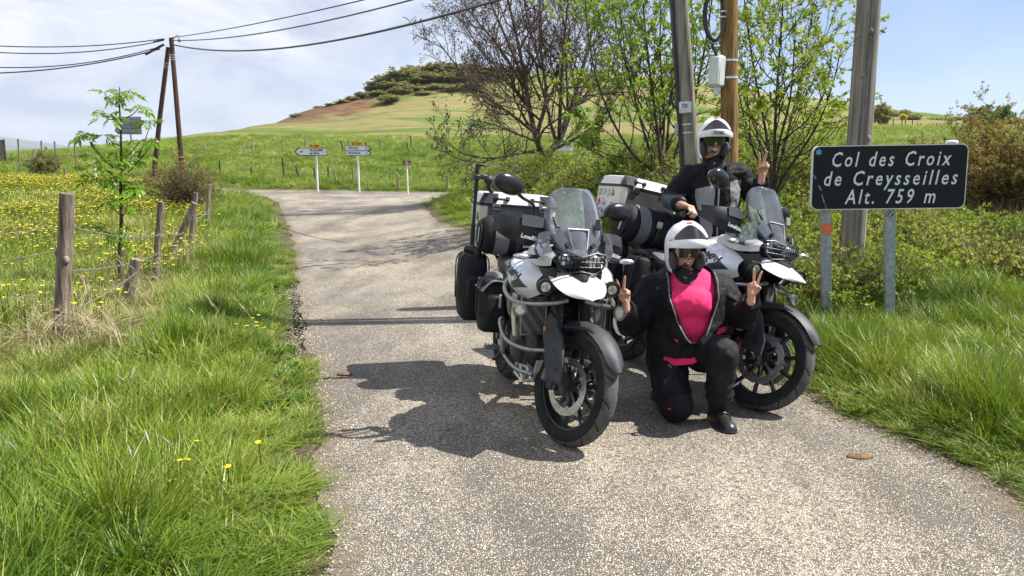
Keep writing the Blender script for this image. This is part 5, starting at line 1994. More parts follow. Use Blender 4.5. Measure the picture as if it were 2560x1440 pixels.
# 2, 3: young leafing trees with many ascending stems
def leafy(size, cnt, spread=0.9, pleaf=1.0):
    def f(g, pts, lvl):
        for p in (pts[-1], pts[len(pts) // 2], lerp(pts[-1], pts[-2], 0.5)) if lvl == g.maxlvl else (pts[-1],):
            if random.random() < pleaf:
                d = (pts[-1] - pts[-2]).normalized()
                leaf_bunch(g.l, p, d, cnt, size, spread)
    return f
def multistem(base, Y, label, stems, mleaf, mbark, seed, size, cnt, nch=(8, 8, 6), pleaf=1.0, ratio=(0.42, 0.42, 0.5), nm='leafing_tree'):
    random.seed(seed)
    b0 = P(base[0], base[1], Y)
    b0 = Vector((b0.x, Y, tz(b0.x, Y) - 0.05))
    o = thing(nm, b0, label, 'tree')
    g = Grow(wob=(0.06, 0.12, 0.14, 0.16), trop=(0.06, 0.06, 0.07, 0.05), nch=nch, ratio=ratio, ang=(34, 40, 44), seg=(0.3, 0.16, 0.1, 0.08), leaf=leafy(size, cnt, pleaf=pleaf), maxlvl=3, sides=(7, 5, 3, 3))
    g.minr = 0.003
    for st_ in stems:
        pts = [Vector((random.uniform(-0.06, 0.06), random.uniform(-0.06, 0.06), -0.1))] + [P(x, y, Y + dy) - b0 for x, y, dy in st_[0]]
        g.path(pts, st_[1], st_[1] * 0.22, 1, start=0.22, n_override=st_[2])
    finish_tree(o, g, mbark, mleaf)
    print(label, len(g.b.f), len(g.l.f))
    return o
multistem((1655, 520), 14.0, 'young leafing tree with many thin upright stems behind the topcase of the right motorcycle',
          [([(1640, 430, 0), (1610, 330, 0.2), (1575, 200, 0.3), (1540, 60, 0.4), (1520, -80, 0.4)], 0.035, 14),
           ([(1652, 420, 0), (1640, 300, -0.3), (1625, 180, -0.5), (1610, 40, -0.6), (1600, -90, -0.6)], 0.038, 14),
           ([(1664, 420, 0.1), (1672, 300, 0.5), (1680, 170, 0.8), (1690, 30, 0.9), (1700, -90, 1.0)], 0.036, 14),
           ([(1670, 440, 0), (1700, 350, -0.2), (1735, 250, -0.4), (1760, 130, -0.5), (1780, 0, -0.6), (1790, -90, -0.6)], 0.034, 14),
           ([(1640, 440, -0.2), (1585, 390, -0.6), (1530, 300, -0.8), (1490, 190, -0.9), (1470, 80, -1.0), (1460, -30, -1.0)], 0.03, 13),
           ([(1655, 430, 0.4), (1640, 330, 1.0), (1590, 240, 1.3), (1560, 120, 1.5), (1550, 0, 1.5)], 0.028, 12),
           ([(1650, 430, 0.0), (1660, 330, 0.1), (1655, 220, 0.3), (1650, 90, 0.4), (1655, -60, 0.4)], 0.034, 13),
           ([(1640, 450, 0.1), (1560, 425, 0.3), (1500, 385, 0.5), (1455, 340, 0.5)], 0.022, 10)],
          M_LEAF1, M_BARK2, 33, 0.080, 9, nch=(8, 9, 7))
multistem((1935, 560), 11.0, 'young leafing tree fanning out between the tan pole and the grey pole',
          [([(1928, 450, 0), (1915, 330, 0.1), (1890, 200, 0.2), (1868, 60, 0.3), (1855, -60, 0.3)], 0.030, 13),
           ([(1936, 440, 0), (1938, 320, -0.3), (1945, 190, -0.4), (1955, 50, -0.5), (1960, -60, -0.5)], 0.032, 13),
           ([(1942, 450, 0.1), (1970, 330, 0.3), (2000, 210, 0.5), (2020, 100, 0.6), (2040, -20, 0.6)], 0.028, 12),
           ([(1945, 470, 0), (1995, 390, -0.2), (2050, 300, -0.3), (2085, 200, -0.4), (2105, 110, -0.4)], 0.024, 11),
           ([(1925, 470, 0), (1890, 390, 0.2), (1862, 300, 0.3), (1840, 190, 0.4), (1825, 80, 0.4)], 0.024, 11),
           ([(1945, 480, 0.2), (2010, 430, 0.6), (2070, 370, 0.9), (2110, 300, 1.0)], 0.018, 9),
           ([(1930, 460, -0.2), (1950, 350, -0.6), (1975, 250, -0.8), (1985, 140, -0.8), (1990, 30, -0.8)], 0.024, 11)],
          M_LEAF2, M_BARK2, 47, 0.066, 9, nch=(7, 8, 6), pleaf=0.9)

# shrubs: stems, twigs, small leaves
def shrub(nm, base, Y, wpx, top_py, label, cat, mbark, mleaf, seed, stems=26, lsize=0.035, cnt=4, lean=0.9, group=None, twigs=7, lvl2=4, r0=0.016, pleaf=1.0, depth=0.8, z0=None):
    random.seed(seed)
    b0 = P(base[0], base[1], Y)
    b0 = Vector((b0.x, Y, tz(b0.x, Y) - 0.03))
    o = thing(nm, b0, label, cat, group)
    s = Y / ray(*base).y / FPX
    Wd = wpx * s / 2
    H = P(base[0], top_py, Y).z - b0.z
    g = Grow(wob=(0.08, 0.16, 0.22), trop=(0.04, 0.05, 0.03), nch=(twigs, lvl2), ratio=(0.45, 0.5), ang=(38, 44), seg=(0.18, 0.12, 0.08), leaf=leafy(lsize, cnt, pleaf=pleaf), maxlvl=2, sides=(5, 3, 3))
    g.minr = 0.0025
    for q in range(stems):
        a = random.uniform(0, 6.283)
        f = math.sqrt(random.random())
        hgt = H * (1.02 - 0.45 * f * f) * random.uniform(0.72, 1.0)
        e = Vector((math.cos(a) * Wd * f * lean, math.sin(a) * Wd * f * lean * depth, hgt))
        m_ = Vector((e.x * 0.45, e.y * 0.45, hgt * 0.55))
        b_ = Vector((e.x * 0.12, e.y * 0.12, -0.05))
        g.path([b_, m_, e], r0, 0.004, 0, start=0.15)
    finish_tree(o, g, mbark, mleaf, 'foliage')
    return o, len(g.b.f), len(g.l.f)
print(shrub('bush', (463, 545), 19.5, 205, 388, 'wide twiggy brown bush beside the fence at the bend of the lane', 'bush', M_TWIG, M_OLIVE, 5, stems=44, lsize=0.035, cnt=3, lean=1.0, twigs=9, lvl2=5)[1:])
print(shrub('bush', (125, 455), 44, 120, 378, 'dark rounded bush among the fence posts below the western crest', 'bush', M_TWIG, M_GORSE, 6, stems=22, lsize=0.12, cnt=4, twigs=7)[1:])
print(shrub('small_tree', (2492, 585), 13.0, 400, 282, 'spreading small tree with rusty young leaves at the edge of the bramble bank', 'tree', M_TWIG, M_RUST, 8, stems=38, lsize=0.048, cnt=5, lean=1.05, twigs=12, lvl2=7, r0=0.028)[1:])
print(shrub('bush', (2475, 322), 80, 120, 268, 'blue-green bush standing up on the eastern skyline', 'bush', M_TWIG, M_BLUEG, 9, stems=18, lsize=0.3, cnt=4, twigs=7)[1:])
print(shrub('bush', (2206, 312), 90, 46, 264, 'rounded olive bush on the slope just right of the grey pole', 'bush', M_TWIG, M_GORSE, 10, stems=18, lsize=0.22, cnt=4, twigs=7)[1:])

# broom bushes on the hill: three built, the rest copies
random.seed(3)
hb = [(930, 224, 30, 24), (955, 214, 50, 34), (985, 205, 62, 46), (1018, 200, 66, 56), (1050, 196, 60, 40), (1082, 192, 64, 44), (1115, 190, 66, 40), (1150, 188, 62, 36), (1185, 186, 60, 32), (1220, 184, 60, 28), (968, 256, 46, 26), (1006, 236, 44, 24),
      (945, 228, 40, 22), (1000, 222, 50, 26), (938, 240, 40, 18), (975, 224, 50, 26), (1030, 214, 56, 30), (1065, 208, 56, 28), (1098, 206, 56, 28), (1135, 204, 56, 26), (1170, 200, 56, 24), (1205, 198, 56, 22), (1240, 196, 56, 20), (990, 236, 44, 18), (1040, 228, 44, 16), (1095, 222, 44, 16), (860, 258, 34, 9), (836, 264, 34, 8), (880, 250, 30, 12), (905, 242, 34, 16), (1060, 240, 40, 16), (740, 292, 26, 8), (800, 272, 30, 9), (1260, 184, 60, 24), (1130, 226, 44, 18), (1180, 222, 40, 18),
      (2232, 292, 26, 14), (2283, 302, 34, 26), (2255, 290, 30, 20), (2330, 304, 34, 12), (2365, 305, 34, 14), (2405, 306, 34, 20), (2520, 312, 50, 20), (2555, 312, 40, 18), (2090, 262, 30, 14), (2130, 270, 30, 10), (1990, 250, 30, 10)]
protos = []
for q in range(3):
    o, a_, b_ = shrub('broom_bush', (1000 + 30 * q, 205), 158, 60, 160, 'x', 'bush', M_TWIG, M_GORSE, 60 + q, stems=26, lsize=0.34, cnt=5, twigs=6, lvl2=3, r0=0.05, group='broom bushes on the hills')
    protos.append(o)
used = set()
hb.sort()
for q, (px, py, w, h) in enumerate(hb):
    k = q % 3
    src = protos[k]
    kids = list(src.children)
    if k in used:
        o = src.copy()
        COL.objects.link(o)
        for ch in kids:
            cc = ch.copy()
            COL.objects.link(cc)
            cc.parent = o
    else:
        o = src
        used.add(k)
    Y = 158 if px < 1400 else (165 if px < 2160 else 128)
    h_ = hit(px, py, 60, 300)
    if h_ is None:
        c = P(px, py, Y)
        h_ = Vector((c.x, Y, tz(c.x, Y)))
    o.location = h_ - Vector((0, 0, 0.3))
    s = h_.y / FPX
    o.scale = (w * s / 4.6 * 1.5, w * s / 4.6 * 1.5, (h * 0.64 + 4) * s / 3.3)
    o.rotation_euler = (0, 0, random.uniform(0, 6.28))
    where = 'western hill crest' if px < 1400 else 'eastern skyline'
    o['label'] = '%s olive broom bush, %s from left along the hill skyline' % ('tall' if h > 30 else ('low' if h < 15 else 'rounded'), ORD[q])
# the gorse in yellow flower
M_GYEL = leafmat('gorse_flower', (0.62, 0.50, 0.03), (0.70, 0.60, 0.04), trans=0.2)
print(shrub('bush', (2258, 300), 126, 11, 287, 'small gorse bush in yellow flower on the eastern skyline', 'bush', M_TWIG, M_GYEL, 77, stems=12, lsize=0.3, cnt=4, twigs=5, lvl2=2)[1:])

# bramble bank and the thicket below the trees: leafy sprays spread through a mound
sprays = []
random.seed(5)
for q in range(5):
    mb = MB()
    for i in range(6):
        a = random.uniform(0, 6.28)
        d = Vector((math.cos(a), math.sin(a), random.uniform(0.2, 1.1))).normalized()
        pts = [Vector((0, 0, 0)), d * 0.25, d * 0.5 + Vector((0, 0, -0.03)), d * 0.75 + Vector((0, 0, -0.12))]
        mb.tube(pts, [0.008, 0.007, 0.005, 0.003], 3, 1, mat=1, cap=False)
        for p in pts[1:]:
            leaf_bunch(mb, p + Vector((random.gauss(0, 0.05), random.gauss(0, 0.05), random.gauss(0, 0.05))), d, 7 if q < 3 else 4, 0.105, 1.0, 0, 0.5)
    if q >= 3:
        for i in range(7):
            a = random.uniform(0, 6.28)
            d = Vector((math.cos(a), math.sin(a), random.uniform(0.3, 1.4))).normalized()
            mb.tube([Vector((0, 0, -0.1)), d * 0.5, d * 1.0], [0.007, 0.006, 0.003], 3, 1, mat=1, cap=False)
    sprays.append(mb.build('bramble_spray_%d' % q, [M_LEAFD, M_TWIG], smooth=False, recalc=False))
C_BR = src_collection('bramble_sprays', sprays)
def thicket(name, areas, n, smin, smax, seed):
    r = np.random.default_rng(seed)
    X, Y, Z = [], [], []
    for (cx, cy, rx, ry, h) in areas:
        k = int(n * rx * ry)
        a, f = r.uniform(0, 6.28, k), np.sqrt(r.random(k))
        x, y = cx + rx * f * np.cos(a), cy + ry * f * np.sin(a)
        hh = h * np.sqrt(np.clip(1 - f ** 2.4, 0, 1)) * (0.6 + 0.8 * vnoise(x, y, 0.7, seed))
        z = TZ(x, y) + hh * (1 - 0.55 * r.random(k) ** 1.6)
        g_ = road_gap(x, y) > 0.45
        X.append(x[g_]); Y.append(y[g_]); Z.append(z[g_])
    X, Y, Z = np.concatenate(X), np.concatenate(Y), np.concatenate(Z)
    k = len(X)
    s = r.uniform(smin, smax, k)
    t = np.clip(0.15 + 0.75 * vnoise(X, Y, 0.9, seed + 1) + r.normal(0, 0.15, k), 0, 1)
    print(name, k)
    return scatter(name, np.stack([X, Y, Z], 1), np.stack([r.normal(0, 0.3, k), r.normal(0, 0.3, k), r.uniform(0, 6.28, k)], 1), np.stack([s, s, s], 1), np.where(vnoise(X, Y, 0.8, seed + 2) > 0.62, r.integers(3, 5, k), r.integers(0, 4, k)), t, C_BR)
thicket('bramble_undergrowth', [(7.0, 10.6, 3.0, 2.0, 0.28), (9.5, 13.0, 4.0, 2.6, 0.32), (5.0, 10.3, 1.4, 1.3, 0.30), (6.0, 15.0, 4.0, 2.5, 0.42), (3.6, 8.7, 0.8, 1.1, 0.40), (10.5, 9.6, 2.6, 1.8, 0.5), (4.2, 12.5, 1.6, 1.5, 0.6), (12, 17, 4, 3, 0.6), (6.2, 8.8, 1.6, 0.8, 0.32), (2.9, 8.2, 0.7, 0.8, 0.45), (3.2, 9.9, 0.8, 0.9, 0.6)], 150, 0.28, 0.55, 41)
thicket('hedge_undergrowth', [(0.8, 21.5, 1.6, 1.5, 0.62), (2.3, 17.5, 1.6, 1.5, 0.62), (2.6, 14.5, 1.2, 1.3, 0.6), (2.2, 12.0, 0.9, 1.0, 0.5), (4.2, 22, 2.4, 1.8, 0.7), (1.6, 16.5, 1.1, 1.6, 0.6), (0.4, 23.3, 0.9, 1.0, 0.5), (6.5, 24, 3, 2, 0.8), (9, 28, 4, 2, 1.1)], 130, 0.32, 0.65, 43)

# the ash sapling on the verge: every compound leaf is a piece of its own
SAPY = 9.8
sb0 = P(299, 700, SAPY)
sb0 = Vector((sb0.x, SAPY, tz(sb0.x, SAPY)))
sap = thing('ash_sapling', sb0, 'slender ash sapling with fresh green leaves growing beside the fence', 'sapling')
random.seed(12)
def SPt(px, py, dy=0.0):
    return P(px, py, SAPY + dy) - sb0
mb = MB()
trunk = [Vector((0, 0, -0.1)), SPt(299, 640), SPt(303, 560), SPt(302, 480), SPt(303, 400), SPt(302, 330), SPt(299, 270), SPt(299, 218)]
mb.tube(trunk, [0.028, 0.024, 0.021, 0.018, 0.015, 0.012, 0.009, 0.006], 7, 3)
tipsS = [((299, 222), None, 7), ((260, 232), (297, 268), 4), ((326, 222), (299, 250), 3), ((252, 285), (301, 300), 4), ((282, 290), (300, 305), 5), ((352, 266), (302, 300), 5), ((205, 330), (283, 420), 8), ((262, 336), (302, 365), 4), ((378, 300), (345, 395), 5),
         ((390, 342), (330, 420), 6), ((350, 352), (303, 400), 5), ((330, 392), (303, 430), 5), ((238, 395), (302, 450), 5), ((215, 428), (290, 480), 5), ((290, 385), (303, 420), 5), ((360, 380), (320, 430), 5), ((275, 440), (302, 480), 5), ((335, 452), (302, 500), 6), ((350, 470), (302, 505), 5),
         ((270, 500), (303, 540), 4), ((320, 510), (302, 545), 5), ((232, 560), (302, 590), 4), ((262, 580), (300, 600), 4), ((318, 570), (302, 600), 4), ((285, 610), (300, 630), 3), ((325, 620), (300, 640), 3), ((300, 445), None, 4), ((245, 420), (290, 470), 4), ((310, 350), None, 4)]
spots = []
for q, (tp, fr, n_) in enumerate(tipsS):
    dy = random.uniform(-0.28, 0.28)
    e = SPt(*tp, dy)
    if fr:
        s_ = SPt(*fr)
        mb.tube([s_, lerp(s_, e, 0.55) + Vector((0, 0, -0.03)), e], [0.008, 0.006, 0.004], 5, 2)
        d = (e - s_).normalized()
    else:
        d = Vector((0, 0, 1))
    spots.append((e, d, n_))
mb.build('trunk', M_BARK2, sap, sharp=180)
leaf_me = []
for q in range(3):
    lb = MB()
    Ln = 0.17
    arc = 0.55 + 0.25 * q
    pt = lambda t: Vector((Ln * t, 0, Ln * (0.35 * t - arc * t * t)))
    lb.tube([pt(i / 4) for i in range(5)], 0.0022, 3, cap=False)
    def leaflet(b, d, l_):
        sd_ = d.cross(Vector((random.uniform(-0.4, 0.4), random.uniform(-0.4, 0.4), 1))).normalized()
        up_ = sd_.cross(d)
        w = l_ * 0.21
        m1, m2_ = b + d * l_ * 0.32, b + d * l_ * 0.68 - Vector((0, 0, l_ * 0.05))
        lb.add([b, m1 - sd_ * w + up_ * 0.010, m2_ - sd_ * w * 0.8 + up_ * 0.008, b + d * l_ - Vector((0, 0, l_ * 0.16)), m2_ + sd_ * w * 0.8 + up_ * 0.008, m1 + sd_ * w + up_ * 0.010, m1, m2_],
               [(0, 1, 6), (0, 6, 5), (1, 2, 7, 6), (6, 7, 4, 5), (2, 3, 7), (7, 3, 4)])
    for i in range(3):
        t = 0.42 + 0.24 * i
        for s in (-1, 1):
            leaflet(pt(t), Vector((0.55 + 0.1 * i, s * 0.8, -0.35 + random.uniform(-0.25, 0.2))).normalized(), 0.105 * random.uniform(0.85, 1.15))
    leaflet(pt(1.0), Vector((0.9, random.uniform(-0.2, 0.2), -0.6)).normalized(), 0.115)
    o = lb.build('leaf', M_SAP, sap, smooth=False, recalc=False)
    leaf_me.append(o)
first = 0
cnt_ = 0
for e, d, n_ in spots:
    n_ = n_ + 0
    a0 = random.uniform(0, 6.28)
    for i in range(n_):
        a = a0 + 6.283 * i / n_ + random.uniform(-0.35, 0.35)
        src = leaf_me[random.randrange(3)] if cnt_ >= 3 else leaf_me[cnt_]
        o = src if cnt_ < 3 else src.copy()
        if cnt_ >= 3:
            COL.objects.link(o)
            o.parent = sap
        cnt_ += 1
        o.location = e - d * random.uniform(0, 0.09) + Vector((0, 0, random.uniform(-0.04, 0.04)))
        o.rotation_euler = Euler((random.uniform(-0.6, 0.6), random.uniform(-0.7, 0.5), a))
        s = random.uniform(0.55, 0.92)
        o.scale = (s, s, s)
print('sapling leaves', cnt_)
# dead bramble stems hanging on the fence behind the sapling
# ------------------------------------------------------------------ motorcycles
B_WHITE = pm('white_gloss_paint', (0.80, 0.81, 0.82), (0.76, 0.77, 0.79), scale=3, rough=0.22, coat=1.0)
B_SILVER = pm('pale_grey_paint', (0.50, 0.50, 0.48), (0.44, 0.44, 0.43), scale=5, rough=0.3, coat=0.7)
B_BLACK = pm('black_satin_plastic', (0.007, 0.007, 0.008), (0.014, 0.014, 0.016), scale=14, rough=0.45, bump=0.08, bscale=300, dist=0.0006)
B_DARK = pm('dark_grey_plastic', (0.022, 0.024, 0.028), (0.038, 0.040, 0.046), scale=12, rough=0.58, bump=0.1, bscale=260, dist=0.0008)
B_METAL = pm('dark_engine_metal', (0.035, 0.034, 0.033), (0.10, 0.096, 0.09), scale=18, rough=0.45, metal=0.6, bump=0.3, bscale=60)
B_TUBE = pm('brushed_steel_tube', (0.27, 0.27, 0.265), (0.36, 0.36, 0.35), scale=30, rough=0.38, metal=0.9)
B_ALU = pm('brushed_aluminium', (0.62, 0.60, 0.55), (0.72, 0.70, 0.65), scale=4, rough=0.42, metal=0.55, stretch=(1, 14, 14))
B_ALUD = pm('dusty_aluminium', (0.16, 0.16, 0.16), (0.24, 0.235, 0.23), scale=5, rough=0.5, metal=0.5)
B_DARKALU = pm('case_front_painted_shade', (0.07, 0.07, 0.072), (0.12, 0.118, 0.115), scale=5, rough=0.4, metal=0.4)  # shade and reflection on the case front, put into a darker colour
B_ALULT = pm('cream_aluminium', (0.66, 0.61, 0.52), (0.74, 0.70, 0.62), scale=4, rough=0.55, metal=0.2)
B_DISC = pm('brake_disc_steel', (0.52, 0.52, 0.50), (0.66, 0.66, 0.64), scale=30, rough=0.3, metal=0.85)
B_CHROME = pm('chrome', (0.80, 0.80, 0.80), rough=0.08, metal=1.0)
B_NAVY = pm('blue_grey_inset', (0.035, 0.05, 0.085), (0.05, 0.07, 0.11), scale=6, rough=0.3, coat=0.5)
B_PALEB = pm('painted_blue_reflection', (0.50, 0.58, 0.72), (0.58, 0.65, 0.77), scale=6, rough=0.25, coat=0.8)  # bluish reflection on the white panel, put into the colour
B_MIRR = pm('black_gloss_plastic', (0.010, 0.010, 0.012), (0.018, 0.018, 0.021), scale=5, rough=0.28)
B_LAMP = pm('lamp_reflector', (0.75, 0.76, 0.78), (0.4, 0.42, 0.45), scale=40, rough=0.28, metal=0.9, lo=0.45, hi=0.55)
B_AMBER = pm('amber_reflector', (0.80, 0.24, 0.01), (0.7, 0.18, 0.01), scale=40, rough=0.25)
B_RED = pm('red_paint', (0.55, 0.02, 0.02), rough=0.35)
B_FABRIC = pm('black_cordura', (0.006, 0.006, 0.007), (0.013, 0.013, 0.014), scale=30, rough=0.72, bump=0.5, bscale=90, dist=0.003, spec=0.35)
B_GREYF = pm('grey_cordura', (0.125, 0.125, 0.135), (0.175, 0.175, 0.185), scale=18, rough=0.8, bump=0.4, bscale=70, dist=0.003)
B_REFL = pm('reflective_strip', (0.42, 0.43, 0.44), (0.5, 0.5, 0.5), scale=30, rough=0.4)
B_SEAT = pm('grey_seat_vinyl', (0.10, 0.10, 0.105), (0.14, 0.14, 0.145), scale=25, rough=0.6, bump=0.3, bscale=120)
B_LIME = pm('lime_tag', (0.42, 0.62, 0.06), rough=0.6)
B_ST1 = pm('sticker_blue', (0.12, 0.28, 0.50), (0.55, 0.66, 0.72), scale=30, rough=0.45, lo=0.48, hi=0.54)
B_ST2 = pm('sticker_green', (0.22, 0.32, 0.20), (0.62, 0.63, 0.52), scale=34, rough=0.45, lo=0.48, hi=0.54)
B_ST3 = pm('sticker_red', (0.42, 0.08, 0.06), (0.65, 0.58, 0.5), scale=32, rough=0.45, lo=0.48, hi=0.54)
B_ST4 = pm('sticker_dark', (0.025, 0.03, 0.05), (0.35, 0.37, 0.40), scale=30, rough=0.45, lo=0.5, hi=0.58)
def tyre_material():
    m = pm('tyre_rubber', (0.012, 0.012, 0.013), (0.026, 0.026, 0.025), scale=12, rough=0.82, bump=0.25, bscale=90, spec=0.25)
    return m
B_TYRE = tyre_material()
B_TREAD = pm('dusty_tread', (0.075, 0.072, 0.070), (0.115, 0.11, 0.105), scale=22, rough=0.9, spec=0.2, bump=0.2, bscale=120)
def glass_material(name, tint, haze, gloss_rough=0.03):
    m, t = new_mat(name)
    n = t.nodes
    out = n.new('ShaderNodeOutputMaterial')
    tr = n.new('ShaderNodeBsdfTransparent')
    tr.inputs['Color'].default_value = (*tint, 1)
    gl = n.new('ShaderNodeBsdfGlossy')
    gl.inputs['Roughness'].default_value = gloss_rough
    df = n.new('ShaderNodeBsdfDiffuse')
    df.inputs['Color'].default_value = (0.75, 0.8, 0.85, 1)
    fr = n.new('ShaderNodeFresnel')
    fr.inputs['IOR'].default_value = 1.5
    nz = n.new('ShaderNodeTexNoise')
    nz.inputs['Scale'].default_value = 7
    nz.inputs['Detail'].default_value = 9
    tc = n.new('ShaderNodeTexCoord')
    L(t, tc.outputs['Object'], nz.inputs['Vector'])
    mr = n.new('ShaderNodeMapRange')
    mr.inputs['From Min'].default_value = 0.35
    mr.inputs['From Max'].default_value = 0.8
    mr.inputs['To Min'].default_value = haze * 0.7
    mr.inputs['To Max'].default_value = haze * 1.5
    L(t, nz.outputs['Fac'], mr.inputs['Value'])
    m1 = n.new('ShaderNodeMixShader')
    L(t, mr.outputs['Result'], m1.inputs['Fac'])
    L(t, tr.outputs[0], m1.inputs[1])
    L(t, df.outputs[0], m1.inputs[2])
    m2 = n.new('ShaderNodeMixShader')
    L(t, fr.outputs[0], m2.inputs['Fac'])
    L(t, m1.outputs[0], m2.inputs[1])
    L(t, gl.outputs[0], m2.inputs[2])
    L(t, m2.outputs[0], out.inputs['Surface'])
    return m
B_GLASS = glass_material('clear_acrylic', (0.94, 0.97, 0.99), 0.12, 0.05)
B_LENS = glass_material('lamp_lens', (0.92, 0.94, 0.96), 0.05)
B_SMOKE = glass_material('smoked_visor', (0.10, 0.095, 0.085), 0.01)
def mesh_material():
    """pierced radiator guard: pale web round dark holes"""
    m, t = new_mat('pierced_guard')
    n = t.nodes
    out = n.new('ShaderNodeOutputMaterial')
    b = n.new('ShaderNodeBsdfPrincipled')
    b.inputs['Roughness'].default_value = 0.5
    tc = n.new('ShaderNodeTexCoord')
    v = n.new('ShaderNodeTexVoronoi')
    v.inputs['Scale'].default_value = 105
    v.inputs['Randomness'].default_value = 0.0
    L(t, tc.outputs['Object'], v.inputs['Vector'])
    rp = n.new('ShaderNodeValToRGB')
    rp.color_ramp.elements[0].position = 0.42
    rp.color_ramp.elements[0].color = (0.010, 0.010, 0.011, 1)
    rp.color_ramp.elements[1].position = 0.50
    rp.color_ramp.elements[1].color = (0.20, 0.19, 0.17, 1)
    L(t, v.outputs['Distance'], rp.inputs['Fac'])
    L(t, rp.outputs['Color'], b.inputs['Base Color'])
    L(t, b.outputs[0], out.inputs['Surface'])
    return m
B_MESH = mesh_material()

def mirror_y(pts):
    return [Vector((p[0], -p[1], p[2])) for p in pts]
def superring(x, hw, zb, zt, n=20, pw=0.72, tilt=0.0):
    cz, hh = (zb + zt) / 2, (zt - zb) / 2
    out = []
    for j in range(n):
        a = 2 * math.pi * j / n
        c, s = math.cos(a), math.sin(a)
        out.append(Vector((x + tilt * s * hh, math.copysign(abs(c) ** pw, c) * hw, cz + math.copysign(abs(s) ** pw, s) * hh)))
    return out

def bike_matrix(Rp, psi, lean):
    f = Vector((math.sin(psi), -math.cos(psi), 0))
    l = Vector((math.cos(psi), math.sin(psi), 0))
    u = Vector((0, 0, 1))
    up = u * math.cos(lean) + l * math.sin(lean)
    l2 = l * math.cos(lean) - u * math.sin(lean)
    M = Matrix.Identity(4)
    for i, c in enumerate((f, l2, up, Vector(Rp))):
        for j in range(3):
            M[j][i] = c[j]
    return M

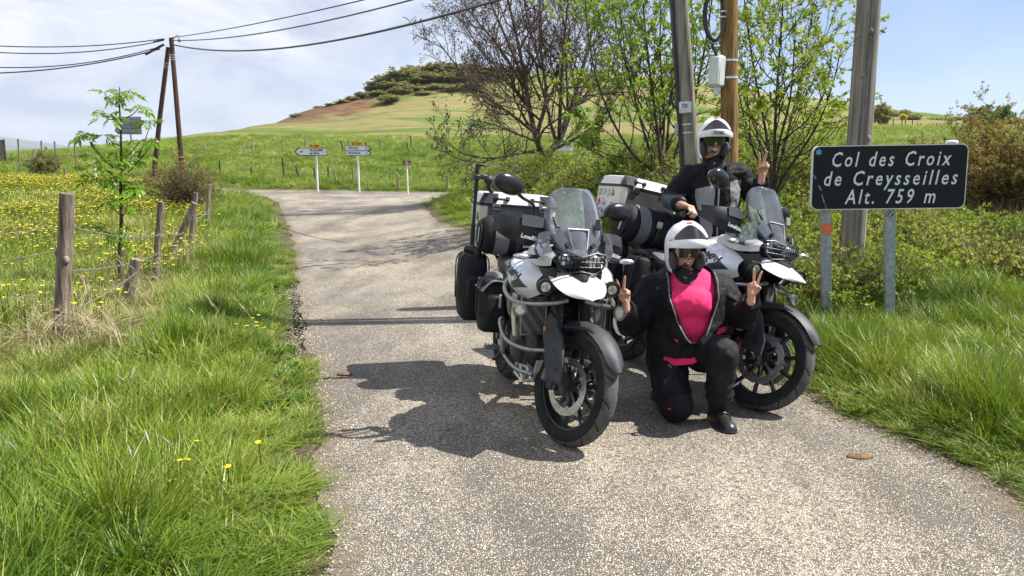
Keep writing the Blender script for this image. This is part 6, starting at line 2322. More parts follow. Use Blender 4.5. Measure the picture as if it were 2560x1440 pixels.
from mathutils.bvhtree import BVHTree
def drape(me, host, s, off):
    """lay a flat mesh on the outside of a side panel, seen along local y"""
    hm = host.data
    tree = BVHTree.FromPolygons([v.co for v in hm.vertices], [p.vertices[:] for p in hm.polygons])
    bm = bmesh.new()
    bm.from_mesh(me)
    bmesh.ops.triangulate(bm, faces=bm.faces)
    bm.to_mesh(me)
    bm.free()
    for v in me.vertices:
        h = tree.ray_cast(Vector((v.co.x, s * 0.8, v.co.z)), Vector((0, -s, 0)))
        if h[0] is not None:
            v.co.y = h[0].y + s * off
def build_wheel(o, name, c, rad, wid, rimr, disc_r, ndisc, M=None):
    """spoked cast wheel: rim and spokes, tyre, brake discs"""
    hw = wid / 2
    mb = MB(M)
    prof = [(rimr + 0.012, -hw * 0.62), (rimr + 0.004, -hw * 0.72), (rimr - 0.012, -hw * 0.66), (rimr - 0.022, -hw * 0.2), (rimr - 0.022, hw * 0.2), (rimr - 0.012, hw * 0.66), (rimr + 0.004, hw * 0.72), (rimr + 0.012, hw * 0.62)]
    mb.lathe(prof, c, (0, 1, 0), 56, closed=True)
    mb.lathe([(0, -0.055), (0.034, -0.055), (0.044, -0.03), (0.040, 0), (0.044, 0.03), (0.034, 0.055), (0, 0.055)], c, (0, 1, 0), 24)
    C = Vector(c)
    for k in range(5):
        for s in (-1, 1):
            a = 2 * math.pi * k / 5 + s * 0.17
            a2 = 2 * math.pi * k / 5 + s * 0.30
            p0 = C + Vector((math.cos(a) * 0.035, s * 0.012, math.sin(a) * 0.035))
            p1 = C + Vector((math.cos(a2) * (rimr - 0.02), s * 0.004, math.sin(a2) * (rimr - 0.02)))
            mb.tube([p0, lerp(p0, p1, 0.5), p1], [0.017, 0.0105, 0.012], 6, 1, flat=1.3)
    w = mb.build(name, B_BLACK, o)
    # tyre with slanted grooves cut into the tread
    mb = MB(M)
    prof = []
    nP = 21
    for q in range(nP):
        t = -1 + 2 * q / (nP - 1)
        a = t * R(128)
        y = math.sin(a) if abs(t) < 0.72 else math.copysign(1, t)
        ry = hw * math.sin(a) / math.sin(R(90)) if abs(a) < R(90) else hw * (1 - 0.18 * (abs(a) - R(90)) / R(38)) * math.copysign(1, a)
        h = (rad - rimr)
        rr = rimr + h * (0.46 + 0.54 * math.cos(a)) if abs(a) < R(90) else rimr + h * (0.46 - 0.46 * (abs(a) - R(90)) / R(38))
        prof.append((rr, ry))
    segs = 168
    def groove(i, q):
        k = abs(q - nP // 2)
        if k < 2 or k > 7:
            return False
        return (i + k + (6 if q > nP // 2 else 0)) % 12 == 0
    def wob(i, q, r, h):
        return r - 0.006 if groove(i, q) else r
    mb.lathe(prof, c, (0, 1, 0), segs, wob=wob, closed=True)
    # the tread band is dustier than the walls; groove shade is coloured in
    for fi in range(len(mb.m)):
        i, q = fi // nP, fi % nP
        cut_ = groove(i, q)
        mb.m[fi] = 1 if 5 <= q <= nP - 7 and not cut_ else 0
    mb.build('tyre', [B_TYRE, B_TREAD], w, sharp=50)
    for s in ((-1, 1) if ndisc == 2 else (-1,)):
        yd = s * (hw * 0.72 + 0.012)
        mb = MB(M)
        mb.lathe([(disc_r - 0.042, yd - 0.0025), (disc_r, yd - 0.0025), (disc_r, yd + 0.0025), (disc_r - 0.042, yd + 0.0025)], c, (0, 1, 0), 48, closed=True, mat=0)
        for k in range(10):
            a = 2 * math.pi * k / 10
            b = C + Vector((math.cos(a) * (disc_r - 0.046), yd, math.sin(a) * (disc_r - 0.046)))
            mb.cyl(b + Vector((0, -0.006, 0)), b + Vector((0, 0.006, 0)), 0.010, 10, mat=0)
            mb.cyl(b + Vector((0, -0.0066, 0)), b + Vector((0, 0.0066, 0)), 0.0045, 8, mat=1)
            a1 = a + 0.16
            mb.tube([C + Vector((math.cos(a1) * 0.05, yd, math.sin(a1) * 0.05)), b], [0.011, 0.008], 5, mat=1)
        for k in range(36):
            a = 2 * math.pi * k / 36
            r_ = disc_r - 0.012 - 0.011 * (k % 3)
            b = C + Vector((math.cos(a) * r_, yd, math.sin(a) * r_))
            mb.cyl(b + Vector((0, -0.0032, 0)), b + Vector((0, 0.0032, 0)), 0.0034, 6, mat=1)
        mb.lathe([(0.030, yd - 0.004), (0.058, yd - 0.004), (0.058, yd + 0.004), (0.030, yd + 0.004)], c, (0, 1, 0), 24, closed=True, mat=1)
        mb.build('brake_disc', [B_DISC, B_METAL], w)
    return w

def spot_lamp(o, c, d, r, body, name='fog_lamp', silver=False):
    c, d = Vector(c), Vector(d).normalized()
    mb = MB()
    mb.lathe([(0, -0.05), (r * 0.55, -0.05), (r * 0.8, -0.035), (r * 0.86, -0.02), (r, -0.015), (r, 0.012), (r * 0.86, 0.014), (r * 0.8, 0.004), (0, 0.0)], c, d, 20)
    if silver:
        e1 = d.orthogonal().normalized()
        e2 = d.cross(e1)
        for k in range(6):
            a0, a1 = k * math.pi / 3, (k + 1) * math.pi / 3
            rr = r * 1.18
            mb.tube([c + (e1 * math.cos(a0) + e2 * math.sin(a0)) * rr + d * 0.004, c + (e1 * math.cos(a1) + e2 * math.sin(a1)) * rr + d * 0.004], 0.007, 5)
    ob = mb.build(name, B_TUBE if silver else B_BLACK, o)
    mb = MB()
    mb.lathe([(r * (0.78 if silver else 0.60), 0.005), (r * 0.45, -0.004), (r * 0.22, -0.008), (r * 0.2, 0.002), (0, 0.004)], c, d, 18)
    mb.build('lens', B_LAMP, ob)
    return ob

def build_bike(nm_label, Rp, psi, lean, steer, which):
    o = thing('motorcycle', None, nm_label, 'motorcycle', 'white adventure motorcycles parked on the lane', mw=bike_matrix(Rp, psi, lean))
    AX = Vector((-0.407, 0, 0.914))
    SP0 = Vector((1.60, 0, 0))
    S = Matrix.Translation(SP0) @ Matrix.Rotation(steer, 4, AX) @ Matrix.Translation(-SP0)
    FA = Vector((1.5, 0, 0.335))
    RA = Vector((0.0, 0, 0.325))
    build_wheel(o, 'front_wheel', FA, 0.335, 0.112, 0.243, 0.163, 2, S)
    build_wheel(o, 'rear_wheel', RA, 0.325, 0.155, 0.220, 0.140, 1)
    # --- fork
    for s in (-1, 1):
        y = s * 0.108
        mb = MB(S)
        p = lambda t, dx=0.0, dy=0.0: FA + AX * t + Vector((dx, y + dy, 0))
        mb.tube([p(-0.02), p(0.30)], 0.027, 12, mat=0)
        mb.tube([p(0.28), p(0.78)], 0.030, 12, mat=0)
        mb.cyl(p(0.27), p(0.30), 0.036, 12, mat=1)
        mb.box(p(0.0), (0.075, 0.05, 0.11), rot=(0, R(-24), 0), ch=0.015, mat=1)
        fl = mb.build('fork_leg', [B_BLACK, B_METAL], o)
        # guard plate; the shade of its two holes painted as black discs
        mb = MB(S)
        out_y = y + s * 0.034
        e2 = AX
        e1 = Vector((0.914, 0, 0.407))
        poly = [(-0.06, 0.32), (0.07, 0.32), (0.098, 0.25), (0.098, 0.08), (0.06, -0.01), (-0.02, 0.02), (-0.06, 0.08)]
        mb.prism([(a, b) for a, b in poly], FA + Vector((0, out_y, 0)), e1, e2, 0.02 if s < 0 else -0.02, ch=0.006)
        mb.prism([(-0.05, 0.25), (0.055, 0.25), (0.05, 0.36), (0.0, 0.42), (-0.045, 0.40)], FA + Vector((0, out_y - s * 0.008, 0)), e1, e2, 0.018 if s < 0 else -0.018, ch=0.005)
        gd = mb.build('fork_guard', B_DARK, fl)
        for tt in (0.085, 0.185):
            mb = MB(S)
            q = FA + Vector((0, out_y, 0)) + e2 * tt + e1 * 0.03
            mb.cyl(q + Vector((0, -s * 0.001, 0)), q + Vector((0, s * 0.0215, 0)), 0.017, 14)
            mb.build('hole_shade_disc', M_INK, gd)
        mb = MB(S)
        q = FA + Vector((0, out_y + s * 0.004, 0)) + e2 * 0.30 + e1 * -0.066
        mb.box(q, (0.018, 0.012, 0.10), rot=(0, R(-24), 0), ch=0.004)
        mb.build('reflector', B_AMBER, fl)
        # caliper and axle slider
        mb = MB(S)
        q = FA + Vector((-0.155, s * 0.085, 0.055))
        mb.box(q, (0.055, 0.045, 0.15), rot=(0, R(12), 0), ch=0.014)
        mb.box(q + Vector((0.05, 0, 0.04)), (0.07, 0.03, 0.05), ch=0.01)
        cal = mb.build('brake_caliper', B_ALUD, o)
        if s < 0:
            me = text_mesh('brembo', 0.026, bold=0.0015, extrude=0.0)
            me.transform(S @ Matrix.Translation(q + Vector((-0.002, s * 0.0235, 0))) @ frame((0, 0, 0), (0.2, 0, -1), (1, 0, 0.2)) if False else S @ Matrix.Translation(q + Vector((0, s * 0.0240, 0))) @ frame((0, 0, 0), Vector((-0.2, 0, -0.98)) * -1, Vector((0.98, 0, -0.2)) * -1))
            me.materials.clear()
            me.materials.append(B_RED)
            link('lettering', me, cal)
        mb = MB(S)
        mb.cyl(FA + Vector((0, s * 0.13, 0)), FA + Vector((0, s * 0.19, 0)), 0.026, 14, ch=0.006, mat=0)
        mb.cyl(FA + Vector((0, s * 0.165, 0)), FA + Vector((0, s * 0.174, 0)), 0.0275, 14, mat=1)
        mb.build('axle_slider', [B_BLACK, B_TUBE], o)
    # --- front mudguard
    mb = MB(S)
    rows = []
    for k in range(13):
        a = R(28 + k * 9.2)
        w = 0.050 + 0.030 * math.sin(min(1, k / 5) * math.pi / 2)
        if k == 0:
            w = 0.022
        rr = 0.368 + 0.012 * (1 - k / 12)
        row = []
        for j in range(7):
            u = -1 + 2 * j / 6
            row.append(FA + Vector((math.cos(a) * (rr - 0.028 * u * u), u * w, math.sin(a) * (rr - 0.028 * u * u))))
        rows.append(row)
    mb.sheet(rows, 0.005)
    mb.build('front_mudguard', B_DARK, o)
    mb = MB(S)
    for s in (-1, 1):
        mb.tube([FA + AX * 0.33 + Vector((0.0, s * 0.10, 0)), FA + Vector((0.06, s * 0.075, 0.345)), FA + Vector((0.13, s * 0.06, 0.335))], [0.02, 0.014, 0.008], 6, 3)
    mb.build('mudguard_bracket', B_BLACK, o)
    # --- yokes, bars, grips, guards, mirrors
    TOP = FA + AX * 0.78
    mb = MB(S)
    mb.box(FA + AX * 0.60 + Vector((-0.03, 0, 0)), (0.12, 0.30, 0.05), rot=(0, R(-24), 0), ch=0.015)
    mb.box(TOP + Vector((-0.03, 0, 0)), (0.13, 0.30, 0.035), rot=(0, R(-24), 0), ch=0.012)
    mb.build('fork_yoke', B_METAL, o)
    hb_ = Vector((1.10, 0, 1.085))
    bar = [hb_ + Vector(v) for v in ((-0.10, -0.42, 0.06), (-0.055, -0.27, 0.085), (0.02, -0.13, 0.03), (0.03, 0, 0.02), (0.02, 0.13, 0.03), (-0.055, 0.27, 0.085), (-0.10, 0.42, 0.06))]
    mb = MB(S)
    mb.tube(bar, 0.0125, 8, 4)
    for s in (-1, 1):
        mb.tube([TOP + Vector((-0.03, s * 0.06, 0)), hb_ + Vector((0.03, s * 0.06, 0.02))], 0.018, 8)
    hbar = mb.build('handlebar', B_BLACK, o)
    for s in (-1, 1):
        mb = MB(S)
        mb.tube([hb_ + Vector((-0.04, s * 0.24, 0.10)), hb_ + Vector((0.10, s * 0.18, 0.07)), hb_ + Vector((0.16, s * 0.13, -0.10)), FA + AX * 0.40 + Vector((0.07, s * 0.12, 0)), FA + AX * 0.12 + Vector((-0.08, s * 0.115, 0))], 0.0055, 6, 5)
        mb.build('brake_hose', B_BLACK, o)
        mb = MB(S)
        mb.tube([hb_ + Vector((-0.05, s * 0.20, 0.08)), hb_ + Vector((0.07, s * 0.22, 0.0)), hb_ + Vector((0.10, s * 0.10, -0.12)), hb_ + Vector((0.0, s * 0.04, -0.2))], 0.0065, 6, 5)
        mb.build('cable', B_BLACK, hbar)
    for s in (-1, 1):
        mb = MB(S)
        a, b = hb_ + Vector((-0.105, s * 0.43, 0.058)), hb_ + Vector((-0.062, s * 0.29, 0.085))
        mb.tube([a, lerp(a, b, 0.1), lerp(a, b, 0.9), b], [0.014, 0.019, 0.018, 0.022], 10)
        mb.build('grip', B_FABRIC, hbar)
        mb = MB(S)
        q = hb_ + Vector((-0.055, s * 0.255, 0.09))
        mb.box(q, (0.06, 0.06, 0.05), ch=0.015)
        mb.box(q + Vector((0.035, -s * 0.03, 0.03)), (0.06, 0.05, 0.04), ch=0.012)
        mb.tube([q + Vector((0.02, s * 0.0, 0.0)), q + Vector((0.055, s * 0.06, -0.01)), q + Vector((0.05, s * 0.20, -0.03))], 0.007, 6, 3)
        mb.build('lever', B_METAL, hbar)
        # hand guard: a scooped shell ahead of the lever
        rows = []
        prof = [(-0.47, -0.06, 0.035, 0.012), (-0.45, 0.03, 0.055, 0.0), (-0.38, 0.085, 0.075, -0.004), (-0.30, 0.105, 0.080, 0.0), (-0.22, 0.095, 0.062, 0.012), (-0.17, 0.065, 0.040, 0.02)]
        for yy, xx, hh, dz in prof:
            row = []
            for u in (-1, -0.5, 0, 0.5, 1):
                row.append(hb_ + Vector((xx - 0.022 * u * u, -s * yy, 0.055 + dz + u * hh)))
            rows.append(row)
        mb = MB(S)
        mb.sheet(rows, 0.006 if s < 0 else -0.006, 4, 2)
        hg = mb.build('hand_guard', B_BLACK, o)
        mb = MB(S)
        r2 = [[p + Vector((0.010, 0, 0.018)) for p in row[2:]] for row in rows[2:5]]
        r2 = [[lerp(rr_[0], rr_[-1], f) for f in (0.1, 0.5, 0.9)] for rr_ in r2]
        mb.sheet(r2, 0.006 if s < 0 else -0.006, 3, 2)
        mb.build('guard_flap', B_DARK, hg)
        ctr = hb_ + Vector((0.112, s * 0.31, 0.018))
        nrm = Vector((1, s * 0.12, -0.1)).normalized()
        ex = Vector((0.12 * s, -1 if s < 0 else -1, 0)) if False else Vector((0, 1, 0)) * 1.0
        me = text_mesh('LoneRider', 0.034, bold=0.0012, extrude=0.0)
        # text reads from in front, so it runs towards the rider's left hand
        me.transform(S @ frame(ctr + nrm * 0.004, Vector((0.0, 1, -0.02)) - nrm * nrm.dot(Vector((0, 1, 0))), Vector((0.1, 0, 1))))
        me.materials.clear()
        me.materials.append(M_LETTER)
        link('lettering', me, hg)
        # mirror
        mb = MB(S)
        m0 = hb_ + Vector((-0.03, s * 0.245, 0.10))
        mc = hb_ + Vector((0.0, -0.47 if s < 0 else 0.365, 0.285))
        mb.tube([m0, m0 + Vector((0.01, s * 0.005, 0.10)), mc + Vector((0.0, -s * 0.115, -0.055)), mc + Vector((0, -s * 0.05, -0.02))], [0.010, 0.009, 0.009, 0.016], 8, 5)
        mr = mb.build('mirror', B_BLACK, o)
        mb = MB(S)
        mb.ell(mc + Vector((0.006, 0, 0)), (0.042, 0.098, 0.058), rot=(R(s * 8), R(8), 0), nu=20, nv=12, pw=0.9)
        mb.build('mirror_housing', B_MIRR, mr)
        mb = MB(S)
        mb.ell(mc + Vector((-0.030, 0, 0)), (0.010, 0.086, 0.048), rot=(R(s * 8), R(8), 0), nu=18, nv=8)
        mb.build('mirror_glass', B_CHROME, mr)
    # --- tank, tank covers and cowl
    mb = MB()
    secs = [(0.70, 0.10, 0.82, 0.95), (0.78, 0.155, 0.80, 1.02), (0.90, 0.20, 0.78, 1.07), (1.02, 0.225, 0.78, 1.095), (1.12, 0.225, 0.80, 1.09), (1.22, 0.19, 0.83, 1.05)]
    mb.loft([superring(*q) for q in secs], k=3)
    mb.build('fuel_tank', B_SILVER, o)
    for s in (-1, 1):
        # white shoulder panel beside the tank: top edge, bulge, lower edge
        rows = []
        for x, y0, z0, y1, z1, y2, z2, y3, z3 in ((0.86, 0.17, 1.00, 0.235, 0.965, 0.240, 0.91, 0.205, 0.86), (0.95, 0.195, 1.035, 0.282, 0.97, 0.285, 0.885, 0.225, 0.815), (1.07, 0.20, 1.045, 0.305, 0.965, 0.310, 0.86, 0.235, 0.775),
                                                   (1.18, 0.195, 1.02, 0.300, 0.945, 0.300, 0.85, 0.235, 0.775), (1.27, 0.185, 0.98, 0.262, 0.925, 0.265, 0.86, 0.215, 0.80), (1.33, 0.170, 0.945, 0.205, 0.905, 0.205, 0.865, 0.180, 0.83)):
            rows.append([Vector((x, s * y0, z0)), Vector((x, s * y1, z1)), Vector((x, s * y2, z2)), Vector((x, s * y3, z3))])
        mb = MB()
        mb.sheet(rows, 0.006 if s > 0 else -0.006, 4, 4)
        pnl = mb.build('tank_panel', B_WHITE, o, sharp=60)
        # dark inset, bluish reflection painted on as a pale field, and the name
        mb = MB()
        quad = [Vector((1.245, 0, 0.905)), Vector((1.295, 0, 0.862)), Vector((1.15, 0, 0.835)), Vector((1.15, 0, 0.872))]
        N_ = 6
        for nm_, qd, mt_, of_ in (('panel_inset', quad, B_NAVY, 0.003), ('reflection_field', [Vector((0.96, 0, 0.985)), Vector((1.22, 0, 0.975)), Vector((1.24, 0, 0.92)), Vector((0.97, 0, 0.885))], B_PALEB, 0.0015)):
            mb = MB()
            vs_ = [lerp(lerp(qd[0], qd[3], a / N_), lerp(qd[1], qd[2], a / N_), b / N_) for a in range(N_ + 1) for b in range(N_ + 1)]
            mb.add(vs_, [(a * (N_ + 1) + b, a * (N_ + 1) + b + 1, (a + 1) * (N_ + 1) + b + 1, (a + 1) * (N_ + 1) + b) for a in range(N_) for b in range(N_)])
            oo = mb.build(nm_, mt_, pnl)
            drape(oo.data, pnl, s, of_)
        me = text_mesh('TRIUMPH', 0.056, bold=0.0024, extrude=0.0, shear=0.15)
        exv = Vector((0.98, 0, -0.20)) if s < 0 else Vector((-0.98, 0, 0.20))
        me.transform(frame((1.125, 0, 0.935), exv, Vector((0.2, 0, 0.98))))
        drape(me, pnl, s, 0.0045)
        me.materials.clear()
        me.materials.append(M_INK)
        link('lettering', me, pnl)
        mb = MB()
        # upper cowl in pale grey paint reaching forward to the lamps
        rows = []
        for x, y0, z0, y1, z1, y2, z2 in ((1.08, 0.10, 1.10, 0.185, 1.085, 0.215, 1.03), (1.18, 0.11, 1.115, 0.195, 1.08, 0.222, 1.015), (1.29, 0.13, 1.10, 0.20, 1.06, 0.215, 0.995), (1.38, 0.14, 1.085, 0.185, 1.05, 0.192, 1.00), (1.44, 0.14, 1.07, 0.165, 1.045, 0.168, 1.01)):
            rows.append([Vector((x, s * y0, z0)), Vector((x, s * y1, z1)), Vector((x, s * y2, z2))])
        mb.sheet(rows, 0.006 if s > 0 else -0.006, 4, 4)
        mb.build('side_cowl', B_SILVER, o, sharp=50)
        mb = MB()
        mb.sheet([[Vector((1.18, s * 0.20, 1.0)), Vector((1.18, s * 0.19, 0.86)), Vector((1.20, s * 0.17, 0.80))], [Vector((1.34, s * 0.175, 0.985)), Vector((1.36, s * 0.165, 0.90)), Vector((1.36, s * 0.14, 0.84))], [Vector((1.43, s * 0.14, 1.0)), Vector((1.45, s * 0.13, 0.93)), Vector((1.44, s * 0.10, 0.88))]], 0.01 if s > 0 else -0.01, 3, 2)
        mb.build('inner_panel', B_BLACK, o)
        # turn signal
        mb = MB()
        q = Vector((1.34, s * 0.215, 1.045))
        mb.tube([q, q + Vector((0.01, s * 0.06, 0.0))], 0.012, 8)
        ti = mb.build('turn_signal', B_BLACK, o)
        mb = MB()
        mb.ell(q + Vector((0.015, s * 0.10, 0.0)), (0.022, 0.048, 0.018), nu=14, nv=8)
        mb.build('lens', B_LAMP, ti)
    # --- lamp housing, two eyes, wire grille
    mb = MB()
    rings = []
    for x, sc in ((1.31, 0.75), (1.39, 0.92), (1.445, 0.88)):
        ring = []
        for yy, zz in ((-0.155, 1.075), (-0.13, 1.10), (-0.05, 1.085), (0, 1.075), (0.05, 1.085), (0.13, 1.10), (0.155, 1.075), (0.145, 1.02), (0.10, 0.985), (0.04, 0.990), (0, 0.995), (-0.04, 0.990), (-0.10, 0.985), (-0.145, 1.02)):
            ring.append(Vector((x - 0.25 * abs(yy), yy * sc, 1.045 + (zz - 1.045) * sc)))
        rings.append(ring)
    mb.loft(rings)
    hl = mb.build('lamp_housing', B_BLACK, o)
    for s in (-1, 1):
        mb = MB()
        mb.ell((1.422, s * 0.072, 1.043), (0.022, 0.053, 0.036), rot=(R(s * 14), 0, R(-s * 14)), nu=20, nv=10)
        hh_ = mb.build('headlight', B_LAMP, o)
        mb = MB()
        mb.ell((1.428, s * 0.072, 1.043), (0.026, 0.058, 0.042), rot=(R(s * 14), 0, R(-s * 14)), nu=20, nv=10)
        mb.build('lens', B_LENS, hh_)
    mb = MB()
    def gpt(y, z):
        return Vector((1.500 - 0.22 * abs(y), y * 0.86, z))
    edge = [(-0.165, 1.085), (-0.10, 1.095), (0, 1.07), (0.10, 1.095), (0.165, 1.085), (0.155, 1.01), (0.10, 0.975), (0.03, 0.985), (0, 0.99), (-0.03, 0.985), (-0.10, 0.975), (-0.155, 1.01)]
    mb.tube([gpt(*e) for e in edge], 0.0055, 5, closed=True)
    for y in (-0.135, -0.105, -0.075, -0.045, -0.015, 0.015, 0.045, 0.075, 0.105, 0.135):
        mb.tube([gpt(y, 1.088 - 0.012 * (abs(y) < 0.05)), gpt(y, 0.985 + 0.10 * max(0, abs(y) - 0.1))], 0.0030, 4)
    for z in (1.015, 1.045, 1.072):
        mb.tube([gpt(-0.158, z), gpt(-0.08, z), gpt(0, z), gpt(0.08, z), gpt(0.158, z)], 0.0030, 4)
    for s in (-1, 1):
        mb.tube([gpt(s * 0.16, 1.04), Vector((1.40, s * 0.16, 1.04))], 0.005, 5)
    mb.build('headlight_grille', B_BLACK, o)
    # --- beak
    rows = []
    for x, w, z, dr in ((1.32, 0.140, 0.995, 0.02), (1.40, 0.155, 0.988, 0.030), (1.50, 0.158, 0.965, 0.038), (1.59, 0.138, 0.932, 0.038), (1.66, 0.098, 0.898, 0.028), (1.705, 0.050, 0.874, 0.012), (1.72, 0.018, 0.866, 0.004)):
        rows.append([Vector((x - 0.05 * u * u, u * w, z - dr * abs(u) ** 1.6)) for u in (-1, -0.66, -0.33, 0, 0.33, 0.66, 1)])
    mb = MB()
    mb.sheet(rows, 0.006, 4, 2)
    bk = mb.build('beak', B_WHITE, o, sharp=60)
    mb = MB()
    mb.sheet([[Vector((1.40, -0.075, 0.992)), Vector((1.41, 0, 1.000)), Vector((1.40, 0.075, 0.992))], [Vector((1.49, -0.05, 0.968)), Vector((1.50, 0, 0.982)), Vector((1.49, 0.05, 0.968))], [Vector((1.565, -0.018, 0.946)), Vector((1.575, 0, 0.955)), Vector((1.565, 0.018, 0.946))]], 0.004, 3, 2)
    mb.build('beak_vent', B_BLACK, bk)
    for s in (-1, 1):
        me = text_mesh('XT PRO', 0.024, bold=0.0009, extrude=0.0, shear=0.2)
        me.transform(frame((1.43, s * 0.122, 0.977), (0.55, 0.75 if s < 0 else 0.75, -0.1) if s < 0 else (-0.55, 0.75, 0.1), (-0.6, 0.1, 0.35)))
        me.materials.clear()
        me.materials.append(M_INK)
        link('lettering', me, bk)
    # --- windscreen with frame plate
    rows = []
    for z, w, x, cv in ((1.055, 0.030, 1.470, 0.006), (1.10, 0.105, 1.440, 0.04), (1.165, 0.155, 1.400, 0.075), (1.235, 0.172, 1.352, 0.085), (1.305, 0.164, 1.308, 0.075), (1.37, 0.146, 1.270, 0.06), (1.415, 0.118, 1.243, 0.04), (1.440, 0.072, 1.232, 0.016)):
        rows.append([Vector((x - cv * u * u, u * w, z)) for u in (-1, -0.66, -0.33, 0, 0.33, 0.66, 1)])
    mb = MB()
    mb.sheet(rows, 0.004, 4, 2)
    ws = mb.build('windscreen', B_GLASS, o, sharp=180)
    mb = MB()
    colL = catmull([r[0] for r in rows], 4)
    colR = catmull([r[-1] for r in rows], 4)
    top = catmull(rows[-1], 2)
    mb.tube(colL + top[1:] + list(reversed(colR))[1:], 0.0042, 5)
    mb.build('screen_edge', B_LENS, ws)
    mb = MB()
    for a, b in (((-0.062, 1.215), (0.062, 1.215)), ((-0.062, 1.215), (-0.04, 1.10)), ((0.062, 1.215), (0.04, 1.10))):
        mb.tube([Vector((1.365, a[0], a[1])) + Vector(((1.23 - a[1]) * 0.55, 0, 0)), Vector((1.365, b[0], b[1])) + Vector(((1.23 - b[1]) * 0.55, 0, 0))], 0.0045, 5)
    for k in range(6):
        y = -0.035 + 0.014 * k
        mb.tube([Vector((1.408, y, 1.155)), Vector((1.43, y * 0.8, 1.10))], 0.0035, 4)
    mb.build('screen_bracket', B_TUBE, ws)
    for s in (-1, 1):
        mb = MB()
        mb.box((1.345, s * 0.125, 1.245), (0.012, 0.034, 0.07), rot=(0, R(-32), R(-s * 28)), ch=0.004)
        mb.build('screen_mount', B_BLACK, ws)
        mb = MB()
        mb.cyl((1.42, s * 0.075, 1.125), (1.445, s * 0.075, 1.135), 0.014, 12)
        mb.build('screen_bolt', B_BLACK, ws)
    mb = MB()
    mb.box((1.30, 0, 1.15), (0.05, 0.20, 0.13), rot=(0, R(-35), 0), ch=0.02)
    mb.build('instrument_panel', B_BLACK, o)
    for s in (-1, 1):
        mb = MB()
        mb.sheet([[Vector((1.375, s * 0.165, 1.20)), Vector((1.33, s * 0.215, 1.18)), Vector((1.31, s * 0.225, 1.15))], [Vector((1.39, s * 0.165, 1.12)), Vector((1.35, s * 0.225, 1.10)), Vector((1.32, s * 0.24, 1.08))], [Vector((1.41, s * 0.155, 1.075)), Vector((1.37, s * 0.20, 1.05)), Vector((1.34, s * 0.215, 1.04))]], 0.004 if s > 0 else -0.004, 2, 2)
        mb.build('wind_deflector', B_GLASS, o)
    # --- lamps on beak bracket and crash bars
    for s in (-1, 1):
        spot_lamp(o, (1.475, s * 0.195, 0.895), (1, s * 0.05, -0.05), 0.046, None)
        mb = MB()
        mb.tube([(1.42, s * 0.20, 0.885), (1.40, s * 0.16, 0.84), (1.36, s * 0.14, 0.80)], 0.011, 6, 2)
        mb.build('lamp_bracket', B_BLACK, o)
        spot_lamp(o, (1.36, s * 0.30, 0.742), (1, s * 0.05, 0.0), 0.034, None, silver=True)
    # --- crash bars
    for s in (-1, 1):
        mb = MB()
        up_ = [(0.97, s * 0.20, 0.905), (0.985, s * 0.285, 0.87), (1.06, s * 0.325, 0.815), (1.20, s * 0.315, 0.775), (1.34, s * 0.25, 0.772), (1.44, s * 0.13, 0.80), (1.45, s * 0.05, 0.82)]
        mb.tube(up_, 0.0138, 10, 4)
        mb.tube([(1.13, s * 0.315, 0.79), (1.09, s * 0.29, 0.68), (1.08, s * 0.22, 0.60)], 0.0125, 8, 3)
        mb.build('upper_crash_bar', B_TUBE, o)
        mb = MB()
        mb.tube([(1.38, s * 0.10, 0.515), (1.30, s * 0.24, 0.505), (1.10, s * 0.305, 0.515), (1.00, s * 0.325, 0.60), (0.97, s * 0.30, 0.615), (0.965, s * 0.30, 0.55), (1.0, s * 0.295, 0.42), (1.12, s * 0.24, 0.345), (1.24, s * 0.16, 0.335)], 0.0130, 10, 4)
        mb.tube([(1.06, s * 0.315, 0.54), (1.02, s * 0.297, 0.41)], 0.0125, 8)
        mb.build('lower_crash_bar', B_TUBE, o)
    # --- radiators with guards
    for s in (-1, 1):
        rot = Euler((0, R(-6), R(-s * 8))).to_matrix()
        c = Vector((1.20, s * 0.185, 0.685))
        mb = MB()
        mb.box(c, (0.045, 0.155, 0.22), rot=rot, ch=0.005)
        rd = mb.build('radiator', B_METAL, o)
        mb = MB()
        mb.box(c + rot @ Vector((0.027, 0, 0)), (0.006, 0.148, 0.215), rot=rot)
        mb.build('guard_mesh', B_MESH, rd, smooth=False)
        mb = MB()
        for dy, dz, sy, sz in ((0, 0.108, 0.162, 0.008), (0, -0.110, 0.162, 0.014), (0.078, 0, 0.008, 0.22), (-0.078, 0, 0.008, 0.22)):
            mb.box(c + rot @ Vector((0.031, dy, dz)), (0.012, sy, sz), rot=rot, ch=0.002)
        for dz in (0.04, -0.03):
            mb.cyl(c + rot @ Vector((0.03, 0, dz)), c + rot @ Vector((0.035, 0, dz)), 0.007, 10)
        mb.lathe([(0.008, 0), (0.014, 0), (0.014, 0.006), (0.008, 0.006)], c + rot @ Vector((0.03, 0, -0.122)), rot @ Vector((1, 0, 0)), 12, closed=True)
        mb.build('guard_frame', B_TUBE, rd)
        mb = MB()
        mb.sheet([[Vector((1.16, s * 0.275, 0.80)), Vector((1.10, s * 0.285, 0.80))], [Vector((1.16, s * 0.278, 0.68)), Vector((1.11, s * 0.287, 0.68))], [Vector((1.17, s * 0.27, 0.55)), Vector((1.14, s * 0.275, 0.55))]], 0.01 if s > 0 else -0.01, 3, 1)
        mb.build('radiator_cowl', B_ALULT, o)
    # --- engine, frame, exhaust, stands
    mb = MB()
    mb.box((0.93, 0, 0.48), (0.42, 0.34, 0.28), ch=0.05)
    mb.box((1.03, 0, 0.66), (0.26, 0.36, 0.22), rot=(0, R(14), 0), ch=0.04)
    mb.box((0.80, 0, 0.72), (0.36, 0.26, 0.20), ch=0.05)
    mb.ell((1.0, 0, 0.82), (0.18, 0.17, 0.10))
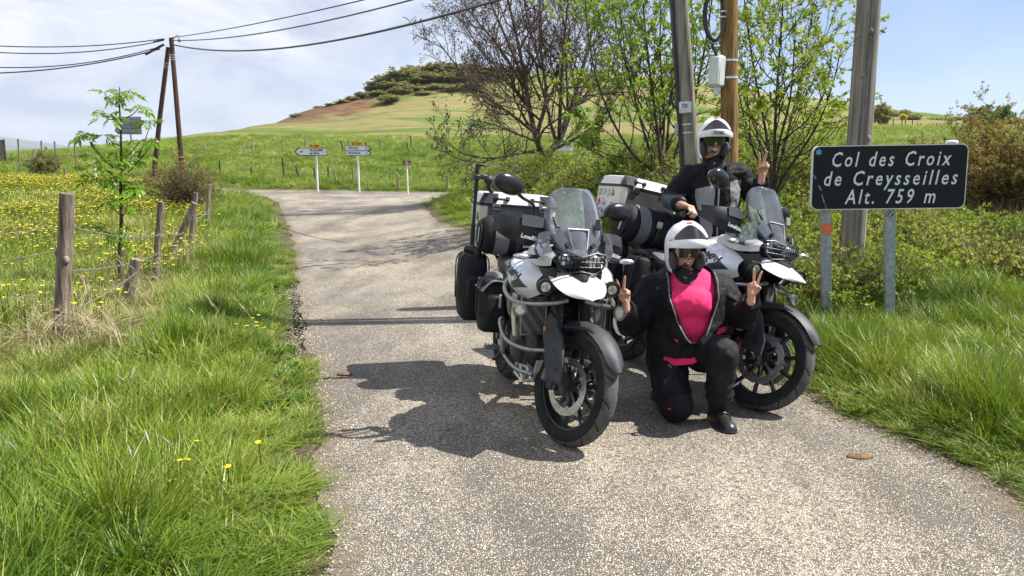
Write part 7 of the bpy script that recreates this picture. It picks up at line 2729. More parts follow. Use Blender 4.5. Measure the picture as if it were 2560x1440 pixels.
    for k in range(5):
        mb.box((1.06, 0, 0.60 + 0.032 * k), (0.30, 0.385, 0.009), rot=(0, R(14), 0), ch=0.003)
    en = mb.build('engine', B_METAL, o)
    for s in (-1, 1):
        mb = MB()
        mb.lathe([(0.13, 0), (0.125, 0.025), (0.10, 0.045), (0.05, 0.05), (0, 0.052)], (0.92, s * 0.165, 0.46), (0, s, 0), 26)
        for k in range(8):
            a = k * math.pi / 4
            mb.cyl((0.92 + 0.115 * math.cos(a), s * 0.185, 0.46 + 0.115 * math.sin(a)), (0.92 + 0.115 * math.cos(a), s * 0.20, 0.46 + 0.115 * math.sin(a)), 0.008, 6)
        mb.build('engine_cover', B_METAL, en)
    mb = MB()
    for y in (-0.10, 0.0, 0.10):
        mb.tube([(1.13, y, 0.62), (1.235, y, 0.60), (1.26, y * 0.9, 0.50), (1.22, y * 0.8, 0.38), (1.05, y * 0.5, 0.29), (0.8, y * 0.3, 0.28)], 0.021, 9, 4)
    mb.build('exhaust_header', B_METAL, o)
    mb = MB()
    mb.tube([(0.62, 0.12, 0.32), (0.40, 0.20, 0.42), (0.15, 0.22, 0.50)], [0.028, 0.032, 0.05], 10, 3)
    mb.cyl((0.2, 0.22, 0.48), (-0.28, 0.24, 0.66), 0.062, 18, ch=0.012)
    mb.build('silencer', B_ALUD, o)
    # skid plate with triangular cut-outs in its sides
    mb = MB()
    mb.sheet([[Vector((1.27, y, 0.44 - 0.1 * abs(y))) for y in (-0.15, 0, 0.15)], [Vector((1.22, y, 0.30)) for y in (-0.16, 0, 0.16)], [Vector((1.02, y, 0.235)) for y in (-0.15, 0, 0.15)], [Vector((0.78, y, 0.235)) for y in (-0.13, 0, 0.13)]], 0.008, 2, 2)
    for s in (-1, 1):
        for a, b in (((1.25, 0.31), (1.06, 0.245)), ((1.06, 0.245), (0.85, 0.25)), ((1.25, 0.31), (1.14, 0.355)), ((1.14, 0.355), (0.88, 0.32)), ((1.15, 0.35), (1.06, 0.245)), ((0.98, 0.335), (1.06, 0.245)), ((0.88, 0.32), (0.85, 0.25))):
            p, q = Vector((a[0], s * 0.165, a[1])), Vector((b[0], s * 0.165, b[1]))
            mb.tube([p, q], 0.0135, 6, flat=0.6)
    mb.build('skid_plate', B_ALU, o)
    mb = MB()
    for s in (-1, 1):
        mb.tube([(1.22, s * 0.06, 0.92), (1.05, s * 0.15, 0.84), (0.80, s * 0.17, 0.72), (0.58, s * 0.15, 0.50), (0.58, s * 0.14, 0.34)], 0.022, 8, 4)
        mb.tube([(0.72, s * 0.16, 0.74), (0.35, s * 0.13, 0.80), (-0.15, s * 0.11, 0.87)], 0.017, 8, 3)
        mb.tube([(0.58, s * 0.15, 0.48), (0.25, s * 0.13, 0.66), (-0.10, s * 0.11, 0.84)], 0.014, 8, 3)
        mb.tube([(0.55, s * 0.15, 0.38), (0.48, s * 0.19, 0.40), (0.40, s * 0.20, 0.55)], 0.013, 7, 3)
    mb.build('frame_tube', B_BLACK, o)
    mb = MB()
    mb.tube([(0.58, 0.12, 0.40), (0.30, 0.135, 0.37), (0.0, 0.12, 0.325)], [0.045, 0.042, 0.05], 10, 3)
    mb.tube([(0.58, -0.12, 0.40), (0.40, -0.12, 0.38)], 0.04, 8)
    mb.cyl((0, -0.11, 0.325), (0, 0.13, 0.325), 0.045, 16)
    mb.build('swingarm', B_METAL, o)
    for s in (-1, 1):
        mb = MB()
        mb.tube([(0.56, s * 0.16, 0.36), (0.57, s * 0.21, 0.345)], 0.013, 6)
        mb.box((0.57, s * 0.265, 0.345), (0.045, 0.11, 0.022), ch=0.006)
        for k in range(5):
            mb.box((0.57, s * (0.222 + 0.021 * k), 0.36), (0.047, 0.008, 0.014), ch=0.003)
        mb.build('footpeg', B_ALUD, o)
    mb = MB()
    mb.tube([(0.66, 0.16, 0.34), (0.70, 0.25, 0.17), (0.72, 0.315, 0.025 - 0.31 * math.sin(lean) * -0.0)], 0.014, 7)
    mb.box((0.72, 0.325, 0.012), (0.09, 0.06, 0.012), ch=0.004)
    mb.build('side_stand', B_BLACK, o)
    mb = MB()
    mb.tube([(0.50, -0.14, 0.36), (0.30, -0.16, 0.22), (0.22, -0.17, 0.18)], 0.014, 7)
    mb.tube([(0.50, 0.14, 0.36), (0.30, 0.16, 0.22), (0.22, 0.17, 0.18)], 0.014, 7)
    mb.tube([(0.36, -0.15, 0.26), (0.36, 0.15, 0.26)], 0.012, 7)
    mb.build('centre_stand', B_BLACK, o)
    # --- seat, tail, rack, rear guard
    mb = MB()
    mb.loft([superring(x, w, zb, zt, 18, 0.65) for x, w, zb, zt in ((-0.12, 0.09, 0.87, 0.93), (0.0, 0.14, 0.85, 0.94), (0.20, 0.165, 0.82, 0.925), (0.36, 0.165, 0.80, 0.90), (0.46, 0.165, 0.79, 0.865), (0.60, 0.145, 0.79, 0.86), (0.73, 0.10, 0.80, 0.885), (0.79, 0.07, 0.83, 0.93))], k=3)
    mb.build('seat', B_SEAT, o)
    mb = MB()
    mb.loft([superring(x, w, zb, zt, 16, 0.7) for x, w, zb, zt in ((-0.32, 0.06, 0.84, 0.90), (-0.15, 0.11, 0.78, 0.89), (0.15, 0.15, 0.70, 0.83), (0.45, 0.16, 0.66, 0.80), (0.66, 0.13, 0.64, 0.80))], k=2)
    mb.build('tail_panel', B_BLACK, o)
    mb = MB()
    for s in (-1, 1):
        mb.tube([(0.10, s * 0.17, 0.90), (-0.15, s * 0.20, 0.97), (-0.42, s * 0.16, 0.985)], 0.012, 7, 3)
    for x in (-0.10, -0.25, -0.40):
        mb.tube([(x, -0.18, 0.975), (x, 0.18, 0.975)], 0.011, 6)
    mb.box((-0.22, 0, 0.995), (0.36, 0.32, 0.014), ch=0.005)
    mb.build('luggage_rack', B_BLACK, o)
    rows = []
    for k in range(8):
        a = R(60 + 18 * k)
        rows.append([RA + Vector((math.cos(a) * (0.37 - 0.02 * u * u), u * 0.085, math.sin(a) * (0.37 - 0.02 * u * u))) for u in (-1, 0, 1)])
    mb = MB()
    mb.sheet(rows, 0.005, 1, 2)
    mb.build('rear_mudguard', B_BLACK, o)
    # --- topcase
    TX, TZ_, TD, TW, TH = -0.235, 1.00 + (0.105 if which == 2 else 0.0), 0.40, 0.575, 0.255
    mb = MB()
    hx, hy = TD / 2, TW / 2
    def boxring(z, ax, ay, c):
        return [Vector((TX + x, y, z)) for x, y in ((ax - c, -ay), (ax, -ay + c), (ax, ay - c), (ax - c, ay), (-ax + c, ay), (-ax, ay - c), (-ax, -ay + c), (-ax + c, -ay))]
    mb.loft([boxring(TZ_ + 0.005, hx - 0.03, hy - 0.05, 0.03), boxring(TZ_ + 0.06, hx - 0.005, hy - 0.008, 0.03), boxring(TZ_ + TH, hx, hy, 0.03)])
    tcs = mb.build('topcase', B_ALULT, o, sharp=20)
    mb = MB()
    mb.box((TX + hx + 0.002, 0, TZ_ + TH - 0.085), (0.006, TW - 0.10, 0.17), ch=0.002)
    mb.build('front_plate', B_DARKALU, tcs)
    mb = MB()
    zl = TZ_ + TH
    mb.loft([boxring(zl + 0.002, hx + 0.008, hy + 0.008, 0.032), boxring(zl + 0.020, hx + 0.008, hy + 0.008, 0.032)], mat=1)
    mb.loft([boxring(zl + 0.020, hx + 0.004, hy + 0.004, 0.032), boxring(zl + 0.085, hx - 0.025, hy - 0.02, 0.03), boxring(zl + 0.098, hx - 0.06, hy - 0.05, 0.03)], mat=0)
    ld = mb.build('lid', [B_ALU, B_BLACK], tcs, sharp=20)
    for sx_ in (-1, 1):
        for s in (-1, 1):
            mb = MB()
            base = [boxring(zl + 0.021, hx + 0.010, hy + 0.010, 0.034), boxring(zl + 0.092, hx - 0.020, hy - 0.014, 0.032)]
            pr = []
            for b_ in base:
                z = b_[0].z
                ex_, ey_ = max(p.x for p in b_), max(p.y for p in b_)
                X = ex_ if sx_ > 0 else 2 * TX - ex_
                pr.append([Vector((X, s * (ey_ - 0.115), z)), Vector((X, s * (ey_ - 0.025), z)), Vector((X - sx_ * 0.025, s * ey_, z)), Vector((X - sx_ * 0.055, s * ey_, z)), Vector((X - sx_ * 0.055, s * (ey_ - 0.115), z))])
            pr[1] = [lerp(p, pr[1][0], 0.25 if k < 2 else 0.1) for k, p in enumerate(pr[1])]
            mb.loft(pr)
            mb.build('corner_guard', B_BLACK, ld, sharp=20)
    for s in (-1, 1):
        mb = MB()
        c = Vector((TX + hx - 0.005, s * 0.135, zl + 0.058))
        mb.tube([c + Vector((0.0, -0.045, 0)), c + Vector((0.028, -0.035, -0.004)), c + Vector((0.028, 0.035, -0.004)), c + Vector((0.0, 0.045, 0))], 0.009, 6)
        for q in (-1, 1):
            mb.box(c + Vector((0.002, q * 0.042, 0)), (0.02, 0.03, 0.03), rot=(0, R(-22), 0), ch=0.005)
        mb.build('tie_loop', B_BLACK, ld)
        mb = MB()
        c = Vector((TX + hx + 0.014, s * 0.175, zl - 0.004))
        mb.box(c, (0.016, 0.062, 0.048), ch=0.005, mat=0)
        mb.box(c + Vector((0.009, 0, -0.002)), (0.004, 0.048, 0.016), mat=1)
        mb.build('latch', [B_TUBE, B_BLACK], tcs)
    # stickers on the sides of the case
    random.seed(90 + which)
    for s in ((-1,) if which == 1 else (-1,)):
        spots = [(-0.13, 0.205, 0.026, 0.034, B_ST2, 0), (-0.075, 0.21, 0.022, 0.030, B_ST1, 0), (-0.01, 0.205, 0.028, 0.036, B_ST2, 1), (0.06, 0.20, 0.026, 0.038, B_ST4, 2), (-0.145, 0.125, 0.028, 0.036, B_ST3, 3), (-0.085, 0.135, 0.022, 0.026, B_ST3, 3), (-0.05, 0.118, 0.020, 0.026, B_ST1, 1), (-0.09, 0.055, 0.028, 0.032, B_ST1, 3), (-0.015, 0.065, 0.030, 0.034, B_ST1, 1), (0.06, 0.085, 0.030, 0.044, B_ST1, 3), (0.125, 0.08, 0.024, 0.034, B_ST4, 3)] if which == 2 else \
                [(0.09, 0.17, 0.030, 0.034, B_ST4, 3), (0.09, 0.095, 0.022, 0.024, B_ST4, 3), (-0.02, 0.16, 0.026, 0.034, B_ST3, 1), (-0.09, 0.12, 0.028, 0.03, B_ST1, 3)]
        for dx, dz, rx, rz, mt, shp in spots:
            n_ = {0: 4, 1: 5, 2: 3, 3: 16}[shp]
            a0 = {0: math.pi / 4, 1: -math.pi / 2, 2: math.pi / 2, 3: 0}[shp]
            mb = MB()
            y0 = s * (hy + 0.0015 - 0.008 * (1 - (dz - rz) / 0.195))
            pts = [(TX + dx + rx * math.cos(a0 + 2 * math.pi * k / n_), TZ_ + dz + rz * math.sin(a0 + 2 * math.pi * k / n_)) for k in range(n_)]
            mb.loft([[Vector((x, y0 + s * 0.041 * (z - TZ_ - dz + rz) - 0.001 * s, z)) for x, z in pts], [Vector((x, y0 + s * (0.041 * (z - TZ_ - dz + rz) + 0.0025), z)) for x, z in pts]])
            mb.build('sticker', mt, tcs, smooth=False)
    return o

def roll_bag(M, label, cat, half, rad, nm='roll_bag', strap=None, text=False):
    """roll-top duffel across the seat; axis along local y"""
    o = thing(nm, None, label, cat, mw=M)
    rings = []
    for i in range(17):
        y = -half + 2 * half * i / 16
        e = min(1, (half - abs(y)) / 0.05)
        rr = rad * (0.82 + 0.18 * math.sqrt(max(0, min(1, e)))) * (1 + 0.03 * math.sin(i * 2.3))
        ring = []
        for j in range(20):
            a = 2 * math.pi * j / 20
            w = 1 + 0.035 * mnoise.noise(Vector((math.cos(a) * 2, math.sin(a) * 2, y * 9)))
            ring.append(Vector((math.cos(a) * rr * w * 0.95, y, math.sin(a) * rr * w)))
        rings.append(ring)
    mb = MB()
    mb.loft(rings)
    mb.build('bag_body', B_FABRIC, o, sharp=60)
    for s in (-1, 1):
        mb = MB()
        y = s * (half + 0.002)
        mb.lathe([(rad * 0.70, 0), (rad * 0.74, 0.012), (rad * 0.5, 0.022), (0, 0.026)], (0, y, 0), (0, s, 0), 20)
        ec = mb.build('end_cap', B_FABRIC, o)
        mb = MB()
        mb.box((rad * 0.35, y + s * 0.024, 0.0), (0.018, 0.006, rad * 0.8), rot=(0, R(15), 0), ch=0.002)
        mb.build('reflective_strip', B_REFL, ec)
    mb = MB()
    mb.lathe([(rad * 1.005, -0.05), (rad * 1.03, -0.05), (rad * 1.03, 0.05), (rad * 1.005, 0.05)], (0, -half * 0.62, 0), (0, 1, 0), 20, closed=True)
    mb.build('grey_band', B_GREYF, o)
    for y in (-half * 0.28, half * 0.1, half * 0.45):
        mb = MB()
        mb.lathe([(rad * 1.01, -0.014), (rad * 1.035, -0.014), (rad * 1.035, 0.014), (rad * 1.01, 0.014)], (0, y, 0), (0, 1, 0), 20, closed=True)
        st_ = mb.build('strap', B_BLACK, o)
        mb = MB()
        mb.box((rad * 1.02, y, 0.03), (0.024, 0.044, 0.05), rot=(0, R(10), 0), ch=0.006)
        mb.build('buckle', B_DARK if y != -half * 0.28 else B_REFL, st_)
    if text:
        me = text_mesh('LoneRider', 0.030, bold=0.001, extrude=0.0)
        me.transform(frame((rad * 0.93, half * 0.02, -rad * 0.42), (0, 1, 0), (0.42, 0, 0.9)))
        me.materials.clear()
        me.materials.append(M_LETTER)
        link('lettering', me, o)
    return o
def side_bag(M, label, w, d, h, nm='pannier_bag', grey=False, pockets=True):
    """soft pannier: x along the bike, y outwards, z up; origin at its bottom"""
    o = thing(nm, None, label, 'bag', mw=M)
    mb = MB()
    secs = []
    for t, k in ((0, 0.72), (0.06, 0.9), (0.25, 1.0), (0.6, 1.0), (0.86, 0.96), (0.97, 0.86), (1.0, 0.6)):
        ring = []
        for j in range(20):
            a = 2 * math.pi * j / 20
            c, s_ = math.cos(a), math.sin(a)
            q = 1 + 0.05 * mnoise.noise(Vector((c * 2, s_ * 2, t * 5 + w * 40)))
            ring.append(Vector((math.copysign(abs(c) ** 0.55, c) * w / 2 * k * q, math.copysign(abs(s_) ** 0.55, s_) * d / 2 * k * q, h * t)))
        secs.append(ring)
    mb.loft(secs, k=2)
    mb.build('bag_body', B_FABRIC, o, sharp=60)
    mb = MB()
    mb.tube([(-w * 0.42, -d * 0.1, h * 0.98), (-w * 0.2, -d * 0.1, h * 1.05), (w * 0.2, d * 0.1, h * 1.05), (w * 0.42, d * 0.1, h * 0.98)], [0.022, 0.03, 0.03, 0.022], 8, 3)
    mb.build('rolled_top', B_GREYF if grey else B_FABRIC, o)
    for x in (-w * 0.2, w * 0.24):
        mb = MB()
        for sy in (-1, 1):
            mb.tube([(x, sy * d * 0.3, h * 1.02), (x, sy * d * 0.53, h * 0.88), (x, sy * d * 0.53, h * 0.3)], 0.010, 5, 3, flat=0.5)
        mb.build('strap', B_BLACK, o)
    if pockets:
        mb = MB()
        mb.box((w * 0.505, 0, h * 0.45), (0.05, d * 0.7, h * 0.5), ch=0.02)
        mb.build('pocket', B_FABRIC, o)
        mb = MB()
        mb.box((w * 0.5 + 0.03, d * 0.1, h * 0.60), (0.006, 0.016, 0.09), ch=0.002)
        mb.build('reflective_strip', B_REFL, o)
    if grey:
        rows = []
        for u in (-1, -0.4, 0.3, 1):
            rows.append([Vector((u * w * 0.53, -d * 0.54, h * (0.80 - 0.04 * u))), Vector((u * w * 0.56, -d * 0.2, h * (0.99 - 0.04 * abs(u)))), Vector((u * w * 0.56, d * 0.2, h * (1.0 - 0.05 * abs(u)))), Vector((u * w * 0.54, d * 0.52, h * 0.86)), Vector((u * w * 0.55, d * 0.57, h * (0.64 + 0.05 * u)))])
        mb = MB()
        mb.sheet(rows, 0.006, 3, 3)
        mb.build('grey_flap', B_GREYF, o)
    return o

R1, PSI1, LEAN1 = Vector((-0.032, 5.82, 0.022)), R(13.2), R(4.5)
R2, PSI2, LEAN2 = Vector((0.90, 6.35, 0.022)), R(26), R(12)
build_bike('white adventure motorcycle nearer the camera with a camera pole on its topcase', R1, PSI1, LEAN1, R(22), 1)
build_bike('white adventure motorcycle behind the kneeling rider with many stickers on its topcase', R2, PSI2, LEAN2, R(17), 2)
BM1, BM2 = bike_matrix(R1, PSI1, LEAN1), bike_matrix(R2, PSI2, LEAN2)
def T4(x, y, z):
    return Matrix.Translation((x, y, z))
roll_bag(BM1 @ T4(0.17, 0.02, 1.062), 'black roll bag with white lettering strapped in front of the nearer motorcycle topcase', 'bag', 0.335, 0.135, text=True)
roll_bag(BM2 @ T4(0.19, -0.05, 1.07), 'black roll bag that the standing rider rests a fist on', 'bag', 0.36, 0.150)
side_bag(BM1 @ T4(0.02, -0.32, 0.44) @ Matrix.Rotation(R(2), 4, 'X'), 'tall black pannier bag at the rear of the nearer motorcycle beside the camera pole', 0.34, 0.20, 0.47)
side_bag(BM1 @ T4(0.45, -0.255, 0.43) @ Matrix.Rotation(R(-5), 4, 'Y'), 'black pannier bag with a grey top flap ahead of the tall one', 0.24, 0.19, 0.36, grey=True)
side_bag(BM1 @ T4(0.02, 0.335, 0.44), 'black pannier bag on the far side of the nearer motorcycle', 0.34, 0.20, 0.50)
side_bag(BM1 @ T4(0.43, 0.31, 0.42), 'black bag with grey flap on the far side of the nearer motorcycle', 0.24, 0.19, 0.42, grey=True)
side_bag(BM2 @ T4(0.02, -0.335, 0.46), 'black pannier bag hanging behind the kneeling rider', 0.34, 0.20, 0.48)
side_bag(BM2 @ T4(0.42, -0.31, 0.42), 'black bag strapped low ahead of the pannier behind the kneeling rider', 0.24, 0.18, 0.42)
side_bag(BM2 @ T4(0.02, 0.335, 0.44), 'black pannier bag on the grass side of the right motorcycle', 0.34, 0.20, 0.50)
# camera pole clamped to the topcase of the nearer motorcycle
cp = thing('camera_pole', None, 'black telescopic camera pole standing beside the nearer motorcycle topcase', 'camera pole', mw=BM1 @ T4(-0.03, -0.335, 0.92))
mb = MB()
mb.tube([(0, 0, 0), (0, 0, 0.20)], 0.017, 10)
mb.tube([(0, 0, 0.20), (0, 0, 0.42)], 0.013, 10)
mb.tube([(0, 0, 0.42), (0, 0, 0.615)], 0.0155, 10)
mb.build('tube', B_BLACK, cp)
mb = MB()
mb.box((0.0, 0.035, 0.622), (0.02, 0.10, 0.014), ch=0.004)
mb.build('top_plate', B_BLACK, cp)
mb = MB()
mb.box((0, 0.0, 0.535), (0.05, 0.05, 0.04), ch=0.008)
mb.box((0, 0.05, 0.54), (0.04, 0.06, 0.035), ch=0.008)
mb.ell((0, 0.09, 0.52), (0.035, 0.035, 0.035))
mb.tube([(0, 0.09, 0.50), (-0.02, 0.10, 0.46), (-0.05, 0.13, 0.44)], 0.018, 8)
mb.build('clamp', B_DARK, cp)
# ------------------------------------------------------------------ the two riders
S_SKIN = pm('skin', (0.56, 0.30, 0.21), (0.62, 0.36, 0.26), scale=14, rough=0.5, spec=0.4, bump=0.1, bscale=120)
S_SKIN2 = pm('tanned_skin', (0.46, 0.24, 0.16), (0.54, 0.30, 0.21), scale=14, rough=0.5, spec=0.4, bump=0.1, bscale=120)
C_PINK = pm('pink_jersey', (0.86, 0.045, 0.165), (0.82, 0.035, 0.145), scale=9, rough=0.75, bump=0.12, bscale=200, spec=0.2, dist=0.001)
C_JACK = pm('black_textile', (0.0055, 0.005, 0.006), (0.011, 0.010, 0.012), scale=9, rough=0.7, bump=0.2, bscale=160, dist=0.001, spec=0.22)
C_TROU = pm('black_trouser_cloth', (0.006, 0.006, 0.008), (0.013, 0.013, 0.016), scale=7, rough=0.75, bump=0.2, bscale=150, dist=0.001, spec=0.28)
C_GREYJ = pm('grey_textile', (0.20, 0.205, 0.205), (0.27, 0.275, 0.275), scale=12, rough=0.8, bump=0.3, bscale=80, dist=0.003)
C_BLUEJ = pm('slate_textile', (0.045, 0.065, 0.085), (0.07, 0.09, 0.11), scale=12, rough=0.8, bump=0.3, bscale=80, dist=0.003)
C_BUFF = pm('patterned_neck_tube', (0.010, 0.010, 0.011), (0.45, 0.42, 0.43), scale=42, rough=0.8, lo=0.62, hi=0.70)
C_HELM = pm('white_helmet_shell', (0.82, 0.83, 0.84), (0.79, 0.80, 0.82), scale=2, rough=0.16, coat=1.0)
C_LINER = pm('black_helmet_liner', (0.010, 0.010, 0.011), (0.03, 0.028, 0.030), scale=24, rough=0.85)
C_PAD = pm('grey_cheek_pad', (0.035, 0.032, 0.038), (0.07, 0.065, 0.075), scale=20, rough=0.8)
C_VISOR = pm('dark_visor', (0.012, 0.009, 0.008), (0.018, 0.013, 0.011), scale=3, rough=0.10, spec=0.7)
C_TEETH = pm('teeth', (0.75, 0.70, 0.62), rough=0.3)
C_LIP = pm('lips', (0.42, 0.14, 0.12), rough=0.5)
C_BOOT = pm('black_leather', (0.012, 0.012, 0.012), (0.035, 0.033, 0.032), scale=15, rough=0.38, bump=0.25, bscale=50)
C_SOLE = pm('boot_sole', (0.02, 0.019, 0.018), (0.04, 0.038, 0.036), scale=30, rough=0.9)
C_ZIP = pm('zip_tape', (0.10, 0.10, 0.105), (0.30, 0.30, 0.31), scale=150, rough=0.5)
C_HAIR = pm('dark_hair', (0.03, 0.02, 0.015), (0.06, 0.04, 0.03), scale=40, rough=0.6)

def hand(mb, W, up, palm_n, thumb, pose, k=1.0):
    """five-fingered hand; W wrist, up along the hand, palm_n out of the palm, thumb towards the thumb side"""
    up, palm_n = Vector(up).normalized(), Vector(palm_n).normalized()
    th = up.cross(palm_n)
    if th.dot(Vector(thumb)) < 0:
        th = -th
    def q(t, n, u):
        return Vector(W) + (th * t + palm_n * n + up * u) * k
    # wrist and palm
    mb.capsule(q(0, 0, -0.05), q(0, 0, 0.01), 0.027 * k, 0.026 * k)
    for t, u, r in ((0.026, 0.075, 0.0125), (0.009, 0.080, 0.0125), (-0.009, 0.078, 0.012), (-0.026, 0.070, 0.0115)):
        mb.capsule(q(t * 0.55, 0.0, 0.012), q(t, 0.0, u), 0.018 * k, r * k, 10)
    mb.capsule(q(0.018, 0.008, 0.02), q(0.034, 0.012, 0.045), 0.017 * k, 0.013 * k, 10)
    roots = [(0.028, 0.082), (0.0095, 0.088), (-0.0095, 0.085), (-0.027, 0.075)]
    lens = [(0.040, 0.024, 0.020), (0.045, 0.028, 0.021), (0.041, 0.026, 0.020), (0.032, 0.020, 0.018)]
    for i, ((t, u), ll) in enumerate(zip(roots, lens)):
        r = [0.0095, 0.0098, 0.0092, 0.0082][i] * k
        if pose == 'v' and i < 2:
            sp = 0.22 if i == 0 else -0.16
            p = q(t, 0, u - 0.012)
            d = (th * math.sin(sp) + up * math.cos(sp) + palm_n * 0.06).normalized()
            pts = [p]
            for j, l_ in enumerate((ll[0] + 0.012, ll[1], ll[2])):
                p = p + d * l_ * k
                pts.append(p)
                d = (d + palm_n * 0.05).normalized()
            mb.chain(pts, [r * 1.08, r, r * 0.94, r * 0.82], 10)
        else:
            # curled into the palm (or over what the hand rests on)
            cur = (1.15, 1.55, 1.2) if pose == 'v' else (0.95, 1.1, 0.75)
            a = 0.0
            p = q(t, 0, u - 0.010)
            pts = [p]
            for j, l_ in enumerate((ll[0] + 0.010, ll[1], ll[2])):
                a += cur[j]
                d = up * math.cos(a) + palm_n * math.sin(a)
                p = p + d * l_ * k
                pts.append(p)
            mb.chain(pts, [r * 1.1, r * 1.05, r, r * 0.86], 10)
    if pose == 'v':      # the thumb closes over the ring finger
        mb.chain([q(0.030, 0.010, 0.030), q(0.036, 0.034, 0.056), q(0.012, 0.052, 0.070), q(-0.008, 0.052, 0.066)], [0.014 * k, 0.0115 * k, 0.0105 * k, 0.009 * k], 10)
    else:
        mb.chain([q(0.030, 0.008, 0.025), q(0.050, 0.022, 0.052), q(0.046, 0.040, 0.080), q(0.040, 0.050, 0.098)], [0.014 * k, 0.0115 * k, 0.0105 * k, 0.009 * k], 10)

def head_shape(mb, c, yaw=0.0, pitch=0.0):
    M = Matrix.Translation(c) @ Matrix.Rotation(yaw, 4, 'Z') @ Matrix.Rotation(pitch, 4, 'X')
    old = mb.xf
    mb.xf = M if old is None else old @ M
    mb.ell((0, 0.015, 0.03), (0.074, 0.094, 0.098), nu=22, nv=16)
    mb.ell((0, -0.022, -0.045), (0.060, 0.066, 0.075), nu=20, nv=14)
    mb.ell((0, -0.066, -0.098), (0.026, 0.022, 0.020))
    mb.chain([(0, -0.080, 0.012), (0, -0.104, -0.028)], [0.010, 0.014], 10)
    for s in (-1, 1):
        mb.ell((s * 0.012, -0.094, -0.032), (0.009, 0.011, 0.008))
        mb.ell((s * 0.038, -0.066, -0.030), (0.026, 0.022, 0.022))
        mb.ell((s * 0.076, 0.012, -0.005), (0.010, 0.018, 0.030))
    mb.chain([(-0.040, -0.076, 0.028), (0.040, -0.076, 0.028)], [0.012, 0.012], 10)
    mb.chain([(-0.022, -0.082, -0.080), (0, -0.089, -0.083), (0.022, -0.082, -0.080)], [0.007, 0.0085, 0.007], 8)
    mb.chain([(-0.024, -0.083, -0.057), (0, -0.092, -0.055), (0.024, -0.083, -0.057)], [0.006, 0.0075, 0.006], 8)
    mb.xf = old
    return M
def face_parts(o, M0, M):
    """eyes and mouth on the head; M0 takes head coordinates into the person's frame"""
    for s in (-1, 1):
        mb = MB(M0)
        mb.ell((s * 0.031, -0.074, 0.006), (0.012, 0.010, 0.011), nu=12, nv=8, mat=0)
        mb.ell((s * 0.031, -0.082, 0.006), (0.005, 0.003, 0.005), nu=10, nv=6, mat=1)
        mb.build('eye', [C_TEETH, M_INK], o)
    mb = MB(M0)
    mb.ell((0, -0.0915, -0.069), (0.024, 0.006, 0.007), nu=14, nv=8, mat=0)
    mb.tube([(-0.027, -0.088, -0.064), (0, -0.0985, -0.060), (0.027, -0.088, -0.064)], [0.002, 0.0042, 0.002], 6, 3, mat=1)
    mb.tube([(-0.025, -0.088, -0.072), (0, -0.0975, -0.0785), (0.025, -0.088, -0.072)], [0.002, 0.0050, 0.002], 6, 3, mat=1)
    mb.build('mouth', [C_TEETH, C_LIP], o)

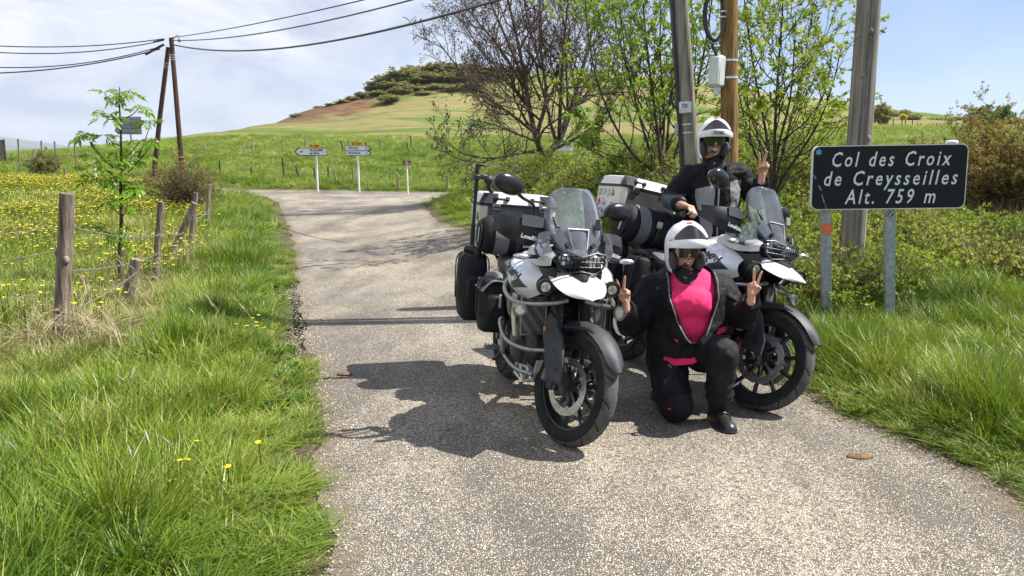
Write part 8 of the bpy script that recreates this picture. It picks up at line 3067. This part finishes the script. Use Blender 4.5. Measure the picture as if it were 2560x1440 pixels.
def helmet(o, M0, brand=False):
    """open modular helmet in head coordinates: -y is the front"""
    def shell_pt(az, el, off=0.0):
        # az 0 at the front, el elevation
        ce, se = math.cos(el), math.sin(el)
        rx, ry, rz = 0.130 + off, 0.158 + off, 0.150 + off
        z = se * rz + 0.015
        k = 1.0
        if el < 0:
            ce = math.cos(el * 0.45)
            z = 0.015 + math.sin(el) * 0.20
            k = 1 - 0.10 * (abs(el) / 0.9) ** 2
        return Vector((math.sin(az) * ce * rx * k, -math.cos(az) * ce * ry * k, z))
    NA, NE = 48, 22
    def is_open(az, z):
        a = abs(math.degrees(az))
        return z < 0.05 and a < (68 if z > -0.08 else 60)
    vs, fs = [], []
    els = [R(-58) + (R(90) - R(-58)) * i / NE for i in range(NE + 1)]
    for el in els:
        for j in range(NA):
            vs.append(shell_pt(-math.pi + 2 * math.pi * j / NA, el))
    for i in range(NE):
        for j in range(NA):
            az = -math.pi + 2 * math.pi * (j + 0.5) / NA
            z = (shell_pt(az, els[i]).z + shell_pt(az, els[i + 1]).z) / 2
            if is_open(az, z):
                continue
            fs.append((i * NA + j, i * NA + (j + 1) % NA, (i + 1) * NA + (j + 1) % NA, (i + 1) * NA + j))
    mb = MB(M0)
    mb.add(vs, fs, 0)
    h = mb.build('helmet', [C_HELM, C_LINER], o, sharp=60)
    md = h.modifiers.new('thickness', 'SOLIDIFY')
    md.thickness = 0.016
    md.offset = -1
    md.material_offset = 1
    md.material_offset_rim = 1
    # raised chin bar: a white brow band over the opening
    def band_pt(az, u):
        a = abs(az)
        zc = 0.044 - 0.016 * (a / 1.2) ** 2
        hh = 0.023 * (1 - 0.35 * (a / 1.2) ** 2)
        ry, rx = 0.186, 0.139
        return Vector((math.sin(az) * rx, -math.cos(az) * ry - 0.008 * (1 - u * u), zc + u * hh + 0.012 * (1 - (a / 1.2) ** 2)))
    def arch(az):
        return R(22 + 36 * max(0.0, 1 - (az / 0.86) ** 2))
    rows = [[band_pt(-1.15 + 2.3 * j / 18, u) for j in range(19)] for u in (-1, -0.5, 0, 0.5, 1)]
    mb = MB(M0)
    mb.sheet(rows, 0.012)
    br = mb.build('chin_bar', C_HELM, h, sharp=60)
    # top shield of the flipped front: white arch above the dark visor
    rows = []
    for i in range(7):
        f = i / 6
        row = []
        for j in range(19):
            az = -1.12 + 2.24 * j / 18
            row.append(shell_pt(az * (1 - 0.12 * f), lerp(arch(az), R(76), f), 0.012 - 0.004 * f))
        rows.append(row)
    mb = MB(M0)
    mb.sheet(rows, 0.006)
    ar = mb.build('front_shield', C_HELM, h, sharp=60)
    mb = MB(M0)
    rows = []
    for i in range(6):
        f = i / 5
        row = []
        for j in range(17):
            az = -0.80 + 1.60 * j / 16
            a = band_pt(az, 0.9) + Vector((0, 0.004, 0))
            b = shell_pt(az, arch(az), 0.008)
            row.append(lerp(a, b, f))
        rows.append(row)
    mb.sheet(rows, 0.004)
    mb.build('raised_visor', C_VISOR, h)
    mb = MB(M0)
    mb.box(shell_pt(0, R(64), 0.013), (0.036, 0.012, 0.022), rot=(R(-58), 0, 0), ch=0.003)
    mb.build('release_button', B_RED, h)
    mb = MB(M0)
    mb.sheet([[shell_pt(az, R(e), 0.004) for az in (-0.28, 0, 0.28)] for e in (72, 77, 80)], 0.004, 2, 2)
    mb.build('air_vent', B_BLACK, h)
    # inner sun visor lowered over the eyes
    rows = []
    for i in range(5):
        f = i / 4
        row = []
        for j in range(15):
            az = -1.0 + 2.0 * j / 14
            zb = -0.050 + 0.012 * math.exp(-(az / 0.16) ** 2) + 0.004 * az * az
            z = lerp(0.05, zb, f)
            row.append(Vector((math.sin(az) * 0.104, -math.cos(az) * 0.122 + 0.004 * f, z)))
        rows.append(row)
    mb = MB(M0)
    mb.sheet(rows, 0.003)
    mb.build('sun_visor', B_SMOKE if False else C_VISOR, h)
    for s in (-1, 1):
        mb = MB(M0)
        mb.ell((s * 0.086, -0.050, -0.075), (0.028, 0.050, 0.062), rot=(0, R(s * 8), R(s * 20)))
        mb.build('cheek_pad', C_PAD, h)
    mb = MB(M0)
    mb.tube([(-0.080, -0.085, -0.095), (-0.060, -0.112, -0.098), (-0.030, -0.122, -0.092)], 0.004, 6, 3)
    mb.ell((-0.018, -0.124, -0.091), (0.021, 0.013, 0.015))
    mb.build('microphone', B_BLACK, h)
    mb = MB(M0)
    mb.box((0.128, 0.0, -0.075), (0.022, 0.075, 0.045), ch=0.009)
    mb.build('intercom', B_BLACK, h)
    if brand:
        def onband(x, z, off):
            az = math.asin(max(-1, min(1, x / 0.139)))
            zc = band_pt(az, 0).z
            u = (z + 0.054 - zc) / 0.023
            p = band_pt(az, max(-1, min(1, u)))
            return Vector((x, p.y - off, z + 0.054))
        hexa = [(-0.056, 0), (-0.044, 0.0155), (0.044, 0.0155), (0.056, 0), (0.044, -0.0155), (-0.044, -0.0155)]
        ho, hi_ = [], []
        for q in range(6):
            for f in (0, 0.25, 0.5, 0.75):
                a, b = lerp(hexa[q][0], hexa[(q + 1) % 6][0], f), lerp(hexa[q][1], hexa[(q + 1) % 6][1], f)
                ho.append(onband(a, b, 0.0138))
                hi_.append(onband(a * 0.95, b * 0.84, 0.0138))
        mb = MB(M0)
        n_ = len(ho)
        mb.add(ho + hi_, [(i, (i + 1) % n_, n_ + (i + 1) % n_, n_ + i) for i in range(n_)])
        mb.build('badge_outline', M_INK, br, smooth=False)
        me = text_mesh('SHOEI', 0.026, bold=0.0012, extrude=0.0, spacing=1.05)
        bm = bmesh.new()
        bm.from_mesh(me)
        bmesh.ops.triangulate(bm, faces=bm.faces)
        bm.to_mesh(me)
        bm.free()
        for v in me.vertices:
            v.co = onband(v.co.x, v.co.y, 0.0146)
        me.transform(M0)
        me.materials.clear()
        me.materials.append(M_INK)
        link('lettering', me, br)
    return h

def ellring(c, rx, ry, tilt=None, n=24, pw=0.85):
    out = []
    for j in range(n):
        a = 2 * math.pi * j / n
        co, si = math.cos(a), math.sin(a)
        p = Vector((math.copysign(abs(co) ** pw, co) * rx, math.copysign(abs(si) ** pw, si) * ry, 0))
        if tilt is not None:
            p = tilt @ p
        out.append(Vector(c) + p)
    return out
def boot(o, ankle, toe, M=None, name='boot'):
    """low riding boot from ankle point to toe point on the ground"""
    ankle, toe = Vector(ankle), Vector(toe)
    d = Vector((toe.x - ankle.x, toe.y - ankle.y, 0)).normalized()
    s = Vector((-d.y, d.x, 0))
    gz = toe.z
    def foot(t, w, h, z0=0.0):
        c = ankle + d * t
        return [Vector((c.x, c.y, gz)) + s * (w * co) + Vector((0, 0, z0 + max(0.0, h * si) if si > 0 else z0)) for co, si in ((math.cos(2 * math.pi * j / 18), math.sin(2 * math.pi * j / 18)) for j in range(18))]
    mb = MB(M)
    mb.loft([foot(-0.085, 0.028, 0.06), foot(-0.07, 0.040, 0.10), foot(-0.03, 0.046, 0.135), foot(0.03, 0.048, 0.125), foot(0.09, 0.054, 0.085), foot(0.15, 0.056, 0.070), foot(0.195, 0.046, 0.055), foot(0.215, 0.026, 0.035)], k=2)
    c = Vector((ankle.x, ankle.y, gz))
    mb.loft([ellring(c + d * -0.01 + Vector((0, 0, z)), 0.052 + a, 0.056 + a, None, 18, 1) for z, a in ((0.09, 0), (0.16, 0.002), (0.24, 0.008), (0.25, 0.002))])
    b = mb.build(name, C_BOOT, o, sharp=70)
    mb = MB(M)
    sole = []
    for z, g in ((0.0, 0.0), (0.006, 0.004), (0.020, 0.004)):
        ring = []
        for j in range(22):
            a = 2 * math.pi * j / 22
            t, w = math.cos(a), math.sin(a)
            lx = 0.065 + 0.155 * t
            ww = (0.042 if t < -0.2 else 0.056) * math.copysign(abs(w) ** 0.7, w)
            ring.append(Vector((ankle.x, ankle.y, gz + z - 0.004)) + d * (lx + g * t) + s * (ww + g * w))
        sole.append(ring)
    mb.loft(sole)
    mb.build('sole', C_SOLE, b)
    mb = MB(M)
    for t in (0.05, 0.085):
        pts = [Vector((ankle.x, ankle.y, gz)) + d * t + s * (0.058 * math.cos(a)) + Vector((0, 0, 0.012 + (0.125 - 0.9 * (t - 0.04)) * math.sin(a))) for a in (R(20), R(50), R(90), R(130), R(160))]
        mb.tube(pts, 0.008, 6, 3, flat=0.4)
    mb.build('strap', C_BOOT, b)
    return b

# ---------------- kneeling rider
random.seed(4)
KB = Vector((1.03, 4.85, tz(1.03, 4.85) + 0.02))
def K(px, py, Y):
    return P(px, py, Y) - KB
knee = dict(hipR=K(1662, 880, 4.98), hipL=K(1758, 886, 4.97), kneeR=K(1690, 1040, 4.72), kneeL=K(1806, 884, 4.56), ankL=K(1797, 1005, 4.70), pel=K(1714, 850, 4.99),
            chest=K(1713, 750, 4.96), neck=K(1713, 684, 4.96), head=K(1713, 618, 4.90), shR=K(1628, 722, 4.98), shL=K(1806, 722, 4.98),
            elR=K(1578, 812, 4.93), elL=K(1852, 812, 4.90), wrR=K(1563, 770, 4.60), wrL=K(1877, 752, 4.58))
knee['kneeR'].z = 0.085
knee['ankR'] = Vector((knee['kneeR'].x - 0.01, knee['kneeR'].y + 0.40, 0.07))
knee['toeR'] = knee['ankR'] + Vector((0, 0.10, -0.03))
HP = R(4)
wmn = MB()
Mh = head_shape(wmn, knee['head'], R(2), HP)
wmn.capsule(knee['neck'] - Vector((0, -0.01, 0.05)), knee['head'] - Vector((0, -0.02, 0.06)), 0.060, 0.055)
wmn.chain([knee['pel'], knee['chest'] + Vector((0, 0.03, 0)), knee['neck'] - Vector((0, 0, 0.06))], [0.11, 0.10, 0.07])
for s in ('R', 'L'):
    wmn.chain([knee['neck'] - Vector((0, 0, 0.07)), knee['sh' + s], knee['el' + s], knee['wr' + s]], [0.06, 0.05, 0.040, 0.027])
    wmn.chain([knee['pel'], knee['hip' + s], knee['knee' + s], knee['ank' + s]], [0.12, 0.085, 0.055, 0.04])
fwd = Vector((0, -1, 0))
hand(wmn, knee['wrR'] + Vector((0, -0.012, 0.035)), (-0.10, -0.05, 1), (-0.10, -1, -0.02), (1, 0, 0) if False else (-1, 0, 0), 'v', 0.86)
hand(wmn, knee['wrL'] + Vector((0, -0.012, 0.035)), (0.04, -0.05, 1), (0.12, -1, -0.02), (1, 0, 0), 'v', 0.86)
wb = voxel(wmn, 'person', S_SKIN, None, 0.0042, 3)
wb.location = KB
tag(wb, 'person kneeling on one knee in pink top and black suit making two V signs', 'person')
face_parts(wb, Mh, None)
helmet(wb, Mh @ Matrix.Scale(0.97, 4))
# neck tube
mb = MB()
nb_ = knee['neck']
mb.loft([ellring(nb_ + Vector((0, -0.005, z)), rx, ry, None, 24, 1) for z, rx, ry in ((-0.085, 0.085, 0.078), (-0.055, 0.104, 0.100), (-0.025, 0.096, 0.096), (0.0, 0.088, 0.096), (0.025, 0.080, 0.096), (0.045, 0.074, 0.094), (0.060, 0.068, 0.088))], cap=False, k=2)
nt = mb.build('neck_tube', C_BUFF, wb)
# pink top
mb = MB()
mb.loft([ellring(knee['pel'] + Vector((0, 0.0, z)), rx, ry) for z, rx, ry in ((0.0, 0.20, 0.16), (0.08, 0.205, 0.17), (0.18, 0.205, 0.175), (0.28, 0.195, 0.170), (0.36, 0.185, 0.150), (0.43, 0.14, 0.105), (0.47, 0.09, 0.085))])
mb.ell(knee['chest'] + Vector((0, -0.085, 0.005)), (0.165, 0.100, 0.105))
for s, sg in ((-1, 'R'), (1, 'L')):
    mb.ell(knee['chest'] + Vector((s * 0.065, -0.105, -0.01)), (0.085, 0.075, 0.09))
    mb.capsule(knee['neck'] - Vector((0, 0, 0.09)), knee['sh' + sg], 0.08, 0.06)
mb.ell(knee['pel'] + Vector((0, -0.085, 0.12)), (0.16, 0.105, 0.12))
voxel(mb, 'pink_top', C_PINK, wb, 0.009, 14, disp=((0.016, 0.12), (0.006, 0.05)))
# hem of the top that shows below the jacket
# jacket, open at the front
mb = MB()
mb.loft([ellring(knee['pel'] + Vector((0, 0.005, z)), rx, ry) for z, rx, ry in ((-0.14, 0.262, 0.216), (-0.06, 0.268, 0.228), (0.04, 0.262, 0.226), (0.12, 0.255, 0.216), (0.22, 0.248, 0.206), (0.32, 0.244, 0.198), (0.40, 0.220, 0.162), (0.45, 0.150, 0.122), (0.485, 0.115, 0.110))])
mb.ell(knee['chest'] + Vector((0, -0.085, -0.01)), (0.19, 0.125, 0.125))
mb.ell(knee['pel'] + Vector((0, -0.10, 0.08)), (0.20, 0.145, 0.13))
for sg in ('R', 'L'):
    s = -1 if sg == 'R' else 1
    mb.chain([knee['neck'] - Vector((0, 0, 0.085)), knee['sh' + sg] + Vector((0, 0, -0.01)), knee['el' + sg], lerp(knee['el' + sg], knee['wr' + sg], 0.85)], [0.085, 0.098, 0.088, 0.064])
    # gathered folds of the sleeve at the elbow
    for f in (0.3, 0.55, 0.8):
        c = lerp(knee['sh' + sg], knee['el' + sg], f)
        mb.ell(c + Vector((s * 0.010, -0.01, 0)), (0.105 - 0.012 * f, 0.095, 0.036), rot=(random.uniform(-0.3, 0.3), s * 0.5, 0))
    for f in (0.25, 0.55):
        c = lerp(knee['el' + sg], knee['wr' + sg], f)
        mb.ell(c, (0.078, 0.078, 0.045), rot=(R(40), 0, 0))
px0 = knee['pel']
def open_w(z):
    """half width of the jacket opening at a height above the hips"""
    t = (z - 0.030) / 0.415
    return -1 if t < 0 else min(0.140, 0.005 + 0.180 * t ** 0.62) if t < 1.3 else 0.12
def jbot(x):
    return float(np.interp(x, (-0.27, -0.1, 0.0, 0.08, 0.16, 0.27), (-0.055, -0.068, -0.062, -0.010, 0.115, 0.15)))
def jcut(c, n):
    dz = c.z - px0.z
    if c.z < px0.z + jbot(c.x - px0.x) + 0.004 * math.sin(c.x * 60) and abs(c.x - px0.x) < 0.32 and dz < 0.12:
        return True
    return c.y < px0.y - 0.03 and abs(c.x - px0.x - 0.005) < open_w(dz) and abs(c.x - px0.x) < 0.2
jk = voxel(mb, 'jacket', C_JACK, wb, 0.0062, 8, disp=((0.034, 0.13), (0.012, 0.05)), cut=jcut, solid=0.008)
# zip edges of the opening
tree = BVHTree.FromPolygons([v.co for v in jk.data.vertices], [p.vertices[:] for p in jk.data.polygons])
for s in (-1, 1):
    pts = []
    for i in range(15):
        z = 0.034 + 0.41 * i / 14
        x = px0.x + 0.005 + s * (max(0.004, open_w(z)) + 0.011)
        h_ = tree.ray_cast(Vector((x, px0.y - 0.6, px0.z + z)), Vector((0, 1, 0)))
        if h_[0] is not None and h_[0].y < px0.y + 0.02:
            pts.append(h_[0] + Vector((0, -0.003, 0)))
    if len(pts) > 3:
        mb = MB()
        mb.tube(pts, 0.0042, 6, 2)
        mb.build('zip', C_ZIP, jk)
for nm_, c, r_ in (('collar', nb_, 0),):
    mb = MB()
    rows = []
    for z, rr in ((-0.10, 0.125), (-0.06, 0.122), (-0.025, 0.116)):
        rows.append([nb_ + Vector((math.sin(a) * rr * 1.05, 0.01 - math.cos(a) * rr * (0.85 if abs(a) < 2 else 0.95), z + 0.012 * math.cos(a) * -1)) for a in [R(62) + (R(298) - R(62)) * k / 20 for k in range(21)]])
    mb.sheet(rows, 0.012, 2, 1)
    mb.build('collar', C_JACK, jk)
mb = MB()
for dx, dz in ((-0.10, 0.045),):
    h_ = tree.ray_cast(px0 + Vector((dx, -0.6, dz)), Vector((0, 1, 0)))
    if h_[0] is not None:
        mb.ell(h_[0], (0.017, 0.005, 0.009), rot=(0, R(20), 0))
mb.build('chest_logo', B_RED, jk)
mb = MB()
for s in (-1, 1):
    a = [(s * 0.13, 0.345), (s * 0.205, 0.352)]
    pts = []
    for dx, dz in a:
        h_ = tree.ray_cast(px0 + Vector((dx, -0.6, dz)), Vector((0, 1, 0)))
        if h_[0] is not None:
            pts.append(h_[0] + Vector((0, -0.002, 0)))
    if len(pts) == 2:
        mb.tube(pts, 0.0035, 5)
if mb.v:
    mb.build('reflective_piping', B_REFL, jk)
# cuffs
for sg in ('R', 'L'):
    mb = MB()
    d = (knee['wr' + sg] - knee['el' + sg]).normalized()
    c = lerp(knee['el' + sg], knee['wr' + sg], 0.86)
    mb.lathe([(0.036, 0), (0.060, -0.02), (0.062, 0.02), (0.050, 0.055), (0.036, 0.05)], c, d, 18, closed=True)
    mb.build('cuff', C_JACK, jk)
# skirt of the pink top
mb = MB()
rows = []
for f in (0, 0.35, 0.7, 1.0):
    row = []
    for k in range(41):
        a = R(-118) + R(236) * k / 40
        x, y = math.sin(a), -math.cos(a)
        X = x * 0.262
        zt, zb_ = jbot(X) + 0.03, float(np.interp(X, (-0.27, -0.1, 0.0, 0.08, 0.16, 0.27), (-0.118, -0.116, -0.098, -0.050, 0.070, 0.10)))
        wv = 0.008 * math.sin(a * 7 + 1) * f
        row.append(px0 + Vector((X * (0.90 + 0.07 * f) + x * wv, y * (0.196 + 0.030 * min(1, f * 1.8) + wv), lerp(zt, zb_, f))))
    rows.append(row)
mb.sheet(rows, 0.006, 3, 1)
mb.build('top_hem', C_PINK, wb, sharp=180)
# trousers
mb = MB()
mb.loft([ellring(knee['pel'] + Vector((0, 0, z)), rx, ry) for z, rx, ry in ((0.02, 0.19, 0.165), (-0.05, 0.20, 0.170), (-0.13, 0.19, 0.165))])
mb.chain([knee['hipR'] + Vector((0.0, 0, 0.0)), lerp(knee['hipR'], knee['kneeR'], 0.5), knee['kneeR'] + Vector((0, 0, 0.02)), knee['ankR']], [0.126, 0.120, 0.100, 0.07])
mb.ell(knee['kneeR'] + Vector((0, -0.02, 0.03)), (0.098, 0.085, 0.10))
mb.chain([knee['hipL'], lerp(knee['hipL'], knee['kneeL'], 0.5) + Vector((0, 0, 0.01)), knee['kneeL']], [0.118, 0.112, 0.100])
mb.chain([knee['kneeL'], lerp(knee['kneeL'], knee['ankL'], 0.5) + Vector((0, 0.02, 0)), knee['ankL'] + Vector((0, 0, 0.02))], [0.100, 0.085, 0.078])
mb.ell(knee['ankL'] + Vector((0, 0, 0.03)), (0.088, 0.092, 0.06))
for f in (0.35, 0.62, 0.85):
    c = lerp(knee['kneeL'], knee['ankL'], f)
    mb.ell(c + Vector((0, 0.01, 0)), (0.094, 0.094, 0.034), rot=(random.uniform(-0.4, 0.4), random.uniform(-0.5, 0.5), 0))
tr_ = voxel(mb, 'trousers', C_TROU, wb, 0.0075, 8, disp=((0.034, 0.14), (0.012, 0.05)))
tree = BVHTree.FromPolygons([v.co for v in tr_.data.vertices], [p.vertices[:] for p in tr_.data.polygons])
mb = MB()
h_ = tree.ray_cast(Vector((knee['kneeR'].x - 0.055, knee['kneeR'].y - 0.5, 0.115)), Vector((0, 1, 0)))
if h_[0] is not None:
    mb.ell(h_[0], (0.013, 0.005, 0.008))
    mb.build('knee_logo', B_RED, tr_)
mb = MB()
h_ = tree.ray_cast(Vector((knee['ankL'].x + 0.5, knee['ankL'].y, knee['ankL'].z + 0.16)), Vector((-1, 0, 0)))
q0 = lerp(knee['kneeL'], knee['ankL'], 0.55) + Vector((0.075, -0.065, 0))
mb.loft([[q0 + Vector((a * 0.02, -0.004 - d_, b * 0.03)) for a, b in ((-1, -0.6), (1, 0.6), (0.4, -0.4), (0.6, 0.1))] for d_ in (0, 0.004)])
mb.build('leg_logo', B_REFL, tr_)
boot(wb, knee['ankL'] + Vector((0, 0.02, 0)), Vector((knee['ankL'].x + 0.035, knee['ankL'].y - 0.2, 0.002)))
bt_ = boot(wb, knee['ankR'] + Vector((0.0, 0.02, 0)), Vector((knee['ankR'].x, knee['ankR'].y + 0.2, 0.002)))

# ---------------- standing rider
MBASE = Vector((1.52, 6.15, tz(1.52, 6.15) + 0.02))
def Q(px, py, Y):
    return P(px, py, Y) - MBASE
m = dict(pel=Q(1778, 610, 6.25), chest=Q(1780, 480, 6.22), neck=Q(1783, 408, 6.22), head=Q(1783, 349, 6.15), shR=Q(1722, 436, 6.24), shL=Q(1846, 430, 6.24), elR=Q(1676, 496, 6.22), wrR=Q(1698, 512, 5.98),
         elL=Q(1896, 500, 6.26), wrL=Q(1903, 452, 6.02))
m['pel'].z = max(m['pel'].z, 0.98)
for s, sg in ((-1, 'R'), (1, 'L')):
    m['hip' + sg] = m['pel'] + Vector((s * 0.10, 0, -0.04))
    m['knee' + sg] = Vector((m['pel'].x + s * 0.13, m['pel'].y - 0.02, 0.50))
    m['ank' + sg] = Vector((m['pel'].x + s * 0.15, m['pel'].y + 0.02, 0.10))
mm_ = MB()
Mh = head_shape(mm_, m['head'], R(-3), R(2))
mm_.capsule(m['neck'] - Vector((0, -0.01, 0.05)), m['head'] - Vector((0, -0.02, 0.06)), 0.065, 0.06)
mm_.chain([m['pel'], m['chest'] + Vector((0, 0.03, 0)), m['neck'] - Vector((0, 0, 0.06))], [0.11, 0.10, 0.07])
for sg in ('R', 'L'):
    mm_.chain([m['neck'] - Vector((0, 0, 0.07)), m['sh' + sg], m['el' + sg], m['wr' + sg]], [0.06, 0.055, 0.042, 0.029])
    mm_.chain([m['pel'], m['hip' + sg], m['knee' + sg], m['ank' + sg]], [0.12, 0.085, 0.058, 0.042])
hand(mm_, m['wrR'] + Vector((0.02, -0.05, 0.0)), (0.55, -0.80, -0.12), (0.0, -0.25, -1), (-0.2, 0.1, 0) if False else (0.3, 0.6, 0), 'rest', 1.0)
hand(mm_, m['wrL'] + Vector((0, -0.015, 0.04)), (0.10, -0.05, 1), (-0.10, -1, 0), (-1, 0, 0), 'v', 0.98)
mb_ = voxel(mm_, 'person', S_SKIN2, None, 0.0044, 3)
mb_.location = MBASE
tag(mb_, 'person standing behind a motorcycle in black and grey jacket making one V sign', 'person')
face_parts(mb_, Mh, None)
helmet(mb_, Mh @ Matrix.Scale(0.94, 4), brand=True)
mb = MB()
mb.loft([ellring(m['neck'] + Vector((0, -0.005, z)), rx, ry, None, 24, 1) for z, rx, ry in ((-0.085, 0.095, 0.085), (-0.05, 0.102, 0.098), (-0.02, 0.094, 0.098), (0.01, 0.086, 0.098), (0.04, 0.077, 0.096), (0.062, 0.072, 0.090))], cap=False, k=2)
mb.build('neck_tube', C_BUFF, mb_)
mb = MB()
pp = m['pel']
mb.loft([ellring(pp + Vector((0, 0, z)), rx, ry) for z, rx, ry in ((-0.16, 0.205, 0.165), (-0.05, 0.208, 0.168), (0.10, 0.202, 0.160), (0.25, 0.208, 0.160), (0.38, 0.215, 0.160), (0.47, 0.205, 0.140), (0.53, 0.140, 0.11), (0.57, 0.11, 0.10))])
for sg in ('R', 'L'):
    s = -1 if sg == 'R' else 1
    mb.chain([m['neck'] - Vector((0, 0, 0.09)), m['sh' + sg] + Vector((0, 0, -0.015)), m['el' + sg], lerp(m['el' + sg], m['wr' + sg], 0.86)], [0.085, 0.092, 0.078, 0.060])
    for f in (0.35, 0.65):
        c = lerp(m['sh' + sg], m['el' + sg], f)
        mb.ell(c, (0.092, 0.086, 0.036), rot=(random.uniform(-0.3, 0.3), s * 0.6, 0))
def jm(c, n):
    x, z = c.x - pp.x, c.z - pp.z
    if c.y < pp.y - 0.02 and abs(x) < 0.21:
        # grey front panels, slanting in towards the waist
        if x < 0:
            inner = 0.028 + 0.10 * max(0, 0.30 - z) * 0.35
            outer = 0.165 - 0.20 * max(0, 0.33 - z)
            top = 0.415 - 0.25 * max(0, -x - 0.05)
        else:
            inner = 0.075 - 0.02 * math.sin(z * 12)
            outer = 0.185 - 0.16 * max(0, 0.34 - z)
            top = 0.455 - 0.35 * max(0, 0.14 - x)
        if inner < abs(x) < max(outer, inner + 0.05) and -0.12 < z < top:
            return 1
    # slate patch on the resting forearm
    if x < -0.22 and z < (m['elR'].z - pp.z) + 0.035:
        return 2
    return 0
jm_o = voxel(mb, 'jacket', [C_JACK, C_GREYJ, C_BLUEJ], mb_, 0.0058, 8, disp=((0.034, 0.13), (0.012, 0.05)), matfn=jm)
tree = BVHTree.FromPolygons([v.co for v in jm_o.data.vertices], [p.vertices[:] for p in jm_o.data.polygons])
pts = []
for i in range(14):
    h_ = tree.ray_cast(pp + Vector((0.0, -0.6, -0.10 + 0.6 * i / 13)), Vector((0, 1, 0)))
    if h_[0] is not None:
        pts.append(h_[0] + Vector((0, -0.002, 0)))
mb = MB()
mb.tube(pts, 0.007, 6, 2)
mb.build('zip', C_ZIP, jm_o)
mb = MB()
rows = []
for z, rr in ((-0.10, 0.128), (-0.06, 0.124), (-0.015, 0.118)):
    rows.append([m['neck'] + Vector((math.sin(a) * rr * 1.05, 0.01 - math.cos(a) * rr * 0.92, z)) for a in [R(35) + (R(325) - R(35)) * k / 20 for k in range(21)]])
mb.sheet(rows, 0.012, 2, 1)
mb.build('collar', C_JACK, jm_o)
mb = MB()
h_ = tree.ray_cast(pp + Vector((-0.075, -0.6, 0.02)), Vector((0, 1, 0)))
if h_[0] is not None:
    mb.ell(h_[0], (0.016, 0.005, 0.010))
    mb.build('jacket_logo', B_RED, jm_o)
for sg in ('R', 'L'):
    mb = MB()
    d = (m['wr' + sg] - m['el' + sg]).normalized()
    c = lerp(m['el' + sg], m['wr' + sg], 0.88)
    mb.lathe([(0.036, 0), (0.058, -0.02), (0.060, 0.02), (0.048, 0.05), (0.036, 0.045)], c, d, 18, closed=True)
    mb.build('cuff', C_JACK, jm_o)
mb = MB()
mb.loft([ellring(pp + Vector((0, 0, z)), rx, ry) for z, rx, ry in ((0.0, 0.17, 0.14), (-0.06, 0.185, 0.15), (-0.14, 0.175, 0.145))])
for sg in ('R', 'L'):
    mb.chain([m['hip' + sg], m['knee' + sg], m['ank' + sg] + Vector((0, 0, 0.03))], [0.112, 0.092, 0.080])
voxel(mb, 'trousers', C_TROU, mb_, 0.010, 4, disp=((0.02, 0.10),))
for s, sg in ((-1, 'R'), (1, 'L')):
    boot(mb_, m['ank' + sg], Vector((m['ank' + sg].x + s * 0.03, m['ank' + sg].y - 0.2, 0.0)))
# ------------------------------------------------------------------ air: one even box of thin haze round everything
hm, ht = new_mat('thin_haze')
ho = ht.nodes.new('ShaderNodeOutputMaterial')
hv = ht.nodes.new('ShaderNodeVolumePrincipled')
hv.inputs['Color'].default_value = (0.80, 0.88, 1.0, 1)
hv.inputs['Density'].default_value = 1.3e-4
hv.inputs['Anisotropy'].default_value = 0.15
L(ht, hv.outputs[0], ho.inputs['Volume'])
mb = MB()
mb.box((-1500, 3500, -68), (21400, 7800, 720))
tag(mb.build('haze', hm, smooth=False), kind='stuff')
